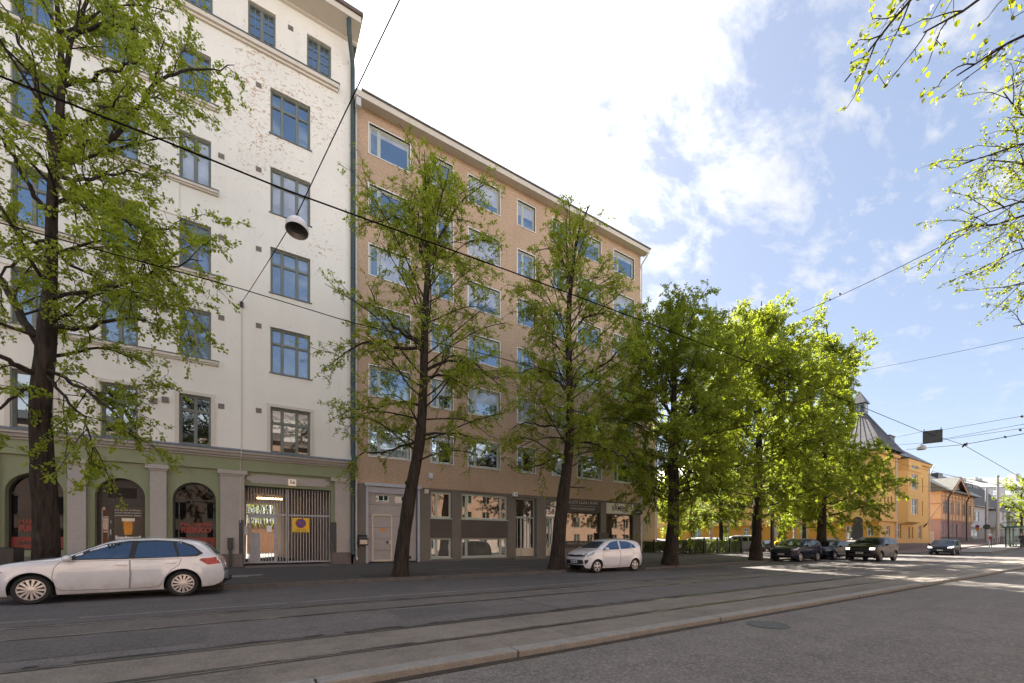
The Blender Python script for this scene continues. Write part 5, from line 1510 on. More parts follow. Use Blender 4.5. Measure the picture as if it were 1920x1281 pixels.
def make_tree(name, label, group, trunk, limbs=(), auto=None, seed=1, leafmat='leaf', size=.075, per=8, sec_gap=.42, twig_gap=.16, droop=.35, bark='bark', sec_len=.42, base=None, twl=.42, env=None, sec_max=2.2, lop=None):
    """trunk: (point, radius) list; limbs: (points, radius) lists; auto: dict(n, z0, z1, rad(u), r)"""
    rng = np.random.default_rng(seed)
    root = thing(name, label, 'tree', group=group)
    tp = [np.array(p, float) for p, _ in trunk]; tr = [r for _, r in trunk]
    m = 40
    tq, tl = resample(tp, m)
    L0 = np.r_[0, np.cumsum(np.linalg.norm(np.diff(np.array(tp), axis=0), axis=1))]
    rq = np.interp(np.linspace(0, L0[-1], m), L0, tr)
    VV, FF = [], []; off = 0
    def addt(P, Rr, k):
        nonlocal off
        V, F = np_tubes(P, Rr, k); VV.append(V); FF.append(F + off); off += len(V)
    # trunk with a knobbly surface
    k = 16
    V, F = np_tubes(tq[None], rq[None], k)
    V = V.reshape(m, k, 3)
    for i in range(m):
        w = 1 + .10 * np.sin(np.arange(k) * 2 * np.pi / k * 3 + i * .35 + seed) + rng.normal(0, .035, k)
        if i < 3: w += (.13 - .045 * i) * (.5 + .5 * np.sin(np.arange(k) * 2 * np.pi / k * 5 + seed))
        V[i] = tq[i] + (V[i] - tq[i]) * w[:, None]
    VV.append(V.reshape(-1, 3)); FF.append(F); off += m * k
    # burrs
    for i in range(rng.integers(4, 8)):
        j = rng.integers(3, 20); a = rng.uniform(0, 6.28); c = tq[j] + rq[j] * .85 * np.array([np.cos(a), np.sin(a), 0]); s = rq[j] * rng.uniform(.25, .42)
        p = np.stack([c + np.array([0, 0, s * h]) for h in (-1.2, -.6, 0, .6, 1.1)])
        addt(p[None], s * np.array([[.1, .8, 1., .75, .1]]), 7)
    LM = []
    for pts, r0 in limbs:
        q, L = resample(pts, 14)
        q[2:-1] += rng.normal(0, .018 * L ** .5, (11, 3))
        LM.append((q, r0, L))
    if auto:
        a0 = rng.uniform(0, 6.28)
        for i in range(auto['n']):
            u = (i + rng.uniform(.1, .9)) / auto['n']
            zt = auto['z0'] + (auto['z1'] - auto['z0']) * u
            j = int(np.argmin(np.abs(tq[:, 2] - zt)))
            p = tq[j].copy(); az = a0 + i * 2.4 + rng.uniform(-.4, .4)
            L = auto['rad'](u) * rng.uniform(.72, 1.12)
            el = R(8 + 50 * u + rng.uniform(-12, 14)) if 'el' not in auto else R(auto['el'](u) + rng.uniform(-10, 10))
            d = np.array([np.cos(az) * np.cos(el), np.sin(az) * np.cos(el), np.sin(el)])
            pts = [p.copy()]; n = 9; st = L / np.cos(min(el, R(60))) / n
            for q_ in range(n):
                d = unit(d + rng.normal(0, .13, 3) + np.array([0, 0, (.06 if q_ < 4 else -droop * .35)]))
                pts.append(pts[-1] + d * st)
            q, LL = resample(pts, 12)
            LM.append((q, min(rq[j] * .55, auto.get('r', .09) * (1.1 - .6 * u)), LL))
    S, T = [], []
    def inside(p, k=1.):
        z0_, z1_, rf = env
        u = (p[2] - z0_) / (z1_ - z0_)
        if u > .90 + .06 * k * k + .06 * math.sin(p[0] * 1.9 + p[1] * 2.3): return False
        if lop is not None and lop(p): return False
        j = int(np.argmin(np.abs(tq[:, 2] - p[2]))); r_ = math.hypot(p[0] - tq[j][0], p[1] - tq[j][1])
        az_ = math.atan2(p[1] - tq[j][1], p[0] - tq[j][0])
        w_ = 1 + .20 * math.sin(az_ * 3 + p[2] * .9 + seed) + .13 * math.sin(az_ * 5 - p[2] * 1.7 + seed * 2) + rng.normal(0, .07)
        return r_ < rf(min(1, max(0, u))) * k * w_
    for li, (q, r0, L) in enumerate(LM):
        kx = 1.4 if li < len(limbs) else 1.
        if env is not None:
            cut = next((i for i in range(3, len(q)) if not inside(q[i], kx)), None)
            if cut is not None:
                q, L = resample(q[:max(cut, 3)], len(q))
        mm = len(q)
        t = np.linspace(0, 1, mm)
        addt(q[None], (r0 * (1 - t) ** .8 + .008)[None], 7 if r0 > .05 else 5)
        ns = max(3, int(L / sec_gap))
        for i in range(ns):
            f = .16 + .84 * (i + rng.uniform(0, 1)) / ns
            x = min(f, .999) * (mm - 1); j = int(x); p = q[j] + (q[min(j + 1, mm - 1)] - q[j]) * (x - j)
            d0 = unit(q[min(j + 1, mm - 1)] - q[max(j - 1, 0)])
            ax = unit(np.cross(d0, rng.normal(0, 1, 3))); an = rng.uniform(R(25), R(70)) * (1 - .5 * max(0, f - .6))
            d = unit(d0 * np.cos(an) + ax * np.sin(an) + np.array([0, 0, .10]))
            l = min(sec_max, sec_len * L * (1.15 - .75 * f) * rng.uniform(.5, 1.15) + .25)
            if env is not None and not inside(p + d * l, kx):
                l *= .45
                if not inside(p + d * l, kx): continue
            pts = [p]; n = 5
            for q_ in range(n):
                d = unit(d + rng.normal(0, .16, 3) + np.array([0, 0, -droop * .42 * q_ / n]))
                pts.append(pts[-1] + d * l / n)
            S.append((np.array(pts), l, max(.006, r0 * .30 * (1.1 - f)), kx))
    if S:
        addt(np.stack([s[0] for s in S]), np.stack([np.linspace(min(.03, s[2] + .004), .004, 6) for s in S]), 4)
    for pts, l, r_, kx in S:
        nt_ = max(2, int(l / twig_gap))
        for i in range(nt_ + 1):
            f = .12 + .88 * (i + rng.uniform(0, 1)) / (nt_ + 1) if i < nt_ else 1.
            x = min(f, .999) * 5; j = int(x); p = pts[j] + (pts[j + 1] - pts[j]) * (x - j)
            d0 = unit(pts[j + 1] - pts[j])
            d = unit(d0 * .75 + rng.normal(0, .55, 3)); ll = twl * rng.uniform(.45, 1.25)
            p1 = p + d * ll * .5; d = unit(d + np.array([0, 0, -droop]) + rng.normal(0, .15, 3)); p2 = p1 + d * ll * .5
            if env is None or inside(p2, kx * 1.04): T.append((p, p1, p2))
    T = np.array(T)
    addt(T, np.tile(np.array([[.0045, .0034, .002]]), (len(T), 1)), 3)
    # leaves along the twigs, in tufts
    n = len(T)
    cnt = rng.poisson(per, n) * (rng.uniform(0, 1, n) > .10)
    ids = np.repeat(np.arange(n), cnt)
    f = rng.uniform(.05, 1., len(ids)) ** .75
    A, B, D = T[ids, 0], T[ids, 1], T[ids, 2]
    pos = np.where((f < .5)[:, None], A + (B - A) * (f * 2)[:, None], B + (D - B) * (f * 2 - 1)[:, None])
    dr_ = D - A; dr_ /= np.linalg.norm(dr_, axis=1, keepdims=True) + 1e-9
    V, F = np_leaves(pos + rng.normal(0, size * .62, pos.shape), dr_, size, rng)
    np_mesh('trunk', np.concatenate(VV), np.concatenate(FF), M[bark], root)
    np_mesh('crown', V, F, M[leafmat], root, False); print('TREE', label[:30], len(T), len(pos), flush=True)
    b = tp[0] if base is None else base
    adopt(root, tuple(b))
    return root

def TP(lst, fw, fr=0.):
    return [(tuple(PF(px, py, fw)), r * .97 / math.sqrt(1 + ((px - CX) / FPX) ** 2)) for px, py, r in lst]
def LB(pts, fw, slope=0., r=.08):
    return ([tuple(PF(px, py, fw + slope * i / (len(pts) - 1))) for i, (px, py) in enumerate(pts)], r * .9 / math.sqrt(1 + ((pts[0][0] - CX) / FPX) ** 2))
G = 'lime trees along the kerb'
prof = lambda Rm: (lambda u: Rm * float(np.interp(u, [0, .2, .5, .8, 1], [.78, 1., .95, .76, .42])))

f1 = 10.8
make_tree('lime_tree', 'big thick-trunked lime tree behind the white estate car at the arched bar', G,
    TP([(85, 1118, .48), (85, 1080, .42), (85, 1000, .385), (84, 930, .37), (80, 850, .335), (76, 770, .32), (82, 700, .32), (89, 620, .30), (93, 550, .215), (95, 470, .19), (97, 390, .165), (100, 320, .15), (112, 230, .13), (118, 150, .11), (114, 80, .09), (105, 0, .07), (100, -130, .04)], f1),
    [LB([(80, 700), (45, 692), (10, 670), (-50, 640), (-110, 630)], f1, -1.2, .13), LB([(76, 650), (45, 597), (15, 547), (-20, 500), (-60, 420), (-90, 330)], f1, .9, .17),
     LB([(105, 612), (140, 612), (168, 622), (195, 606), (225, 594), (262, 595), (290, 610)], f1, -.8, .10), LB([(100, 330), (124, 326), (187, 378), (240, 423), (300, 431), (340, 455)], f1, -1.5, .10),
     LB([(110, 350), (157, 390), (225, 435), (277, 480), (320, 530), (345, 560)], f1, -2.4, .085), LB([(110, 300), (187, 262), (240, 247), (258, 195), (281, 161), (300, 120), (310, 70)], f1, .8, .10),
     LB([(270, 178), (300, 150), (330, 135), (365, 128), (400, 131), (440, 122)], f1 + .7, .5, .06), LB([(118, 160), (180, 144), (210, 129), (255, 118), (275, 100)], f1, -1.2, .075),
     LB([(118, 150), (140, 80), (160, 20), (178, -60), (190, -140)], f1, 1.0, .09), LB([(146, 62), (195, 43), (240, 49), (280, 70)], f1 + .3, -.8, .06),
     LB([(100, 310), (80, 190), (62, 135), (40, 85), (10, 30), (-20, -30)], f1, .6, .10), LB([(94, 400), (60, 360), (35, 320), (10, 268), (-30, 200)], f1, -1.0, .09),
     LB([(95, 450), (130, 500), (190, 520), (250, 560), (300, 560)], f1, 1.6, .07), LB([(84, 690), (140, 720), (200, 760), (240, 800), (262, 830)], f1, -1.3, .075), LB([(84, 700), (120, 740), (160, 800), (180, 850)], f1, -1.8, .06),
     LB([(80, 720), (40, 735), (0, 770), (-40, 800)], f1, -1.4, .07), LB([(96, 430), (70, 470), (20, 500), (-30, 560)], f1, -1.8, .07), LB([(112, 260), (160, 230), (200, 200), (240, 180)], f1, -1.8, .06),
     LB([(130, 340), (200, 330), (250, 320), (300, 340)], f1, 1.2, .06), LB([(92, 560), (150, 545), (230, 530), (300, 500), (380, 490)], f1, -1.5, .075)],
    dict(n=22, z0=6., z1=16.6, rad=lambda u: 2.7, r=.04), 11, 'leaf', .064, 25, .40, .15, .40)
f2 = 15.0
make_tree('lime_tree', 'slender leaning lime tree at the kerb in front of the garage door', G,
    TP([(751, 1084, .34), (753, 1062, .275), (757, 1010, .245), (764, 960, .24), (772, 905, .22), (783, 850, .205), (790, 800, .18), (795, 720, .155), (796, 650, .145), (797, 600, .13), (800, 540, .115), (803, 480, .10), (800, 440, .08), (792, 400, .06), (800, 350, .04), (806, 310, .02)], f2),
    [LB([(801, 500), (825, 457), (836, 423), (858, 387), (881, 361), (909, 345), (937, 330)], f2, .8, .07), LB([(800, 500), (780, 440), (760, 409), (726, 409), (690, 415)], f2, -.9, .06),
     LB([(782, 440), (797, 418), (819, 395), (830, 360), (826, 320)], f2 - .3, .4, .04), LB([(796, 652), (757, 653), (732, 652), (712, 635), (679, 642), (650, 662), (615, 690)], f2, -.6, .065),
     LB([(795, 650), (752, 625), (732, 606), (707, 575), (690, 535)], f2, -1.5, .06), LB([(797, 697), (819, 681), (847, 674), (881, 676), (910, 700), (935, 722)], f2, -.8, .06),
     LB([(797, 715), (819, 702), (845, 707), (885, 728)], f2, -1.6, .045), LB([(791, 762), (766, 752), (721, 763), (670, 766), (640, 780)], f2, .5, .055), LB([(787, 816), (819, 813), (875, 815), (910, 832)], f2, -.9, .055),
     LB([(783, 828), (757, 836), (712, 850), (675, 850), (650, 880)], f2, -.6, .05)],
    dict(n=46, z0=4.2, z1=14.0, rad=prof(3.5), r=.026), 22, 'leaf', .060, 21, .36, .15, .42, env=(3.2, 15.2, lambda u: float(np.interp(u, [0, .2, .6, .85, 1], [2.6, 3.9, 3.2, 3.0, 2.2]))))
f3 = 18.8
make_tree('lime_tree', 'slender lime tree at the kerb beside the small white hatchback', G,
    TP([(1042, 1070, .40), (1044, 1045, .32), (1050, 980, .285), (1058, 920, .28), (1066, 860, .23), (1070, 800, .19), (1068, 740, .165), (1066, 660, .14), (1066, 600, .12), (1070, 540, .1), (1076, 480, .08), (1085, 430, .06), (1105, 385, .03)], f3),
    [LB([(1068, 742), (1089, 709), (1113, 694), (1140, 685), (1152, 661), (1174, 646), (1204, 647)], f3, -.9, .08), LB([(1067, 742), (1050, 715), (1023, 696), (992, 691), (965, 700)], f3, -.6, .065),
     LB([(1066, 630), (1090, 600), (1120, 590), (1150, 560), (1175, 540)], f3, .6, .06), LB([(1072, 520), (1050, 480), (1030, 465), (1005, 470)], f3, -.5, .045), LB([(1070, 800), (1020, 800), (980, 790), (955, 810)], f3, -.8, .06), LB([(1070, 830), (1110, 830), (1160, 850), (1190, 880)], f3, -1.2, .06),
     LB([(1068, 850), (1020, 870), (980, 880), (950, 870)], f3, -1.4, .055)],
    dict(n=54, z0=4.0, z1=15.2, rad=prof(3.8), r=.028), 33, 'leaf', .064, 22, .36, .15, .45, env=(3.2, 16.9, lambda u: float(np.interp(u, [0, .1, .22, .6, .85, 1], [1.3, 2.4, 3.9, 3.1, 2.2, 1.1]))))
f4 = 22.2
make_tree('lime_tree', 'broad dark lime tree with low forking limbs between the parked cars', G,
    TP([(1257, 1062, .50), (1258, 1038, .38), (1262, 980, .32), (1263, 900, .29), (1262, 835, .26), (1263, 780, .17), (1264, 720, .14), (1264, 660, .11), (1268, 600, .08), (1275, 545, .03)], f4),
    [LB([(1262, 838), (1248, 815), (1225, 785), (1212, 775), (1180, 750), (1150, 735)], f4, -.8, .14), LB([(1264, 838), (1280, 820), (1310, 812), (1350, 808), (1400, 800), (1435, 785)], f4, -.5, .16),
     LB([(1264, 745), (1300, 690), (1315, 650), (1340, 600), (1350, 550)], f4, .8, .09), LB([(1263, 790), (1230, 720), (1210, 650), (1205, 590)], f4, .7, .09), LB([(1264, 800), (1320, 740), (1370, 700), (1400, 650), (1405, 600)], f4, -.8, .1), LB([(1263, 870), (1310, 890), (1350, 930), (1370, 960)], f4, -1.6, .07), LB([(1263, 860), (1290, 900), (1300, 950), (1290, 985)], f4, -2.2, .05), LB([(1263, 860), (1235, 910), (1215, 960), (1220, 990)], f4, -1.8, .05)],
    dict(n=74, z0=3.1, z1=13.8, rad=prof(6.0), r=.036), 44, 'leaf_mid', .078, 26, .40, .15, .48, env=(2.0, 14.9, lambda u: float(np.interp(u, [0, .15, .3, .6, .85, 1], [2.0, 3.4, 5.2, 5.1, 4.0, 2.3]))))
f5 = 27.7
make_tree('lime_tree', 'tall sunlit lime tree behind the dark lamp post and black crossover', G,
    TP([(1417, 1055, .52), (1419, 1015, .36), (1421, 950, .31), (1422, 880, .26), (1424, 800, .21), (1424, 720, .16), (1425, 640, .11), (1428, 565, .03)], f5),
    [LB([(1423, 800), (1460, 740), (1490, 680), (1515, 620), (1535, 575)], f5, .5, .1), LB([(1423, 790), (1390, 720), (1370, 650), (1360, 600)], f5, .6, .1), LB([(1424, 700), (1440, 640), (1465, 590), (1480, 560)], f5, -.5, .07), LB([(1422, 850), (1470, 830), (1510, 850), (1520, 900)], f5, -1.5, .08)],
    dict(n=74, z0=3.1, z1=16.2, rad=prof(6.8), r=.038), 55, 'leaf_lit', .090, 28, .42, .16, .48, env=(2.0, 17.6, lambda u: float(np.interp(u, [0, .2, .6, .85, 1], [4.6, 5.8, 5.6, 4.8, 3.0]))))
f6 = 32.7
make_tree('lime_tree', 'bright yellow-green lime tree farthest along the kerb, before the yellow corner house', G,
    TP([(1536, 1049, .55), (1540, 1008, .40), (1543, 950, .32), (1546, 880, .27), (1548, 800, .21), (1553, 720, .15), (1556, 650, .09), (1548, 608, .03)], f6),
    [LB([(1547, 820), (1590, 800), (1640, 800), (1680, 835), (1706, 862)], f6, -.5, .11), LB([(1549, 790), (1590, 740), (1620, 690), (1640, 665)], f6, .6, .1), LB([(1548, 800), (1510, 740), (1490, 680), (1500, 640)], f6, .5, .1), LB([(1546, 870), (1600, 880), (1650, 900), (1680, 930)], f6, -1., .08), LB([(1546, 890), (1590, 920), (1620, 960), (1625, 985)], f6, -1.8, .06), LB([(1546, 890), (1500, 920), (1480, 960), (1470, 990)], f6, -2.0, .06)],
    dict(n=80, z0=2.9, z1=17.0, rad=prof(7.4), r=.038), 66, 'leaf_lit', .098, 28, .46, .17, .46, env=(1.9, 18.6, lambda u: float(np.interp(u, [0, .1, .2, .36, .6, .77, .9, 1], [3.0, 4.2, 5.4, 5.9, 4.5, 3.3, 2.1, 1.1]))), lop=lambda p: 9. < p[2] < 15.8 and (p[0] - 38.2) * .363 - (p[1] - 14.9) * .93 > 2.2 + .4 * math.sin(p[2] * 3))
# trees on the near side whose branch tips reach into the view
T1 = (8.9, -3.2)
make_tree('lime_tree', 'lime tree on the near side whose bare-tipped twigs hang in at the upper corner', None,
    [((T1[0], T1[1], 0.), .36), ((T1[0] + .05, T1[1], 1.2), .27), ((T1[0], T1[1] + .1, 3.5), .23), ((T1[0] - .1, T1[1] + .1, 6.), .18), ((T1[0], T1[1], 8.5), .12), ((T1[0] + .1, T1[1], 11.), .04)],
    [([(T1[0] - .05, T1[1] + .1, 5.2), tuple(PF(2050, -260, 4.6)), tuple(PF(1830, -130, 4.9)), tuple(PF(1745, -70, 5.0)), tuple(PF(1706, 0, 5.0)), tuple(PF(1660, 72, 5.)), tuple(PF(1627, 118, 5.1)), tuple(PF(1584, 153, 5.1))], .05),
     ([(T1[0] - .05, T1[1] + .1, 5.0), tuple(PF(2100, -150, 4.4)), tuple(PF(1900, -60, 4.7)), tuple(PF(1820, 0, 4.8)), tuple(PF(1785, 26, 4.8)), tuple(PF(1759, 48, 4.9)), tuple(PF(1732, 61, 4.9))], .04),
     ([(T1[0] - .05, T1[1] + .1, 4.4), tuple(PF(2100, -40, 4.4)), tuple(PF(1925, 50, 4.7)), tuple(PF(1881, 83, 4.8)), tuple(PF(1846, 109, 4.9)), tuple(PF(1820, 127, 4.9)), tuple(PF(1794, 142, 5.0))], .04)],
    dict(n=12, z0=6., z1=10.8, rad=lambda u: 1.9, r=.05, el=lambda u: 55), 77, 'leaf_tip', .055, 6.5, .28, .22, .25, sec_len=.10, twl=.22)
T2 = (19.5, -1.2)
make_tree('lime_tree', 'lime tree on the near side whose budding branches reach in below the upper corner', None,
    [((T2[0], T2[1], 0.), .38), ((T2[0], T2[1], 1.2), .28), ((T2[0] - .1, T2[1], 4), .24), ((T2[0] - .1, T2[1] + .1, 7), .19), ((T2[0], T2[1], 10), .12), ((T2[0], T2[1], 13), .04)],
    [([(T2[0] - .1, T2[1] + .1, z)] + [tuple(PF(px, py, fw)) for px, py, fw in pts], .055) for z, pts in (
        (8.2, [(2060, 230, 9.2), (1960, 250, 9.1), (1925, 215, 9.), (1898, 190, 9.), (1881, 172, 9.)]), (8.0, [(2060, 270, 9.2), (1925, 265, 9.), (1872, 284, 9.), (1837, 297, 9.), (1807, 306, 9.)]),
        (7.6, [(2060, 300, 9.), (1930, 320, 8.8), (1880, 330, 8.8), (1850, 300, 8.8)]), (7.0, [(2060, 380, 9.2), (1925, 385, 9.), (1872, 393, 9.), (1846, 406, 9.), (1820, 411, 9.)]), (6.8, [(2060, 400, 9.4), (1920, 403, 9.2), (1885, 407, 9.2), (1846, 416, 9.2), (1802, 433, 9.2), (1772, 446, 9.2)]),
        (6.4, [(2060, 430, 9.2), (1930, 455, 9.), (1881, 485, 9.), (1842, 503, 9.)]), (5.8, [(2060, 500, 9.2), (1930, 532, 9.), (1881, 540, 9.)]), (5.4, [(2060, 560, 9.), (1940, 600, 9.), (1900, 612, 9.)]), (8.6, [(2060, 130, 9.), (1960, 110, 9.), (1915, 140, 9.), (1905, 165, 9.)]))],
    dict(n=14, z0=6.5, z1=12.6, rad=lambda u: 2.0, r=.06, el=lambda u: 60), 88, 'leaf_tip', .050, 9., .28, .14, .25, sec_len=.20, twl=.26)
# courtyard birches and a small tree down the street
for (px, py, fw, s, lab) in ((1333, 1022, 47., 91, 'white-stemmed birch behind the hedge, left of the steel lamp pole'), (1490, 1020, 48., 92, 'white-stemmed weeping birch behind the black crossover')):
    b = PF(px, py, fw); b.z = .25
    make_tree('birch_tree', lab, 'birches by the side street', [((b.x, b.y, b.z), .17), ((b.x, b.y, 2.5), .14), ((b.x + .1, b.y, 6), .10), ((b.x, b.y + .1, 10), .05), ((b.x, b.y, 12), .02)], [],
        dict(n=40, z0=3.0, z1=11.6, rad=prof(3.2), r=.035), s, 'leaf_birch', .095, 14, .34, .18, .95, 'birch')
b = PF(1915, 1012, 70.)
make_tree('street_tree', 'small bright leafy tree beside the grey-green house far down the street', None, [((b.x, b.y, gz(b.x)), .2), ((b.x, b.y, 4), .16), ((b.x, b.y, 8.), .1), ((b.x, b.y, 10.6), .03)], [],
    dict(n=30, z0=3.2, z1=10.4, rad=prof(3.2), r=.06), 93, 'leaf_lit', .2, 8, .5, .25, .4)
for i, (px, fw, h, lab) in enumerate(((1335, 78., 11., 'leafy tree far up the side street behind the birch'), (1262, 62., 10., 'leafy tree in the yard behind the broad dark lime'), (1352, 42., 13., 'bright leafy tree just behind the clipped hedge and steel pole'), (1508, 46., 13.5, 'bright leafy tree behind the parked crossover, right of the weeping birch'))):
    b = PF(px, 1015, fw)
    make_tree('street_tree', lab, None, [((b.x, b.y, .2), .2), ((b.x, b.y, 4), .16), ((b.x, b.y, h * .75), .1), ((b.x, b.y, h), .03)], [], dict(n=44, z0=2.8, z1=h - .3, rad=prof(4.2), r=.05), 120 + i, 'leaf' if i < 2 else 'leaf_lit', .2 if i < 2 else .12, 8 if i < 2 else 20, .5, .22, .5)

# hedges
def hedge(label, p, q, w, h, z0, seed, n=9000, size=.055, mat='hedge', name='hedge', thick=.09):
    rng = np.random.default_rng(seed)
    p, q = np.array(p, float), np.array(q, float); d = q - p; L = np.linalg.norm(d); d /= L; nn = np.array([-d[1], d[0]])
    u = rng.uniform(0, L, n); s = rng.uniform(0, 1, n); face = rng.choice(4, n, p=[.46, .14, .36, .04])
    dep = np.abs(rng.normal(0, thick, n))
    wob = lambda a: .07 * np.sin(a * 3.1 + seed) + .05 * np.sin(a * 7.7)
    v = np.where(face == 0, -w / 2 + dep, np.where(face == 1, w / 2 - dep, (s - .5) * w))
    z = np.where(face == 2, h - dep + wob(u) + np.abs(rng.normal(0, .04, n)), s * (h + wob(u)))
    v = v + .06 * np.sin(u * 4.3 + z * 5) * np.where(face < 2, 1, 0)
    e = face == 3; u = np.where(e, np.where(rng.uniform(0, 1, n) < .5, dep, L - dep), u)
    pos = np.stack([p[0] + d[0] * u + nn[0] * v, p[1] + d[1] * u + nn[1] * v, z0 + z], 1)
    out = np.stack([nn[0] * np.sign(v), nn[1] * np.sign(v), np.full(n, .8)], 1) + rng.normal(0, .5, (n, 3))
    V, F = np_leaves(pos, out, size, rng, .25)
    root = thing(name, label, 'hedge')
    np_mesh('foliage', V, F, M[mat], root, False)
    m_ = MB(); ns = int(L / .3)
    r3 = random.Random(seed)
    for i in range(ns):
        a = (i + .5) / ns * L; x, y = p[0] + d[0] * a, p[1] + d[1] * a
        for k_ in range(3):
            m_.tube([(x, y, z0 - .05), (x + r3.uniform(-.15, .15), y + r3.uniform(-.15, .15), z0 + h * .6), (x + r3.uniform(-.25, .25), y + r3.uniform(-.25, .25), z0 + h * .95)], [.014, .01, .004], 4)
    # thicket of inner twigs that keeps the light out
    for i in range(int(L / .12)):
        a = (i + .5) * .12; x, y = p[0] + d[0] * a, p[1] + d[1] * a
        m_.tube([(x + r3.uniform(-.1, .1), y + r3.uniform(-.2, .2), z0), (x + r3.uniform(-.2, .2), y + r3.uniform(-.2, .2), z0 + h * .9)], .035, 4, 0, False)
    m_.build('stems', M['twig'], root)
    adopt(root, ((p[0] + q[0]) / 2, (p[1] + q[1]) / 2, z0))
    return root
a = PF(1268, 1030, 35.8); b = PF(1381, 1030, 41.4)
FA = (a.x, a.y); FB = (b.x, b.y)
hedge('clipped green hedge behind the black iron fence, sunlit along its top', FA, FB, 1.1, 1.12, .24, 5, 16000, .075)
a2 = PF(1203, 1030, 41.5); b2 = PF(1250, 1030, 42.5)
hedge('short clipped hedge behind the fence at the corner of the orange building', (a2.x, a2.y), (b2.x, b2.y), .9, .95, .3, 6, 7000, .075)
# green growth and the wall at the end of the passage
cw = thing('courtyard_wall', 'brown courtyard wall with greenery seen through the passage gate', 'wall')
m_ = MB(); m_.box(-12, 12, 46, 46.3, .3, 3.1); m_.build('wall', plaster('yard_wall', (.26, .15, .09), .25, .4), cw)
adopt(cw, (0, 46, .3))
hedge('leafy creeper over the courtyard wall seen through the passage gate', (-9, 46.0), (8, 46.0), 1.2, 2.6, 2.6, 8, 9000, .14, 'leaf_lit', 'creeper_hedge', .25)
# ================================================================== CARS
def smooth_profile(pts, n):
    """Catmull-Rom through (x,z) points ordered by falling x -> function z(x)"""
    P = [Vector(p) for p in pts]
    out = []
    for i in range(len(P) - 1):
        p0, p1, p2, p3 = P[max(i - 1, 0)], P[i], P[i + 1], P[min(i + 2, len(P) - 1)]
        for k in range(n):
            t = k / n
            q = .5 * ((2 * p1) + (-p0 + p2) * t + (2 * p0 - 5 * p1 + 4 * p2 - p3) * t * t + (-p0 + 3 * p1 - 3 * p2 + p3) * t ** 3)
            out.append((q.x, q.y))
    out.append(tuple(P[-1]))
    xs = np.array([o[0] for o in out][::-1]); zs = np.array([o[1] for o in out][::-1])
    o = np.argsort(xs); return lambda x: float(np.interp(x, xs[o], zs[o]))

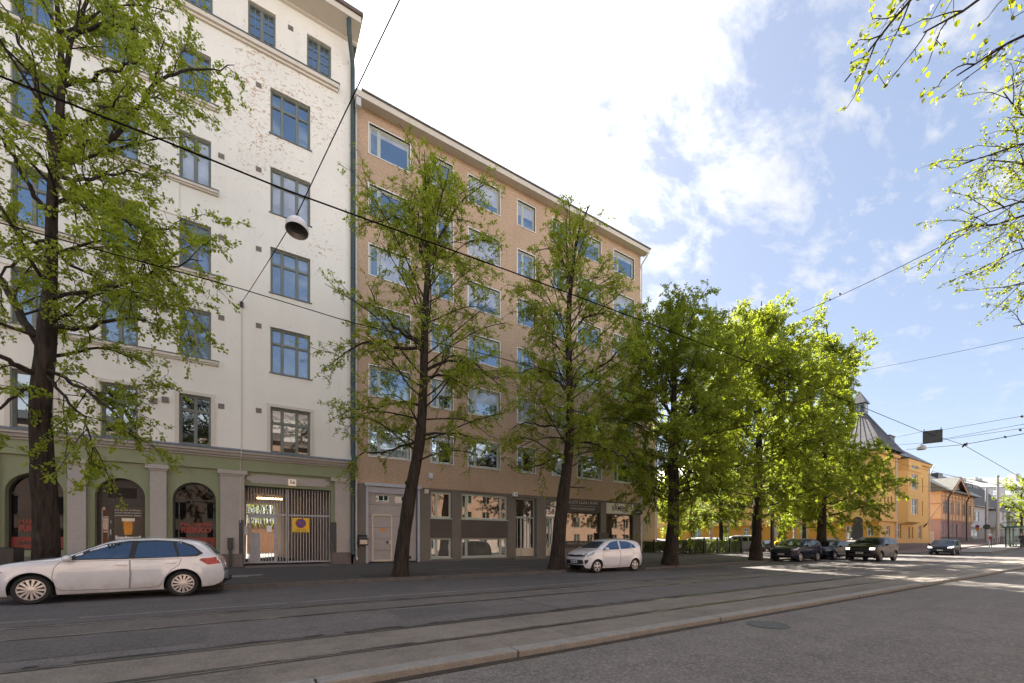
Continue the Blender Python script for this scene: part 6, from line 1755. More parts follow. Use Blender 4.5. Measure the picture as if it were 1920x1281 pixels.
def make_car(spec, label, loc, rz=R(180), group=None, paint='car_white', glass='car_glass', name='parked_car', rim='alloy', lit=False, plate=None, detail=True, rimstyle=5, rails=False, cat='car'):
    L, W = spec['L'], spec['W']
    hl_ = L / 2
    top = smooth_profile(spec['top'], 6)
    belt = smooth_profile(spec['belt'], 4)
    wf, wr, Rw, Ra = spec['wf'], spec['wr'], spec['Rw'], spec['Rw'] + spec.get('gap', .055)
    sill = spec.get('sill', .20)
    bot = smooth_profile([(hl_, .36), (hl_ - .12, .22), (hl_ - .5, sill), (0, sill), (-hl_ + .5, sill + .03), (-hl_ + .1, .30), (-hl_, .42)], 4)
    def zlow(x):
        z = bot(x)
        for xw in (wf, wr):
            d = abs(x - xw)
            if d < Ra: z = max(z, Rw + math.sqrt(Ra * Ra - d * d))
        return z
    nose, tail = spec.get('nose', .62), spec.get('tail', .5)
    def plan(x):
        f = 1.
        if x > hl_ - nose: f -= spec.get('nf', .24) * ((x - hl_ + nose) / nose) ** 2.4
        if x < -hl_ + tail: f -= spec.get('tf', .14) * ((-x - hl_ + tail) / tail) ** 2.4
        return f
    tum = spec.get('tum', .36)
    def yy(x, z):
        y = W / 2 * plan(x)
        b = belt(x); zt = top(x)
        if z > b: y -= (z - b) * tum + .012
        else:
            h = (z - .25) / max(.1, b - .25)
            y -= .035 * (h - .62) ** 2 / .38 + (.02 * max(0, (h - .86) / .14))
        if z < .42: y -= .06 * ((.42 - z) / .25) ** 2
        for xw in (wf, wr):                       # flared arches
            d = math.hypot(x - xw, z - Rw)
            if Ra - .01 < d < Ra + .10: y += .016 * (1 - abs(d - Ra - .02) / .09) if abs(d - Ra - .02) < .09 else 0
        r = .10 if zt - b > .12 else .07
        d = zt - z
        if d < r: y -= r * (1 - math.sqrt(max(0, 1 - (1 - d / r) ** 2))) * 1.15
        return y
    xs = list(np.linspace(-hl_, hl_, 64))
    for xw in (wf, wr):
        for a in np.linspace(0, math.pi, 15): xs.append(xw + Ra * math.cos(a) * .9995)
        xs += [xw + Ra * 1.002, xw - Ra * 1.002]
    for e in (.004, .02, .05, .09): xs += [hl_ - e, -hl_ + e]
    xs = sorted(set(round(float(x), 4) for x in xs))
    nv = 18; nc = 9
    tv = np.r_[np.linspace(0, .8, 11), np.linspace(.8, 1, 8)[1:]]
    V, F = [], []
    ring = []
    for x in xs:
        zb, zt = zlow(x), top(x)
        if zt < zb + .05: zt = zb + .05
        row = []
        left = [(x, yy(x, zb + (zt - zb) * t), zb + (zt - zb) * t) for t in tv]
        for p in left: row.append(p)
        yc = left[-1][1]
        crown = spec.get('crown', .035)
        for k in range(1, nc):
            y = yc * (1 - 2 * k / nc); row.append((x, y, zt + crown * (1 - (y / max(yc, .01)) ** 2) * min(1, (hl_ - abs(x)) / .3)))
        for p in reversed(left): row.append((p[0], -p[1], p[2]))
        ring.append(len(V)); V += row
        nrow = len(row)
    for i in range(len(xs) - 1):
        for j in range(nrow - 1):
            a, b = ring[i] + j, ring[i + 1] + j
            F.append((a, a + 1, b + 1, b))
    # rounded-in end caps
    for i, s in ((0, -1), (len(xs) - 1, 1)):
        n0 = ring[i]
        c = len(V); half = len(tv)
        rows = []
        for t_i in range(half):
            pl = V[n0 + t_i]; pr = V[n0 + nrow - 1 - t_i]
            r_ = [n0 + t_i]
            for k in range(1, 8):
                f = k / 8; y = pl[1] + (pr[1] - pl[1]) * f
                V.append((pl[0] + s * .055 * (1 - (2 * f - 1) ** 2), y, pl[2] + (spec.get('crown', .035) * 0)))
                r_.append(len(V) - 1)
            r_.append(n0 + nrow - 1 - t_i); rows.append(r_)
        for a, b in zip(rows, rows[1:]):
            for k in range(8): F.append((a[k], a[k + 1], b[k + 1], b[k]))
    me = bpy.data.meshes.new('body'); me.from_pydata(V, [], F)
    bm = bmesh.new(); bm.from_mesh(me); bmesh.ops.remove_doubles(bm, verts=bm.verts, dist=.0006); bmesh.ops.recalc_face_normals(bm, faces=bm.faces)
    bvh = BVHTree.FromBMesh(bm); bm.to_mesh(me); bm.free()
    for p in me.polygons: p.use_smooth = True
    me.materials.append(M[paint]); me.set_sharp_from_angle(angle=R(50))
    root = thing(name, label, cat, group=group)
    body = bpy.data.objects.new('body', me); C.objects.link(body); body.parent = root

    def patch(nm, poly, dr, mat, off=.006, parent=root, seam=False, thick=True):
        """fill a 2D outline and lay it on the body: dr 'L'/'R' side view (x,z), 'F'/'B' end view (y,z), 'T' top view (x,y)"""
        b2 = bmesh.new()
        n = len(poly)
        P = []
        for i in range(n):     # finer outline
            a, b = Vector(poly[i]), Vector(poly[(i + 1) % n]); k = max(1, int((b - a).length / .06))
            P += [a.lerp(b, q / k) for q in range(k)]
        vs = [b2.verts.new((p.x, p.y, 0)) for p in P]
        f = b2.faces.new(vs)
        bmesh.ops.triangulate(b2, faces=[f])
        for _ in range(5):
            le = [e for e in b2.edges if e.calc_length() > .10 and not e.is_boundary]
            if not le: break
            bmesh.ops.subdivide_edges(b2, edges=le, cuts=1); bmesh.ops.triangulate(b2, faces=[q for q in b2.faces if len(q.verts) > 3])
        bad = []
        for v in b2.verts:
            a, b = v.co.x, v.co.y
            if dr == 'L': o, d = Vector((a, 3, b)), Vector((0, -1, 0))
            elif dr == 'R': o, d = Vector((a, -3, b)), Vector((0, 1, 0))
            elif dr == 'F': o, d = Vector((5, a, b)), Vector((-1, 0, 0))
            elif dr == 'B': o, d = Vector((-5, a, b)), Vector((1, 0, 0))
            else: o, d = Vector((a, b, 4)), Vector((0, 0, -1))
            h, nr, *_ = bvh.ray_cast(o, d)
            if h is None: bad.append(v); continue
            if nr.dot(d) > 0: nr = -nr
            v.co = h + (nr * .55 - d * .45) * off
        bmesh.ops.delete(b2, geom=bad, context='VERTS')
        for q in b2.faces:
            q.smooth = True
        bmesh.ops.recalc_face_normals(b2, faces=b2.faces)
        m_ = bpy.data.meshes.new(nm)
        # turn outward
        dv = {'L': Vector((0, 1, 0)), 'R': Vector((0, -1, 0)), 'F': Vector((1, 0, 0)), 'B': Vector((-1, 0, 0)), 'T': Vector((0, 0, 1))}[dr]
        if sum(q.normal.dot(dv) * q.calc_area() for q in b2.faces) < 0: bmesh.ops.reverse_faces(b2, faces=b2.faces)
        b2.to_mesh(m_)
        m_.materials.append(mat)
        if seam:
            loop = [e for e in b2.edges if e.is_boundary]
            sm_ = MB()
            for e in loop: sm_.tube([e.verts[0].co, e.verts[1].co], .0045, 4, 0, False)
            so_ = sm_.build('door_seam', M['car_trim'], None)
        b2.free()
        o_ = bpy.data.objects.new(nm, m_); C.objects.link(o_); o_.parent = parent
        if seam: so_.parent = o_
        return o_
    G_ = M[glass]
    for sd_ in 'LR':
        for nm, poly in spec['doors']:
            d = patch('door', poly, sd_, M[paint], .003, seam=True) if detail else None
            if detail:
                cx = spec['handles'][spec['doors'].index((nm, poly))]
                y = yy(*cx) * (1 if sd_ == 'L' else -1); s = 1 if sd_ == 'L' else -1
                hb = MB(); hb.bbox(cx[0] - .10, cx[0] + .10, y + s * .004, y + s * .034, cx[1] - .014, cx[1] + .014, .006); hb.build('handle', M[paint], d)
        for poly in spec['windows']: patch('side_window', poly, sd_, G_, .010)
        if 'trim' in spec and detail:
            patch('window_surround', spec['trim'], sd_, M['car_trim'], .006)
        patch('headlight', spec['lampL'], sd_, M['lamp_glass'] if not lit else M['lamp_lit'], .007)
        patch('tail_light', spec['tailL'], sd_, M['tail'], .007)
        s = 1 if sd_ == 'L' else -1
        mx_, mz = spec['mirror']; my = yy(mx_, mz) * s
        mm = MB(); bm = bmesh.new(); bmesh.ops.create_uvsphere(bm, u_segments=12, v_segments=8, radius=1)
        for v in bm.verts: v.co = Vector((mx_ + v.co.x * .085 - .02 * abs(v.co.y), my + s * .13 + v.co.y * .11, mz + .04 + v.co.z * .075))
        bm.verts.index_update(); mm.mesh([v.co for v in bm.verts], [[v.index for v in f.verts] for f in bm.faces], 0, True); bm.free()
        mm.box(mx_ - .03, mx_ + .03, my - s * .02, my + s * .08, mz - .015, mz + .02, 1)
        mm.build('wing_mirror', [M[spec.get('mirpaint', paint)], M['car_trim']], root)
        if spec.get('cladding'):
            for poly in spec['cladding']: patch('cladding', poly, sd_, M['car_trim'], .008)
    patch('windscreen', [(-a, z) for a, z in spec['ws']] + [(a, z) for a, z in reversed(spec['ws'])], 'F', G_, .010)
    patch('rear_window', [(-a, z) for a, z in spec['rw']] + [(a, z) for a, z in reversed(spec['rw'])], 'B', G_, .010)
    for poly in spec['grille']: patch('grille', poly, 'F', M['car_trim'], .006)
    for poly in spec['lampF']:
        patch('headlight', poly, 'F', M['lamp_lit'] if lit else M['lamp_glass'], .008); patch('headlight', [(-a, b) for a, b in poly], 'F', M['lamp_lit'] if lit else M['lamp_glass'], .008)
    for poly in spec.get('fog', []):
        patch('fog_lamp', poly, 'F', M['car_trim'], .007); patch('fog_lamp', [(-a, b) for a, b in poly], 'F', M['car_trim'], .007)
    for poly in spec.get('tailB', []):
        patch('tail_light', poly, 'B', M['tail'], .008); patch('tail_light', [(-a, b) for a, b in poly], 'B', M['tail'], .008)
    if plate:
        zc = spec.get('platez', .48)
        h, *_ = bvh.ray_cast(Vector((5, 0, zc)), Vector((-1, 0, 0)))
        pm = MB(); pm.box(h.x + .004, h.x + .022, -.22, .22, zc - .055, zc + .055); pm.box(h.x + .0222, h.x + .0235, -.22, -.18, zc - .055, zc + .055, 1)
        pl_ = pm.build('number_plate', [M['plate_white'], M['plate_blue']], root)
        text('lettering', plate, .10, (h.x + .0225, .02, zc), M['black_text'], pl_, rot=(R(90), 0, R(90)), fit=.34, bold=.003)
    # dark floor and wheel housings keep the light out of the hollow body
    ub = MB(); ub.box(-hl_ + .25, hl_ - .3, -W / 2 + .16, W / 2 - .16, sill + .03, sill + .10)
    ub.box(-hl_ + .35, hl_ - .35, -W / 2 + .26, W / 2 - .26, sill + .1, .78)
    ub.build('underbody', M['matt_black'], root)
    # wheels
    for xw, nm in ((wf, 'f'), (wr, 'r')):
        for s in (1, -1):
            yo = s * (W / 2 - .035)
            tm = MB(); w2 = .205; Rt = Rw; Rr = Rw * .70
            prof_ = [(Rr, 0), (Rr + .012, -s * -.0), (Rt - .035, s * .012), (Rt - .008, -s * .018), (Rt, -s * .05), (Rt, -s * (w2 - .05)), (Rt - .01, -s * (w2 - .015)), (Rr, -s * w2)]
            tm.lathe([(r_, h_) for r_, h_ in prof_], 'y', 36, 0, (xw, yo, Rw))
            tm.lathe([(0, -s * .12), (Rr * .98, -s * .12), (Rr, -s * .02)], 'y', 24, 0, (xw, yo, Rw))
            wh_ = tm.build('wheel', M['matt_black'], root)
            rm = MB()
            rm.lathe([(Rr + .004, -s * .004), (Rr + .002, s * .006), (Rr - .012, s * .007), (Rr - .02, -s * .012), (Rr - .022, -s * .05)], 'y', 36, 0, (xw, yo, Rw))
            ns = rimstyle
            for i in range(ns):
                a = 2 * math.pi * i / ns + .3
                if ns > 8: w0, w1 = .015, .027
                else: w0, w1 = .030, .050
                ra, rb = Rr * .26, Rr * .95
                def Q(r_, t_, y_):
                    return (xw + r_ * math.cos(a) - t_ * math.sin(a), yo + s * y_, Rw + r_ * math.sin(a) + t_ * math.cos(a))
                for part in ((-1, 1),) if ns > 8 else ((-1, -.15), (.15, 1)):
                    vs = []
                    for r_, ww, y_ in ((ra, w0, .012), (rb, w1, .002)):
                        for tt in part: vs.append(Q(r_, tt * ww, y_)); vs.append(Q(r_, tt * ww * .9, y_ - .03))
                    rm.mesh(vs, [(0, 2, 6, 4), (0, 4, 5, 1), (2, 3, 7, 6)], 0)
            rm.lathe([(0, s * .016), (Rr * .2, s * .014), (Rr * .29, s * .008), (Rr * .30, -s * .03)], 'y', 20, 0, (xw, yo, Rw))
            rm.build('rim', M[rim], wh_)
            al = MB()
            n_ = 14
            for k in range(n_):
                a0, a1 = math.pi * k / n_ - .25, math.pi * (k + 1) / n_ - .25
                a0 = max(-.2, a0)
                q = [(xw + (Ra + .0) * math.cos(t), yo + d_, Rw + (Ra + .0) * math.sin(t)) for t, d_ in ((a0, -s * .015), (a1, -s * .015), (a1, -s * .30), (a0, -s * .30))]
                al.face(q)
            al.box(xw - Ra, xw + Ra, yo - s * .30, yo - s * .31, sill, Rw + Ra)
            al.build('wheel_housing', M['matt_black'], root)
    if rails:
        for s in (1, -1):
            rb = MB(); pts = [(x, s * (yy(x, top(x)) - .03), top(x) + h_) for x, h_ in ((rails[0], .0), (rails[0] - .10, .05), ((rails[0] + rails[1]) / 2, .055), (rails[1] + .1, .05), (rails[1], .0))]
            rb.tube(pts, .018, 6); rb.build('roof_rail', M['steel'], root)
    root.location = loc; root.rotation_euler = (0, 0, rz)
    return root

def rr(poly): return poly
ESTATE = dict(L=4.36, W=1.79, wf=1.31, wr=-1.33, Rw=.325, gap=.055, sill=.19, nose=.75, nf=.30, tail=.5, tf=.14, tum=.40,
    top=[(2.18, .56), (2.13, .70), (2.02, .80), (1.75, .89), (1.30, .965), (.98, 1.005), (.80, 1.06), (.40, 1.25), (.10, 1.385), (-.25, 1.45), (-.8, 1.47), (-1.3, 1.445), (-1.62, 1.385), (-1.80, 1.27), (-1.96, 1.09), (-2.08, .97), (-2.15, .80), (-2.18, .62)],
    belt=[(2.18, .90), (1.2, .94), (.6, .95), (-.5, .965), (-1.5, .985), (-2.18, 1.03)],
    doors=[('front', [(.86, .93), (.95, .80), (.98, .60), (.93, .36), (.86, .28), (-.30, .26), (-.33, .60), (-.31, .95)]), ('rear', [(-.33, .95), (-.35, .60), (-.32, .26), (-.86, .27), (-.95, .45), (-1.10, .68), (-1.25, .80), (-1.30, .96)])],
    handles=[(-.17, .835), (-1.10, .86)],
    windows=[[(.62, .99), (.45, 1.10), (.10, 1.275), (-.10, 1.345), (-.34, 1.375), (-.30, 1.0)], [(-.41, 1.0), (-.45, 1.385), (-.80, 1.39), (-1.10, 1.375), (-1.22, 1.01)], [(-1.27, 1.02), (-1.17, 1.36), (-1.36, 1.325), (-1.52, 1.24), (-1.66, 1.10), (-1.56, 1.05)]],
    trim=[(.80, .965), (.62, 1.10), (.12, 1.335), (-.30, 1.41), (-.8, 1.425), (-1.28, 1.395), (-1.52, 1.30), (-1.74, 1.09), (-1.62, 1.015), (-.5, .978)],
    ws=[(.60, 1.06), (.52, 1.22), (.46, 1.36)], rw=[(.50, 1.06), (.47, 1.2), (.42, 1.34)],
    lampL=[(2.10, .70), (1.98, .74), (1.78, .76), (1.72, .72), (1.9, .64), (2.08, .60)], tailL=[(-2.12, .95), (-2.0, .985), (-1.70, .955), (-1.66, .92), (-1.84, .79), (-2.12, .82)], mirror=(.72, .97),
    grille=[[(-.5, .56), (-.48, .72), (.48, .72), (.5, .56)], [(-.6, .25), (-.55, .42), (.55, .42), (.6, .25)]], lampF=[[(.52, .60), (.52, .72), (.68, .70), (.70, .62)]], tailB=[[(.40, .84), (.40, .94), (.72, .95), (.72, .84)]])
HATCH = dict(L=3.60, W=1.60, wf=1.17, wr=-1.23, Rw=.285, gap=.05, sill=.20, nose=.55, nf=.26, tail=.42, tf=.13, tum=.33,
    top=[(1.80, .62), (1.77, .74), (1.70, .84), (1.50, .945), (1.20, 1.02), (1.05, 1.06), (.70, 1.26), (.38, 1.41), (.05, 1.475), (-.5, 1.49), (-1.1, 1.46), (-1.45, 1.40), (-1.58, 1.28), (-1.68, 1.08), (-1.74, .95), (-1.79, .75), (-1.80, .6)],
    belt=[(1.80, .94), (1.0, .95), (.4, .965), (-.5, 1.0), (-1.2, 1.05), (-1.80, 1.10)],
    doors=[('front', [(.84, .93), (.86, .6), (.78, .33), (.70, .28), (-.20, .27), (-.24, .6), (-.22, .98)]), ('rear', [(-.24, .98), (-.26, .6), (-.22, .27), (-.72, .28), (-.86, .5), (-1.02, .66), (-1.10, .80), (-1.12, 1.02)])],
    handles=[(-.06, .90), (-.98, .955)],
    windows=[[(.86, 1.0), (.62, 1.16), (.36, 1.32), (.10, 1.395), (-.17, 1.41), (-.18, 1.03)], [(-.28, 1.035), (-.27, 1.41), (-.72, 1.395), (-.98, 1.33), (-1.0, 1.07)], [(-1.03, 1.08), (-1.01, 1.315), (-1.14, 1.24), (-1.26, 1.11), (-1.22, 1.09)]],
    ws=[(.60, 1.09), (.55, 1.24), (.48, 1.39)], rw=[(.50, 1.10), (.47, 1.2), (.42, 1.34)],
    lampL=[(1.76, .80), (1.62, .92), (1.32, 1.0), (1.28, .96), (1.45, .80), (1.70, .70)], tailL=[(-1.76, .80), (-1.70, 1.06), (-1.56, 1.10), (-1.62, .90), (-1.72, .76)], mirror=(.72, 1.02),
    grille=[[(-.52, .72), (-.5, .80), (-.3, .81), (0, .79), (.3, .81), (.5, .80), (.52, .72), (0, .70)], [(-.50, .32), (-.58, .44), (-.52, .58), (.52, .58), (.58, .44), (.50, .32)]],
    lampF=[[(.50, .70), (.52, .80), (.66, .90), (.70, .80), (.62, .70)]], fog=[[(.62, .36), (.60, .56), (.70, .60), (.70, .50)]], tailB=[[(.56, .78), (.54, 1.04), (.68, 1.04), (.70, .78)]], platez=.50)
CROSS = dict(L=4.16, W=1.74, wf=1.22, wr=-1.32, Rw=.325, gap=.06, sill=.24, nose=.6, nf=.26, tail=.45, tf=.13, tum=.34,
    top=[(2.08, .68), (2.05, .80), (1.97, .92), (1.70, 1.00), (1.30, 1.06), (1.02, 1.10), (.68, 1.30), (.36, 1.46), (.0, 1.53), (-.5, 1.545), (-1.2, 1.53), (-1.6, 1.47), (-1.82, 1.30), (-1.95, 1.05), (-2.02, .9), (-2.07, .75), (-2.08, .65)],
    belt=[(2.08, 1.0), (1.0, 1.0), (0, 1.02), (-1.2, 1.07), (-2.08, 1.12)],
    doors=[('front', [(.80, .98), (.83, .6), (.76, .36), (-.28, .34), (-.32, .6), (-.30, 1.0)]), ('rear', [(-.32, 1.0), (-.34, .6), (-.30, .34), (-.80, .36), (-.96, .6), (-1.10, .76), (-1.16, 1.05)])],
    handles=[(-.14, .92), (-1.0, .97)],
    windows=[[(.76, 1.05), (.50, 1.24), (.28, 1.38), (.0, 1.45), (-.25, 1.46), (-.27, 1.07)], [(-.35, 1.075), (-.34, 1.465), (-.85, 1.45), (-1.06, 1.40), (-1.10, 1.11)], [(-1.16, 1.12), (-1.12, 1.39), (-1.36, 1.32), (-1.55, 1.16)]],
    ws=[(.64, 1.13), (.58, 1.28), (.52, 1.45)], rw=[(.52, 1.10), (.50, 1.25), (.44, 1.42)],
    lampL=[(2.02, .88), (1.85, .94), (1.52, .98), (1.48, .94), (1.75, .82), (1.98, .78)], tailL=[(-2.0, .98), (-1.80, 1.08), (-1.66, 1.0), (-1.82, .88), (-2.02, .80)], mirror=(.66, 1.06),
    grille=[[(-.46, .60), (-.50, .82), (.50, .82), (.46, .60)], [(-.6, .30), (-.56, .46), (.56, .46), (.6, .30)]], lampF=[[(.54, .78), (.55, .86), (.72, .92), (.74, .82)]], fog=[[(.60, .42), (.60, .50), (.74, .52), (.74, .42)]], tailB=[[(.5, .84), (.5, 1.0), (.72, 1.0), (.72, .84)]], platez=.52,
    cladding=[[(.55, .25), (.55, .33), (-.65, .33), (-.65, .25)]])
SUV = dict(L=4.45, W=1.86, wf=1.32, wr=-1.36, Rw=.36, gap=.06, sill=.26, nose=.55, nf=.20, tail=.45, tf=.12, tum=.32,
    top=[(2.225, .78), (2.20, .92), (2.12, 1.02), (1.8, 1.09), (1.40, 1.13), (1.05, 1.16), (.70, 1.37), (.36, 1.55), (.0, 1.64), (-.6, 1.66), (-1.3, 1.64), (-1.72, 1.56), (-1.95, 1.36), (-2.08, 1.10), (-2.16, .95), (-2.21, .8), (-2.225, .65)],
    belt=[(2.225, 1.06), (1.0, 1.06), (0, 1.08), (-1.2, 1.13), (-2.225, 1.18)],
    doors=[('front', [(.84, 1.04), (.86, .6), (.80, .38), (-.30, .36), (-.34, .6), (-.32, 1.06)]), ('rear', [(-.34, 1.06), (-.36, .6), (-.32, .36), (-.82, .38), (-.98, .6), (-1.12, .78), (-1.20, 1.11)])],
    handles=[(-.16, .98), (-1.04, 1.02)],
    windows=[[(.78, 1.11), (.52, 1.30), (.28, 1.47), (.0, 1.56), (-.27, 1.57), (-.29, 1.13)], [(-.37, 1.135), (-.36, 1.575), (-.9, 1.56), (-1.12, 1.50), (-1.16, 1.17)], [(-1.2, 1.18), (-1.17, 1.49), (-1.44, 1.41), (-1.62, 1.22)]],
    ws=[(.70, 1.18), (.64, 1.36), (.57, 1.56)], rw=[(.56, 1.18), (.54, 1.35), (.48, 1.52)],
    lampL=[(2.20, .94), (2.14, .95), (2.13, .91), (2.19, .90)], tailL=[(-2.14, 1.06), (-1.9, 1.12), (-1.82, 1.06), (-2.0, .96), (-2.16, .92)], mirror=(.70, 1.12),
    grille=[[(-.60, .66), (-.62, .92), (.62, .92), (.60, .66)], [(-.68, .30), (-.62, .56), (.62, .56), (.68, .30)]], lampF=[[(.55, .90), (.55, .955), (.82, .955), (.82, .90)], [(.55, .81), (.55, .865), (.80, .865), (.80, .81)]], tailB=[[(.5, .9), (.5, 1.08), (.76, 1.08), (.76, .9)]], platez=.60,
    cladding=[[(.9, .27), (.9, .37), (-.92, .37), (-.92, .27)]])
COMPACT = dict(HATCH, L=4.25, W=1.76, wf=1.28, wr=-1.32, Rw=.315,
    top=[(2.125, .60), (2.09, .72), (2.0, .82), (1.7, .92), (1.3, .98), (1.08, 1.02), (.72, 1.21), (.38, 1.38), (.0, 1.46), (-.5, 1.475), (-1.2, 1.44), (-1.6, 1.36), (-1.82, 1.18), (-1.95, 1.0), (-2.05, .9), (-2.11, .75), (-2.125, .6)],
    belt=[(2.125, .92), (1.0, .93), (0, .95), (-1.2, .99), (-2.125, 1.03)],
    doors=[('front', [(.84, .91), (.86, .6), (.78, .32), (-.26, .28), (-.30, .6), (-.28, .94)]), ('rear', [(-.30, .94), (-.32, .6), (-.28, .28), (-.80, .30), (-.94, .5), (-1.08, .70), (-1.16, .97)])],
    handles=[(-.12, .86), (-1.0, .9)],
    windows=[[(.80, .97), (.54, 1.14), (.30, 1.29), (.0, 1.38), (-.24, 1.39), (-.26, .99)], [(-.34, .995), (-.33, 1.395), (-.9, 1.37), (-1.1, 1.3), (-1.14, 1.03)], [(-1.18, 1.04), (-1.15, 1.28), (-1.40, 1.18), (-1.5, 1.06)]],
    ws=[(.64, 1.05), (.58, 1.2), (.50, 1.37)], rw=[(.52, 1.05), (.5, 1.16), (.44, 1.3)],
    lampL=[(2.06, .76), (1.9, .82), (1.62, .86), (1.6, .80), (1.85, .70), (2.04, .66)], tailL=[(-2.06, .9), (-1.86, .98), (-1.76, .9), (-1.9, .78), (-2.08, .76)], mirror=(.68, .98),
    grille=[[(-.52, .62), (-.5, .72), (.5, .72), (.52, .62)], [(-.55, .28), (-.60, .42), (-.5, .54), (.5, .54), (.60, .42), (.55, .28)]], lampF=[[(.52, .66), (.54, .74), (.72, .80), (.74, .70)]], fog=[[(.62, .34), (.62, .44), (.74, .46), (.74, .36)]], platez=.46)
VAN = dict(COMPACT, L=4.5, W=1.84, wf=1.36, wr=-1.4, Rw=.32, tum=.16,
    top=[(2.25, .70), (2.2, .85), (2.1, .98), (1.8, 1.10), (1.5, 1.18), (1.1, 1.45), (.75, 1.72), (.4, 1.81), (-.5, 1.84), (-1.6, 1.83), (-2.05, 1.78), (-2.18, 1.6), (-2.22, 1.2), (-2.25, .8)],
    belt=[(2.25, 1.08), (1.0, 1.08), (-2.25, 1.12)], windows=[[(1.2, 1.16), (.85, 1.5), (.6, 1.62), (.1, 1.64), (.1, 1.16)], [(.02, 1.16), (.02, 1.64), (-.9, 1.64), (-.9, 1.16)], [(-.98, 1.16), (-.98, 1.64), (-1.8, 1.62), (-1.85, 1.16)]],
    ws=[(.70, 1.2), (.66, 1.45), (.6, 1.68)], rw=[(.62, 1.15), (.6, 1.4), (.56, 1.66)], lampL=[(2.16, .95), (1.95, 1.02), (1.8, .98), (2.1, .82)], tailL=[(-2.2, 1.3), (-2.1, 1.35), (-2.08, .9), (-2.2, .85)], mirror=(1.0, 1.14))

GP = 'cars parked along the kerb'
yS = 13.30
estate = make_car(ESTATE, 'dusty white estate car parked half off the kerb beside the arched bar', (-2.90, yS + ESTATE['W'] / 2, 0), R(180), GP, 'car_white', 'car_glass_sky', rimstyle=13, rim='alloy')
tb = MB(); tb.tube([(-2.05, 0.15, .34), (-2.24, 0.15, .33), (-2.30, .15, .36), (-2.30, .15, .42)], .028, 8); tb.lathe([(0, -.03), (.028, -.015), (.03, .0), (.028, .015), (0, .03)], 'z', 10, 0, (-2.30, .15, .44)); tb.box(-2.16, -1.9, -.62, .62, .24, .36)
tb.build('tow_bar', M['car_trim'], estate)
make_car(HATCH, 'small white hatchback parked before the BAMBU shop window', (13.98, 13.48 + .8, 0), R(180.0), GP, 'car_white2', 'car_glass_sky', plate='EMO-786')
make_car(CROSS, 'black crossover with roof rails parked by the dark lamp post', (32.75, 13.52 + .87, 0), R(180), GP, 'car_navy', plate='SLX-931', rails=(.1, -1.5), rimstyle=10)
make_car(COMPACT, 'dark green-black hatchback parked behind the black crossover', (38.35, 13.6 + .88, 0), R(180), GP, 'car_navy', plate='')
make_car(SUV, 'black sport utility vehicle with lit twin lamps driving along the tram lane', (37.75, 10.72 + .93, 0), R(180), None, 'car_brown', name='moving_car', lit=True, plate='HRU-878', rails=(.2, -1.5), rim='alloy_dark', rimstyle=10)
make_car(COMPACT, 'dark blue hatchback with lit headlights coming from the junction', (58.3, 11.4 + .88, gz(58.3)), R(183), None, 'car_navy', name='moving_car', lit=True, plate='CLK-305')
make_car(COMPACT, 'pale silver car half hidden behind the moving black sport utility vehicle', (45.5, 15.2, .0), R(180), GP, 'car_silver', detail=False)
# side street and yard
GY = 'cars parked by the side street'
for spec, px, fw, lab, paint, rz in ((VAN, 1304, 52., 'white van behind the hedge, left of the birch stem', 'car_white2', 120), (VAN, 1342, 52., 'white van behind the hedge between birch stem and steel pole', 'car_white2', 60), (VAN, 1386, 46.5, 'silver-white van past the end of the hedge', 'car_silver', 115),
                                      (COMPACT, 1408, 50., 'pale silver car behind the fence beside the silver van', 'car_silver', 150), (CROSS, 1444, 45.5, 'black crossover behind the trunk of the tall sunlit lime', 'car_black', 160), (COMPACT, 1484, 50., 'dark car with its roof showing over the black crossover', 'car_navy', 170),
                                      (COMPACT, 1228, 56., 'white car in the yard past the corner of the orange building', 'car_white2', 100)):
    p = PF(px, 1015, fw)
    make_car(spec, lab, (p.x, p.y, .22 if p.x < 47 else gz(p.x)), R(rz), GY, paint, detail=False)
# ================================================================== STREET FURNITURE
def post(name, label, cat, base, h, r0, r1=None, mat='steel', group=None, foot=None):
    t = thing(name, label, cat, group=group)
    m_ = MB(); m_.tube([base, base + Vector((0, 0, h * .5)), base + Vector((0, 0, h))], [r0, ((r1 or r0) + r0) / 2, r1 or r0], 12)
    m_.build('pole', M[mat], t)
    if foot:
        m_ = MB(); m_.lathe([(foot, -.02), (foot, .5), (r0 * 1.02, .56)], 'z', 14, 0, tuple(base)); m_.build('foot', M[mat], t)
    return t
# dark lamp post by the crossover
b = PF(1448, 1047.5, 30.); b.z = .13
t = post('lamp_post', 'dark lamp post at the kerb beside the black crossover', 'lamp post', b, 9.0, .13, .085, 'dark_steel')
m_ = MB(); m_.tube([b + Vector((0, 0, 8.9)), b + Vector((0, -.6, 9.3)), b + Vector((0, -1.7, 9.45))], .045, 8); m_.build('arm', M['dark_steel'], t)
m_ = MB(); m_.bbox(b.x - .14, b.x + .14, b.y - 2.3, b.y - 1.6, b.z + 9.3, b.z + 9.45, .04); m_.build('lamp_head', M['dark_steel'], t)
adopt(t, tuple(b))
# steel pole with cabinet behind the hedge
b = PF(1366, 1015, 45.); b.z = .25
t = post('lamp_post', 'light steel pole with a grey cabinet behind the hedge', 'lamp post', b, 9.5, .11, .08, 'steel')
m_ = MB(); m_.bbox(b.x - .30, b.x + .30, b.y - .34, b.y - .12, .25, 1.75, .03); m_.build('cabinet', M['steel'], t)
adopt(t, tuple(b))
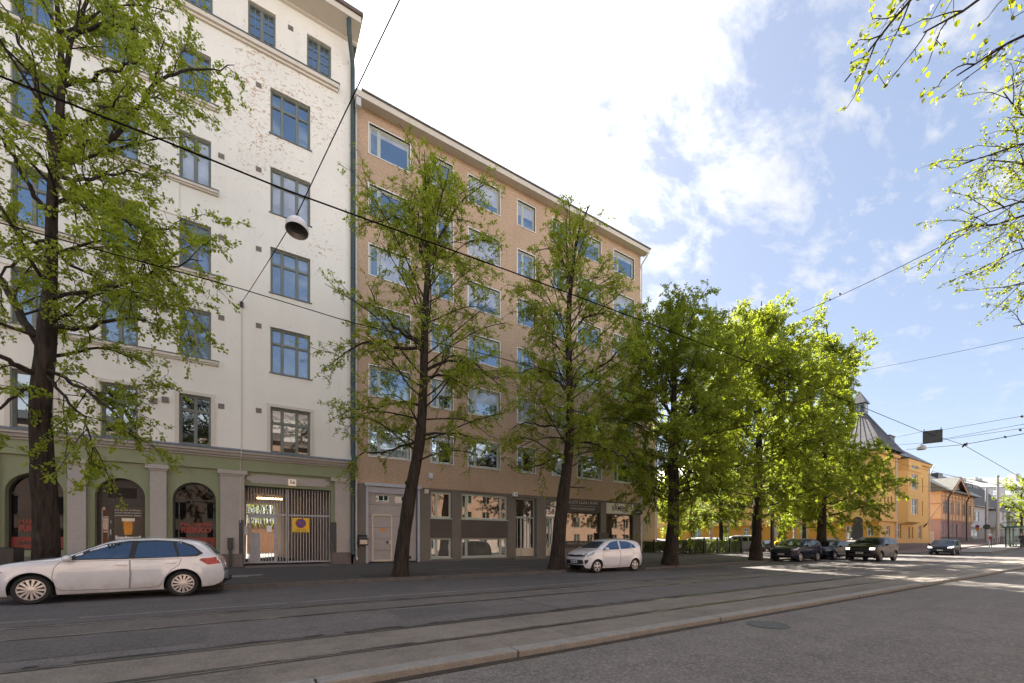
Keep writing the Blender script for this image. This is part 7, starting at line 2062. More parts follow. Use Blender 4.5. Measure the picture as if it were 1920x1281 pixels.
# iron fence
def fence(label, p, q, z0, posts, h=1.22, skip_ends=False, arches=False):
    t = thing('iron_fence', label, 'fence', group=None)
    p, q = Vector((p[0], p[1], z0)), Vector((q[0], q[1], z0)); L = (q - p).length; d = (q - p) / L
    for i in range(posts):
        c = p + d * L * i / (posts - 1)
        m_ = MB(); m_.box(c.x - .06, c.x + .06, c.y - .06, c.y + .06, z0 - .05, z0 + h + .15); m_.lathe([(.06, 0), (.06, .04), (0, .09)], 'z', 8, 0, (c.x, c.y, z0 + h + .15)); m_.build('post', M['black'], t)
    m_ = MB()
    for zz_ in (.15, h - .08): m_.tube([p + Vector((0, 0, zz_)), q + Vector((0, 0, zz_))], .018, 4)
    n = int(L / .125)
    for i in range(1, n):
        c = p + d * L * i / n; m_.tube([c + Vector((0, 0, .1)), c + Vector((0, 0, h - .02))], .012, 4, 0, False)
    if arches:
        for i in range(int(L / .5)):
            c = p + d * (.5 * i + .02); m_.tube([c + d * (.23 + .23 * math.cos(a)) + Vector((0, 0, h + .23 * math.sin(a) - .05)) for a in [k * math.pi / 8 for k in range(9)]], .012, 4, 0, False)
    m_.build('railing', M['black'], t)
    m_ = MB(); nn = Vector((-d.y, d.x, 0))
    vs = [p - nn * .15, q - nn * .15, q + nn * .15, p + nn * .15]
    m_.mesh([v + Vector((0, 0, -.2)) for v in vs] + [v + Vector((0, 0, .05)) for v in vs], [(4, 5, 6, 7), (0, 1, 5, 4), (1, 2, 6, 5), (3, 0, 4, 7), (2, 3, 7, 6)]); m_.build('kerb_stone', M['kerb_dark'], t)
    adopt(t, tuple((p + q) / 2))
a = PF(1266, 1041, 33.6); b = PF(1411, 1036, 40.2)
fence('black iron fence along the front of the hedge', (a.x, a.y), (b.x, b.y), .27, 7)
a = PF(1202, 1036, 40.); b = PF(1250, 1036, 41.)
fence('black iron fence with hooped top at the corner of the orange building', (a.x, a.y), (b.x, b.y), .27, 3, 1.1, arches=True)
# bench-like dark planter and black box at the far left
pb_ = thing('planter_box', 'black planter box on the pavement at the left edge', 'planter')
a = PY(-12, 1022, 19.8); b2 = PY(35, 1022, 19.8)
m_ = MB(); m_.bbox(a.x, b2.x, 19.5, 20.2, .2, 1.18, .02); m_.build('box', M['black'], pb_)
m_ = MB(); m_.box(a.x + .05, b2.x - .05, 19.55, 20.15, 1.181, 1.20); m_.build('soil', M['soil'], pb_)
adopt(pb_, ((a.x + b2.x) / 2, 19.85, .25))
# signs on posts seen from behind and from the front
def plate(m_, c, w, h, n_dir, mat=0, th=.02):
    """thin bevel-less plate with its normal in the ground plane"""
    n_ = Vector(n_dir).normalized(); u = Vector((-n_.y, n_.x, 0))
    vs = [c + u * sx * w / 2 + Vector((0, 0, sz_ * h / 2)) + n_ * k * th / 2 for k in (1, -1) for sx, sz_ in ((-1, -1), (1, -1), (1, 1), (-1, 1))]
    m_.mesh(vs, [(0, 1, 2, 3), (7, 6, 5, 4), (0, 4, 5, 1), (1, 5, 6, 2), (2, 6, 7, 3), (3, 7, 4, 0)], mat)
def disc(m_, c, r_, n_dir, mat=0, th=.02, k=24):
    n_ = Vector(n_dir).normalized(); u = Vector((-n_.y, n_.x, 0)); w_ = Vector((0, 0, 1))
    ring = [c + (u * math.cos(2 * math.pi * i / k) + w_ * math.sin(2 * math.pi * i / k)) * r_ for i in range(k)]
    m_.mesh([p + n_ * th / 2 for p in ring] + [p - n_ * th / 2 for p in ring], [tuple(range(k)), tuple(range(2 * k - 1, k - 1, -1))] + [(i, i + k, (i + 1) % k + k, (i + 1) % k) for i in range(k)], mat)
toC = lambda p: Vector((-p.x, -p.y, 0)).normalized()
b = PF(1607.5, 1042, 40.); b.z = gz(b.x)
t = post('road_sign', 'backs of a round sign and a large panel on a post before the yellow house', 'sign', b, PF(1607, 968, 40.).z - b.z, .045, None, 'steel')
m_ = MB(); n_ = toC(b) 
disc(m_, PF(1608, 977, 39.9), .40, n_); m_.build('round_plate', M['dark_steel'], t)
m_ = MB(); plate(m_, PF(1608, 998, 39.9), .80, 1.5, n_); m_.build('panel', M['dark_steel'], t)
adopt(t, tuple(b))
b = PF(1411, 1036, 40.); b.z = .27
t = post('road_sign', 'back of a round sign on a thin post at the end of the iron fence', 'sign', b, PF(1411, 980, 40.).z - b.z, .035, None, 'steel')
m_ = MB(); disc(m_, PF(1411, 988, 39.9), .30, Vector((-.3, -1, 0))); m_.build('round_plate', M['dark_steel'], t)
adopt(t, tuple(b))
b = PF(1464, 1030, 36.); b.z = .2
t = post('road_sign', 'pale rectangular sign on a thin post behind the black crossover', 'sign', b, PF(1464, 984, 36.).z - b.z, .03, None, 'steel')
m_ = MB(); plate(m_, PF(1463, 990, 35.9), .30, .52, toC(b)); m_.build('plate', M['lamp_white'], t)
adopt(t, tuple(b))
b = PF(1458, 1036, 31.5); b.z = .15
t = thing('litter_bin', 'bin with a yellow lid on a post between lamp post and crossover', 'bin')
m_ = MB(); m_.tube([b, b + Vector((0, 0, .8))], .03, 8); m_.build('post', M['steel'], t)
m_ = MB(); m_.lathe([(.0, .55), (.16, .55), (.20, 1.0), (.0, 1.0)], 'z', 16, 0, (b.x, b.y, b.z)); m_.build('bucket', M['steel'], t)
m_ = MB(); m_.lathe([(.23, .98), (.24, 1.10), (.18, 1.24), (0, 1.27)], 'z', 16, 0, (b.x, b.y, b.z)); m_.build('lid', M['sign_yellow'], t)
adopt(t, tuple(b))
t = thing('direction_sign', 'white direction sign reading LINNANMÄKI BORGBACKEN above the parked hatchback', 'sign')
c = PF(1557, 1012.5, 46.)
n_ = toC(c)
m_ = MB(); plate(m_, c, 1.62, .46, n_, 0, .03); m_.build('plate', M['sign_white'], t)
ang = math.atan2(n_.y, n_.x) + math.pi / 2
text('lettering', 'LINNANMÄKI', .2, c + n_ * .02 + Vector((0, 0, .10)), M['black_text'], t, rot=(R(90), 0, ang), fit=1.35, bold=.004)
text('lettering', 'BORGBACKEN', .2, c + n_ * .02 + Vector((0, 0, -.11)), M['black_text'], t, rot=(R(90), 0, ang), fit=1.35, bold=.004)
for s in (-1, 1):
    q = c + Vector((-n_.y, n_.x, 0)) * s * .6 - n_ * .04; m_ = MB(); m_.tube([Vector((q.x, q.y, 0)), Vector((q.x, q.y, c.z + .2))], .03, 8); m_.build('leg', M['steel'], t)
adopt(t, (c.x, c.y, 0))
b = PF(1759.5, 1021, 66.); b.z = gz(b.x) + .1
t = post('crossing_sign', 'blue square pedestrian crossing sign on a post by the pink house', 'sign', b, PF(1759, 987, 66.).z - b.z, .04, None, 'steel')
n_ = toC(b); c = PF(1759.5, 992.3, 65.9)
m_ = MB(); plate(m_, c, .66, .78, n_); m_.build('plate', M['sign_blue'], t)
m_ = MB(); u = Vector((-n_.y, n_.x, 0))
tri = [c + n_ * .014 + u * x + Vector((0, 0, z)) for x, z in ((-.25, -.26), (.25, -.26), (0, .27))]; m_.face(tri); m_.build('triangle', M['sign_white'], t)
m_ = MB(); m_.tube([c + n_ * .03 + Vector((0, 0, z)) for z in (-.0, .1)], .03, 6); m_.tube([c + n_ * .03 + u * .06 + Vector((0, 0, -.2)), c + n_ * .03 + Vector((0, 0, -.02)), c + n_ * .03 - u * .07 + Vector((0, 0, -.2))], .02, 6); m_.build('figure', M['black_text'], t)
adopt(t, tuple(b))
b = PF(1832.5, 1013, 78.); b.z = gz(b.x) + .1
t = post('road_sign', 'no parking sign with a yellow plate below before the blue-grey house', 'sign', b, PF(1832, 985, 78.).z - b.z, .04, None, 'steel')
n_ = toC(b); c = PF(1832.5, 987, 77.9)
m_ = MB(); disc(m_, c, .28, n_, 0); disc(m_, c + n_ * .012, .20, n_, 1, .01); u = Vector((-n_.y, n_.x, 0)); m_.tube([c + n_ * .02 + u * .2 + Vector((0, 0, -.2)), c + n_ * .02 - u * .2 + Vector((0, 0, .2))], .035, 4); m_.build('round_plate', [M['sign_red'], M['sign_blue']], t)
m_ = MB(); plate(m_, PF(1832.5, 992.5, 77.9), .42, .62, n_); m_.build('lower_plate', M['orange_sticker'], t)
adopt(t, tuple(b))
b = PF(1850, 1020, 68.); b.z = gz(b.x)
t = post('tram_pole', 'grey tram pole with a round sign back fixed to it', 'pole', b, PF(1850, 914, 68.).z - b.z, .24, .17, 'steel')
m_ = MB(); disc(m_, PF(1850, 988, 67.6), .42, toC(b)); m_.build('round_plate', M['dark_steel'], t)
adopt(t, tuple(b))
b = PF(1871, 1018, 64.); b.z = gz(b.x)
t = post('tram_pole', 'taller grey tram pole rising beside the bay of the blue-grey house', 'pole', b, PF(1871, 893, 64.).z - b.z, .24, .13, 'steel')
m_ = MB(); c = b + Vector((0, 0, PF(1871, 893, 64.).z - b.z)); m_.lathe([(.14, -.1), (.22, .0), (.18, .12), (0, .14)], 'z', 12, 0, tuple(c)); m_.build('cap', M['steel'], t)
adopt(t, tuple(b))
b = PF(1855, 1040, 46.); b.z = .1
t = post('stop_post', 'thin pale stop post on the end of the platform', 'post', b, 2.6, .05, .04, 'lamp_white')
m_ = MB(); disc(m_, PF(1857, 1003, 45.9), .18, toC(b)); plate(m_, PF(1857, 1009, 45.9), .22, .35, toC(b), 1); m_.build('plate', [M['lamp_white'], M['sign_red']], t)
adopt(t, tuple(b))
# platform railing
t = thing('railing', 'dark metal railing along the platform before the bus shelter', 'railing')
p0, p1 = PF(1859, 1037, 50.), PF(1879, 1030, 60.)
p0.z = gz(p0.x) + .16; p1.z = gz(p1.x) + .16
m_ = MB()
for i in range(6):
    c = p0.lerp(p1, i / 5); m_.tube([c, c + Vector((0, 0, 1.05))], .035, 6)
m_.build('posts', M['dark_steel'], t); 
m_ = MB(); m_.tube([p0 + Vector((0, 0, 1.05)), p1 + Vector((0, 0, 1.05))], .035, 6); m_.tube([p0 + Vector((0, 0, .6)), p1 + Vector((0, 0, .6))], .02, 6); m_.build('rail', M['dark_steel'], t)
adopt(t, tuple(p0))
# bus shelter
M['shelter'] = simple('shelter_green', (.030, .075, .065), .4, .1, .1, 6)
sg_ = NT('shelter_glass'); sg_.b.inputs['Transmission Weight'].default_value = .9; sg_.b.inputs['Roughness'].default_value = .02; sg_.b.inputs['Base Color'].default_value = (.75, .85, .82, 1); sg_.b.inputs['IOR'].default_value = 1.03
t = thing('tram_shelter', 'green framed glass tram shelter at the right edge', 'shelter')
c0 = PF(1887, 1029, 50.); c1 = PF(1921, 1031, 46.)
c0.z = c1.z = gz(c0.x) + .12
d = (c1 - c0); d.z = 0; Ls = 4.2; dx = Vector((1, 0, 0)); c0 = PF(1886, 1029, 50.); c0.z = gz(c0.x) + .12
wd = -1.45
corners = [c0, c0 + dx * Ls, c0 + dx * Ls + Vector((0, wd, 0)), c0 + Vector((0, wd, 0))]
for i, c in enumerate(corners + [c0 + dx * 2.1]):
    m_ = MB(); m_.box(c.x - .06, c.x + .06, c.y - .06, c.y + .06, c.z, c.z + 2.35); m_.build('post', M['shelter'], t)
m_ = MB(); m_.bbox(c0.x - .35, c0.x + Ls + .35, c0.y + wd - .35, c0.y + .3, c0.z + 2.351, c0.z + 2.52, .02); m_.build('roof', M['shelter'], t)
m_ = MB(); m_.box(c0.x + .07, c0.x + 2.03, c0.y - .01, c0.y + .01, c0.z + .2, c0.z + 2.2); m_.box(c0.x + 2.17, c0.x + Ls - .07, c0.y - .01, c0.y + .01, c0.z + .2, c0.z + 2.2); m_.build('back_glass', sg_.mat, t)
m_ = MB(); m_.box(c0.x - .01, c0.x + .01, c0.y + wd + .07, c0.y - .07, c0.z + .2, c0.z + 2.2); m_.build('side_glass', sg_.mat, t)
m_ = MB(); m_.bbox(c0.x + .4, c0.x + Ls - .4, c0.y - .5, c0.y - .12, c0.z + .42, c0.z + .47, .01)
for xx in (.6, Ls - .6): m_.box(c0.x + xx - .03, c0.x + xx + .03, c0.y - .35, c0.y - .27, c0.z, c0.z + .42)
m_.build('bench', M['shelter'], t)
m_ = MB(); p = PF(1905, 988, 48.); m_.box(p.x - .4, p.x + .4, c0.y + wd - .3, c0.y + wd - .2, c0.z + 2.53, c0.z + 2.95); m_.box(p.x + .75, p.x + 2.1, c0.y + wd - .3, c0.y + wd - .2, c0.z + 2.53, c0.z + 2.85, 1); m_.build('display', [M['sign_white'], M['sign_yellow']], t)
adopt(t, tuple((corners[0] + corners[2]) / 2))
bn = thing('litter_bin', 'dark bin standing under the glass tram shelter', 'bin')
q = c0 + Vector((1.6, wd + .25, 0)); m_ = MB(); m_.bbox(q.x - .25, q.x + .25, q.y - .2, q.y + .2, q.z, q.z + 1.0, .03); m_.build('body', M['dark_steel'], bn)
m_ = MB(); m_.bbox(q.x - .27, q.x + .27, q.y - .22, q.y + .22, q.z + 1.001, q.z + 1.08, .02); m_.build('lid', M['black'], bn)
adopt(bn, tuple(q))

# person waiting at the stop (skin modifier over a posed skeleton)
def person(label, base, rz, h=1.74):
    s = h / 1.74
    J = dict(pel=(0, 0, .93), lhip=(.0, .09, .90), rhip=(0, -.09, .90), lkn=(.02, .10, .49), rkn=(-.01, -.10, .49), lan=(-.01, .11, .09), ran=(-.03, -.11, .09), lto=(.15, .13, .04), rto=(.13, -.13, .04), wa=(0, 0, 1.08), ch=(0.01, 0, 1.30), nk=(.0, 0, 1.47), hd=(.02, 0, 1.56), tp=(.02, 0, 1.70),
             lsh=(0, .18, 1.41), rsh=(0, -.18, 1.41), lel=(-.03, .23, 1.13), rel=(.02, -.22, 1.14), lwr=(.06, .21, .90), rwr=(.18, -.12, 1.02), lha=(.09, .20, .82), rha=(.24, -.07, 1.05))
    E = [('pel', 'lhip'), ('pel', 'rhip'), ('lhip', 'lkn'), ('rhip', 'rkn'), ('lkn', 'lan'), ('rkn', 'ran'), ('lan', 'lto'), ('ran', 'rto'), ('pel', 'wa'), ('wa', 'ch'), ('ch', 'nk'), ('nk', 'hd'), ('hd', 'tp'), ('ch', 'lsh'), ('ch', 'rsh'), ('lsh', 'lel'), ('rsh', 'rel'), ('lel', 'lwr'), ('rel', 'rwr'), ('lwr', 'lha'), ('rwr', 'rha')]
    RD = dict(pel=.15, lhip=.11, rhip=.11, lkn=.065, rkn=.065, lan=.045, ran=.045, lto=.035, rto=.035, wa=.135, ch=.155, nk=.06, hd=.09, tp=.075, lsh=.075, rsh=.075, lel=.05, rel=.05, lwr=.036, rwr=.036, lha=.035, rha=.035)
    ks = list(J)
    me = bpy.data.meshes.new('body'); me.from_pydata([Vector(J[k]) * s for k in ks], [(ks.index(a), ks.index(b)) for a, b in E], [])
    o = bpy.data.objects.new('body', me); C.objects.link(o)
    sk = o.modifiers.new('skin', 'SKIN'); 
    for i, k in enumerate(ks):
        v = me.skin_vertices[0].data[i]; v.radius = (RD[k] * s, RD[k] * s); v.use_root = (k == 'pel')
    o.modifiers.new('sub', 'SUBSURF').levels = 2
    bpy.context.view_layer.update()
    ev = o.evaluated_get(bpy.context.evaluated_depsgraph_get()); m2 = bpy.data.meshes.new_from_object(ev)
    bpy.data.objects.remove(o)
    skin, coat, trs, shoe = simple('skin_tone', (.42, .25, .18), .5), simple('dark_jacket', (.020, .021, .026), .8), simple('dark_trousers', (.03, .03, .036), .8), M['matt_black']
    for mt in (coat, trs, skin, shoe): m2.materials.append(mt)
    for p in m2.polygons:
        z = p.center.z / s; p.use_smooth = True
        hand = (Vector(p.center) - Vector(J['lha']) * s).length < .10 or (Vector(p.center) - Vector(J['rha']) * s).length < .10
        p.material_index = 2 if (z > 1.47 or hand) else (3 if z < .09 else (1 if z < .90 else 0))
    r_ = thing('person', label, 'person', base, rz)
    bo = bpy.data.objects.new('body', m2); C.objects.link(bo); bo.parent = r_
    hm = MB(); bm = bmesh.new(); bmesh.ops.create_uvsphere(bm, u_segments=16, v_segments=10, radius=1)
    bmesh.ops.delete(bm, geom=[v for v in bm.verts if v.co.z < -.15 and v.co.x > -.2 or v.co.z < -.6], context='VERTS')
    bm.verts.index_update(); hm.mesh([Vector((.012 + v.co.x * .108, v.co.y * .095, 1.645 + v.co.z * .115)) * s for v in bm.verts], [[v.index for v in f.verts] for f in bm.faces], 0, True); bm.free()
    hm.build('hair', simple('brown_hair', (.035, .02, .012), .7), r_)
    for yq, tgt in ((1, 'lha'), (-1, 'rha')):
        fm = MB(); c = Vector(J[tgt]); dn = (c - Vector(J['lwr' if yq > 0 else 'rwr'])).normalized()
        sd_ = dn.cross(Vector((0, 0, 1))).normalized()
        for k, ln in enumerate((.065, .075, .07, .055)):
            b_ = c + dn * .02 + sd_ * (.018 * (k - 1.5)); fm.tube([b_ * s, (b_ + dn * ln * .55 + Vector((0, 0, -.008))) * s, (b_ + dn * ln + Vector((0, 0, -.028))) * s], [.010 * s, .009 * s, .006 * s], 6)
        fm.tube([(c - dn * .01) * s, (c + sd_ * .035 * yq + dn * .02) * s, (c + sd_ * .045 * yq + dn * .05) * s], [.011 * s, .010 * s, .007 * s], 6)
        fm.build('fingers', skin, r_)
    fm = MB()
    for yq in (-1, 1):
        fm.lathe([(0, -.012), (.010, -.006), (.012, .0), (.010, .006), (0, .012)], 'x', 8, 0, (.102 * s, yq * .034 * s, 1.60 * s))
    fm.build('eyes', M['black_text'], r_)
    fm = MB(); fm.mesh([Vector(v) * s for v in ((.095, -.014, 1.555), (.095, .014, 1.555), (.10, .0, 1.61), (.128, 0, 1.562))], [(0, 1, 3), (1, 2, 3), (2, 0, 3), (0, 2, 1)]); fm.box(.092 * s, .106 * s, -.024 * s, .024 * s, 1.520 * s, 1.528 * s)
    fm.build('nose_and_mouth', skin, r_)
    return r_
p = PF(1916.5, 1030, 48.); person('person in dark jacket and trousers waiting by the tram shelter', (p.x, p.y, gz(p.x) + .12), R(200))

# ================================================================== WIRES AND HANGING LAMPS
def sag(p, q, s=0., n=24):
    p, q = Vector(p), Vector(q)
    return [p.lerp(q, i / n) - Vector((0, 0, s * 4 * (i / n) * (1 - i / n))) for i in range(n + 1)]
def wire(name, label, pts, r=.008, cat='wire', group=None, extra=None):
    m_ = MB(); m_.tube(pts, r, 5)
    o = m_.build(name, M['wire'])
    tag(o, label, cat, group); return o
GW = 'overhead wires across and along the street'
q = [PF(px, py, 6.03 / (ST - (px - CX) / FPX * CT)) for px, py in ((-330, -2), (0, 143), (300, 261), (527, 353), (670, 405), (960, 510), (1200, 600), (1500, 715), (1725, 808), (1806, 834))]
ys = [p.y for p in q]
wire('contact_wire', 'thick near tram wire running from the upper left over the white building', q, .0105, 'wire', GW)
e = q[-1]
wire('contact_wire', 'tram wire running down from the wire junction towards the far right', sag(e, PF(1930, 905, 26.5), .0), .012, 'wire', GW)
q2 = [PF(px, py, 9.25 / (ST - (px - CX) / FPX * CT)) for px, py in ((-330, 330), (0, 418), (200, 473), (450, 541), (660, 605), (900, 662), (1150, 727), (1400, 800), (1690, 868))]
wire('contact_wire', 'thinner far tram wire running lower across the white building', q2, .009, 'wire', GW)
# lamp span
A = PY(453, 567, YF - .02); lamp = PF(557, 402, 10.6); B = PF(752, -6, 6.6); B2 = lamp + (B - lamp) * 3.4
wire('span_wire', 'wire from the white facade up to the hanging dome lamp and out of view', [A] + sag(A, lamp, .05)[1:-1] + [lamp] + sag(lamp, B, -.02)[1:] + [B2], .0115, 'wire', GW)
m_ = MB(); m_.bbox(A.x - .07, A.x + .07, YF - .12, YF + .01, A.z - .22, A.z - .02, .01); m_.tube([A + Vector((0, -.1, 0)), A + Vector((0, .0, -.1))], .02, 6)
tag(m_.build('wire_anchor', M['dark_steel']), 'small grey wire anchor bolted to the white facade', 'anchor')
def dome_lamp(label, c, r_, tilt=None):
    t = thing('hanging_lamp', label, 'lamp')
    m_ = MB(); k = 12
    m_.lathe([(0, .98 * r_)] + [(r_ * math.sin(a), r_ * .98 * math.cos(a)) for a in [math.pi / 2 * i / k for i in range(1, k + 1)]] + [(r_ * 1.0, -.30 * r_), (r_ * .96, -.30 * r_)], 'z', 32, 0, (0, 0, 0))
    m_.build('shade', M['lamp_white'], t)
    m_ = MB(); m_.lathe([(r_ * .955, -.29 * r_), (r_ * .7, .12 * r_), (r_ * .35, .2 * r_), (0, .22 * r_)], 'z', 32, 0, (0, 0, 0)); m_.lathe([(r_ * .30, .0), (r_ * .28, -.04 * r_), (0, -.05 * r_)], 'z', 20, 0, (0, 0, .14 * r_)); m_.build('reflector', M['lamp_in'], t)
    m_ = MB(); m_.tube([(0, 0, r_ * .95), (0, 0, r_ * 1.25)], .035 * r_ / .27, 8); m_.lathe([(.10 * r_, .95 * r_), (.22 * r_, 1.0 * r_), (.22 * r_, 1.12 * r_), (.06 * r_, 1.16 * r_)], 'z', 16, 0, (0, 0, 0)); m_.build('hanger', M['steel'], t)
    t.location = c
    if tilt: t.rotation_euler = tilt
    return t
dome_lamp('white dome street lamp hanging on the wire before the white building', lamp + Vector((0, 0, -.36)), .27, (R(-9), R(4), 0))
# span wires on the right
wire('span_wire', 'heavy span wire rising from the tall lime to the upper right branches', sag(PF(1505, 585, 29.), PF(1850, 418, 16.), .12) + sag(PF(1850, 418, 16.), PF(2300, 120, 9.), .0)[1:], .016, 'wire', GW)
m_ = MB()
for px, py in ((1556, 562), (1575, 551), (1766, 457)):
    c = PF(px, py, 29. - (px - 1505) / 345 * 13); m_.lathe([(0, -.12), (.045, -.08), (.05, .08), (0, .12)], 'x', 8, 0, tuple(c))
tag(m_.build('insulator', M['dark_steel']), 'dark strain insulators on the heavy span wire by the tall lime', 'insulator')
wire('span_wire', 'thin span wire from the yellow-green lime to the right edge', sag(PF(1600, 698, 24.), PF(1960, 624, 15.), .05), .008, 'wire', GW)
sc_ = PF(1748.5, 819, 19.5)
t = thing('hanging_sign', 'dark square sign back hanging from the span wires over the tram lane', 'sign')
m_ = MB(); plate(m_, Vector((0, 0, 0)), .66, .60, (-.96, -.28, 0), 0, .04); m_.build('plate', simple('sign_back', (.065, .075, .072), .6, .1, .1, 3), t)
m_ = MB()
for s in (-1, 1): m_.tube([Vector((.08 * s, -.27 * s, .28)), Vector((.08 * s, -.27 * s, .40))], .015, 6)
m_.build('hook', M['dark_steel'], t)
t.location = sc_
wire('span_wire', 'upper thin span wire carrying the dark square sign', [PF(1640, 828, 27.), PF(1735, 808.5, 19.8), PF(1762, 807, 19.2), PF(1960, 773, 13.)], .007, 'wire', GW)
wire('span_wire', 'middle thin span wire passing the white hanging lamp and the sign', [PF(1660, 836, 27.), PF(1728, 831, 20.2), PF(1770, 823, 19.2), PF(1960, 788, 13.)], .007, 'wire', GW)
wire('span_wire', 'lower thin span wire ending at the wire junction', [PF(1700, 843, 25.), PF(1806, 834, 18.), PF(1960, 806, 12.6)], .011, 'wire', GW)
wire('span_wire', 'second thin span wire just under the dark square sign', [PF(1762, 826, 19.2), PF(1960, 797, 13.)], .007, 'wire', GW)
m_ = MB(); c = PF(1811, 834, 18.); m_.box(c.x - .12, c.x + .12, c.y - .03, c.y + .03, c.z - .03, c.z + .03); m_.tube([c + Vector((-.15, 0, .03)), c + Vector((0, .1, -.08)), c + Vector((.2, 0, .1))], .03, 6)
for px, py, fw in ((1885, 819.5, 15.4), (1913, 806.5, 14.4), (1916, 781, 14.5)):
    a_ = PF(px, py, fw); m_.lathe([(0, -.14), (.03, -.1), (.03, .1), (0, .14)], 'x', 8, 0, tuple(a_))
tag(m_.build('wire_clamp', M['dark_steel']), 'dark clamps and insulators where the tram wires meet at the right', 'clamp')
dome_lamp('small white dome lamp hanging left of the dark square sign', PF(1728, 841, 20.) + Vector((0, 0, 0)), .175)
for a_, b_, lab in (((1690, 870, 30.), (1960, 925, 22.), 'thin wire sloping in front of the yellow house roof'), ((1660, 908, 34.), (1830, 915, 40.), 'thin wire crossing before the yellow house bay'), ((1742, 886, 40.), (1880, 906, 50.), 'thin wire passing above the gabled house')):
    wire('span_wire', lab, sag(PF(*a_), PF(*b_), .1), .010, 'wire', GW)
# ================================================================== SKY, SUN, CAMERA
EL, AZ = 43.5, 17.5     # sun height; turn from +Y towards +X
sd = Vector((math.cos(R(EL)) * math.sin(R(AZ)), math.cos(R(EL)) * math.cos(R(AZ)), math.sin(R(EL))))
w = bpy.data.worlds.new('World'); sc.world = w; w.use_nodes = True
nt = w.node_tree; N = nt.nodes; Lk = nt.links
bg = N['Background']; wo = N['World Output']
def wn(t, **kw):
    n = N.new(t)
    for k, v in kw.items():
        if k.startswith('i_'): n.inputs[k[2:].replace('_', ' ')].default_value = v
        else: setattr(n, k, v)
    return n
sky = wn('ShaderNodeTexSky', sky_type='NISHITA', sun_disc=False, sun_elevation=R(EL), sun_rotation=R(AZ), air_density=1.0, dust_density=.9, ozone_density=1.6)
tc = wn('ShaderNodeTexCoord')
sep = wn('ShaderNodeSeparateXYZ'); Lk.new(tc.outputs['Generated'], sep.inputs[0])
def wm(op, a, b=None):
    n = wn('ShaderNodeMath', operation=op)
    for i, v in enumerate((a, b)):
        if v is None: continue
        if hasattr(v, 'links'): Lk.new(v, n.inputs[i])
        else: n.inputs[i].default_value = v
    return n.outputs[0]
def wramp(f, stops):
    n = wn('ShaderNodeValToRGB')
    els = n.color_ramp.elements
    els.remove(els[1]); els[0].position = stops[0][0]; els[0].color = (*[stops[0][1]] * 3, 1)
    for p, c in stops[1:]: els.new(p).color = (c, c, c, 1)
    Lk.new(f, n.inputs[0]); return n.outputs[0]
zc = wm('ADD', wm('MAXIMUM', sep.outputs['Z'], 0.), .16)
cb = wn('ShaderNodeCombineXYZ'); Lk.new(wm('DIVIDE', sep.outputs['X'], zc), cb.inputs[0]); Lk.new(wm('DIVIDE', sep.outputs['Y'], zc), cb.inputs[1])
def cl(scale, det, rot, sx, sy, rough, dist=0., loc=(0, 0, 0)):
    mp = wn('ShaderNodeMapping'); mp.inputs['Rotation'].default_value = (0, 0, R(rot)); mp.inputs['Scale'].default_value = (sx, sy, 1); mp.inputs['Location'].default_value = loc
    Lk.new(cb.outputs[0], mp.inputs['Vector'])
    n = wn('ShaderNodeTexNoise', i_Scale=scale, i_Detail=det, i_Roughness=rough, i_Distortion=dist); Lk.new(mp.outputs[0], n.inputs['Vector'])
    return n.outputs['Fac']
n1 = cl(4.4, 9, CLR, 1.0, 1.7, .62, .25, (CLX, CLY, 0)); n2 = cl(.8, 3, 0, 1, 1, .5, 0, (1.3, .4, 0)); n3 = cl(9, 6, CLR, 1., 2.0, .6, .3)
# the bank thins out away from its middle, which lies around the direction cd
cd = PF(760, -150, 1.0) - Vector((0, 0, CAMZ)); cd.normalize()
dt = wn('ShaderNodeVectorMath', operation='DOT_PRODUCT'); dt.inputs[1].default_value = cd
nv = wn('ShaderNodeVectorMath', operation='NORMALIZE'); Lk.new(tc.outputs['Generated'], nv.inputs[0]); Lk.new(nv.outputs[0], dt.inputs[0])
bias = wramp(dt.outputs['Value'], [(.50, 0.), (.74, .27), (.84, .40), (.90, .56), (.95, .78), (1., 1.)])
dens = wm('ADD', wm('ADD', wm('MULTIPLY', n1, 1.3), wm('MULTIPLY', n3, .42)), wm('ADD', wm('MULTIPLY', n2, .35), wm('MULTIPLY', bias, .42)))
cov = wramp(wm('MULTIPLY', dens, .5), [(.555, 0.), (.605, .30), (.655, .66), (.730, 1.)])
hz = wramp(sep.outputs['Z'], [(0., 0.), (.22, .35), (.40, 1.)])
cov = wm('MULTIPLY', cov, hz)
# unseen banks added to light facades and road: overhead, and low in the north
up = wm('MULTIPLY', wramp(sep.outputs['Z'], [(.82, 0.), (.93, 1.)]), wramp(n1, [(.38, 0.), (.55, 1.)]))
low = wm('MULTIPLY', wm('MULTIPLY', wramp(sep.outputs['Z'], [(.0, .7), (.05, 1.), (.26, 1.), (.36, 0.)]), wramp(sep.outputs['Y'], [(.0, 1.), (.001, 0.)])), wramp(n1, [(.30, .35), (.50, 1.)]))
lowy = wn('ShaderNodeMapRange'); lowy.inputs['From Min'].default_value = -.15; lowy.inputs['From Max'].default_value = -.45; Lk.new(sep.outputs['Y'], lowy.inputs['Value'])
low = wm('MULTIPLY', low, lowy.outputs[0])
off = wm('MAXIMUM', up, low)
cov = wm('MAXIMUM', cov, off)
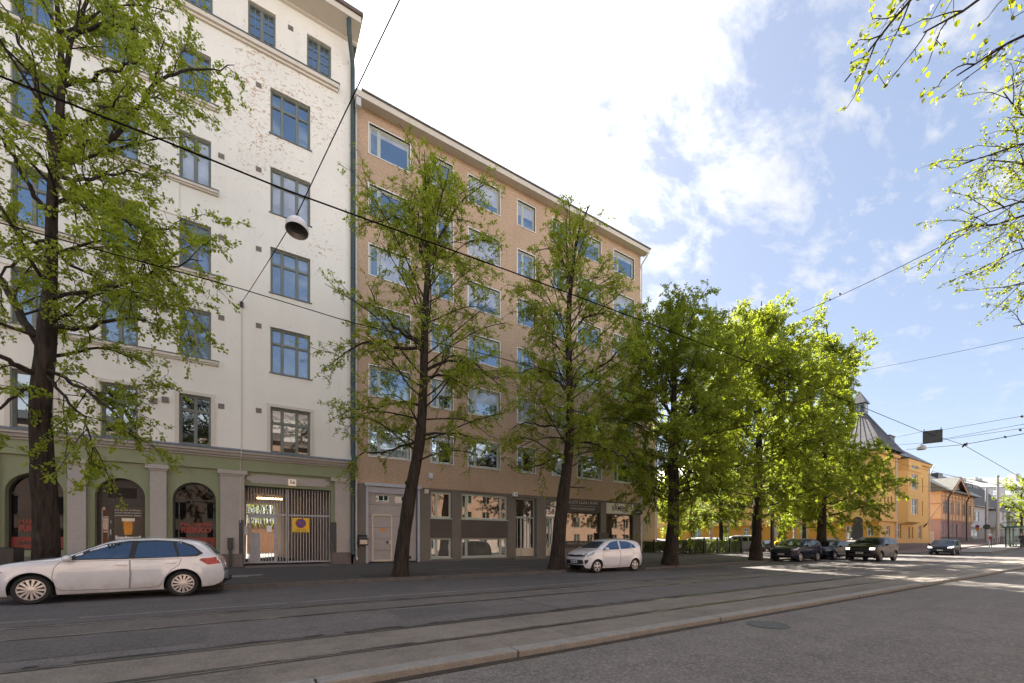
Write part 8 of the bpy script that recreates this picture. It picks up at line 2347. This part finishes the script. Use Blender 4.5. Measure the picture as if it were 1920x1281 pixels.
# glow of thin cloud near the sun
ds = wn('ShaderNodeVectorMath', operation='DOT_PRODUCT'); ds.inputs[1].default_value = sd; Lk.new(nv.outputs[0], ds.inputs[0])
near = wramp(ds.outputs['Value'], [(.80, 0.), (.90, .3), (.97, .8), (1., 1.)])
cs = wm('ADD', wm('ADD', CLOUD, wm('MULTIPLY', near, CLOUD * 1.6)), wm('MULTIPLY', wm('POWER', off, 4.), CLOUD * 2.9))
cc = wn('ShaderNodeCombineXYZ')
for i, k in enumerate((.985, .99, 1.0)): Lk.new(wm('MULTIPLY', cs, k), cc.inputs[i])
# pale band of air towards the horizon comes with the sky model; a light veil lifts it like the photograph's bright air
d3 = wn('ShaderNodeMix', data_type='RGBA', blend_type='DIVIDE'); d3.inputs[0].default_value = 1; Lk.new(sky.outputs[0], d3.inputs[6]); d3.inputs[7].default_value = (3, 3, 3, 1)
gm = wn('ShaderNodeGamma'); gm.inputs[1].default_value = .64; Lk.new(d3.outputs[2], gm.inputs[0])
m3 = wn('ShaderNodeMix', data_type='RGBA', blend_type='MULTIPLY'); m3.inputs[0].default_value = 1; Lk.new(gm.outputs[0], m3.inputs[6]); m3.inputs[7].default_value = (SKY * .97, SKY * .985, SKY * 1.07, 1)
mv = wn('ShaderNodeMix', data_type='RGBA'); Lk.new(m3.outputs[2], mv.inputs[6]); mv.inputs[7].default_value = (VEIL * .93, VEIL * .97, VEIL * 1.05, 1)
mv.inputs[0].default_value = .06
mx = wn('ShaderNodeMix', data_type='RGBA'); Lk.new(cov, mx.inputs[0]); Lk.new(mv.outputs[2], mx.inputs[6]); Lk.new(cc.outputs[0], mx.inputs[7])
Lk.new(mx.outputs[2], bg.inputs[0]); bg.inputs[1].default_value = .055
sl = bpy.data.lights.new('sun', 'SUN'); sl.energy = SUN; sl.angle = R(.6); sl.color = (1., .93, .82)
so = bpy.data.objects.new('sun', sl); C.objects.link(so)
so.rotation_euler = (-sd).to_track_quat('-Z', 'Y').to_euler(); so.location = sd * 60
cam = bpy.data.cameras.new('camera'); co = bpy.data.objects.new('camera', cam); C.objects.link(co)
co.location = (0, 0, CAMZ); co.rotation_euler = (R(90), 0, TH - R(90))
cam.sensor_width = 36; cam.lens = 36 * FPX / 1920; cam.shift_y = (HZ - 640.5) / 1920
cam.clip_start = .05; cam.clip_end = 3000
sc.camera = co
vs_ = sc.view_settings; sc.display_settings.display_device = 'sRGB'
vs_.view_transform = 'Standard'; vs_.look = 'None'; vs_.gamma = 1; vs_.exposure = EXPO; vs_.use_curve_mapping = False
sc.cycles.max_bounces = 8; sc.cycles.transparent_max_bounces = 8; sc.cycles.diffuse_bounces = 4; sc.cycles.glossy_bounces = 4
sc.cycles.caustics_reflective = False; sc.cycles.caustics_refractive = False
sc.cycles.use_denoising = True
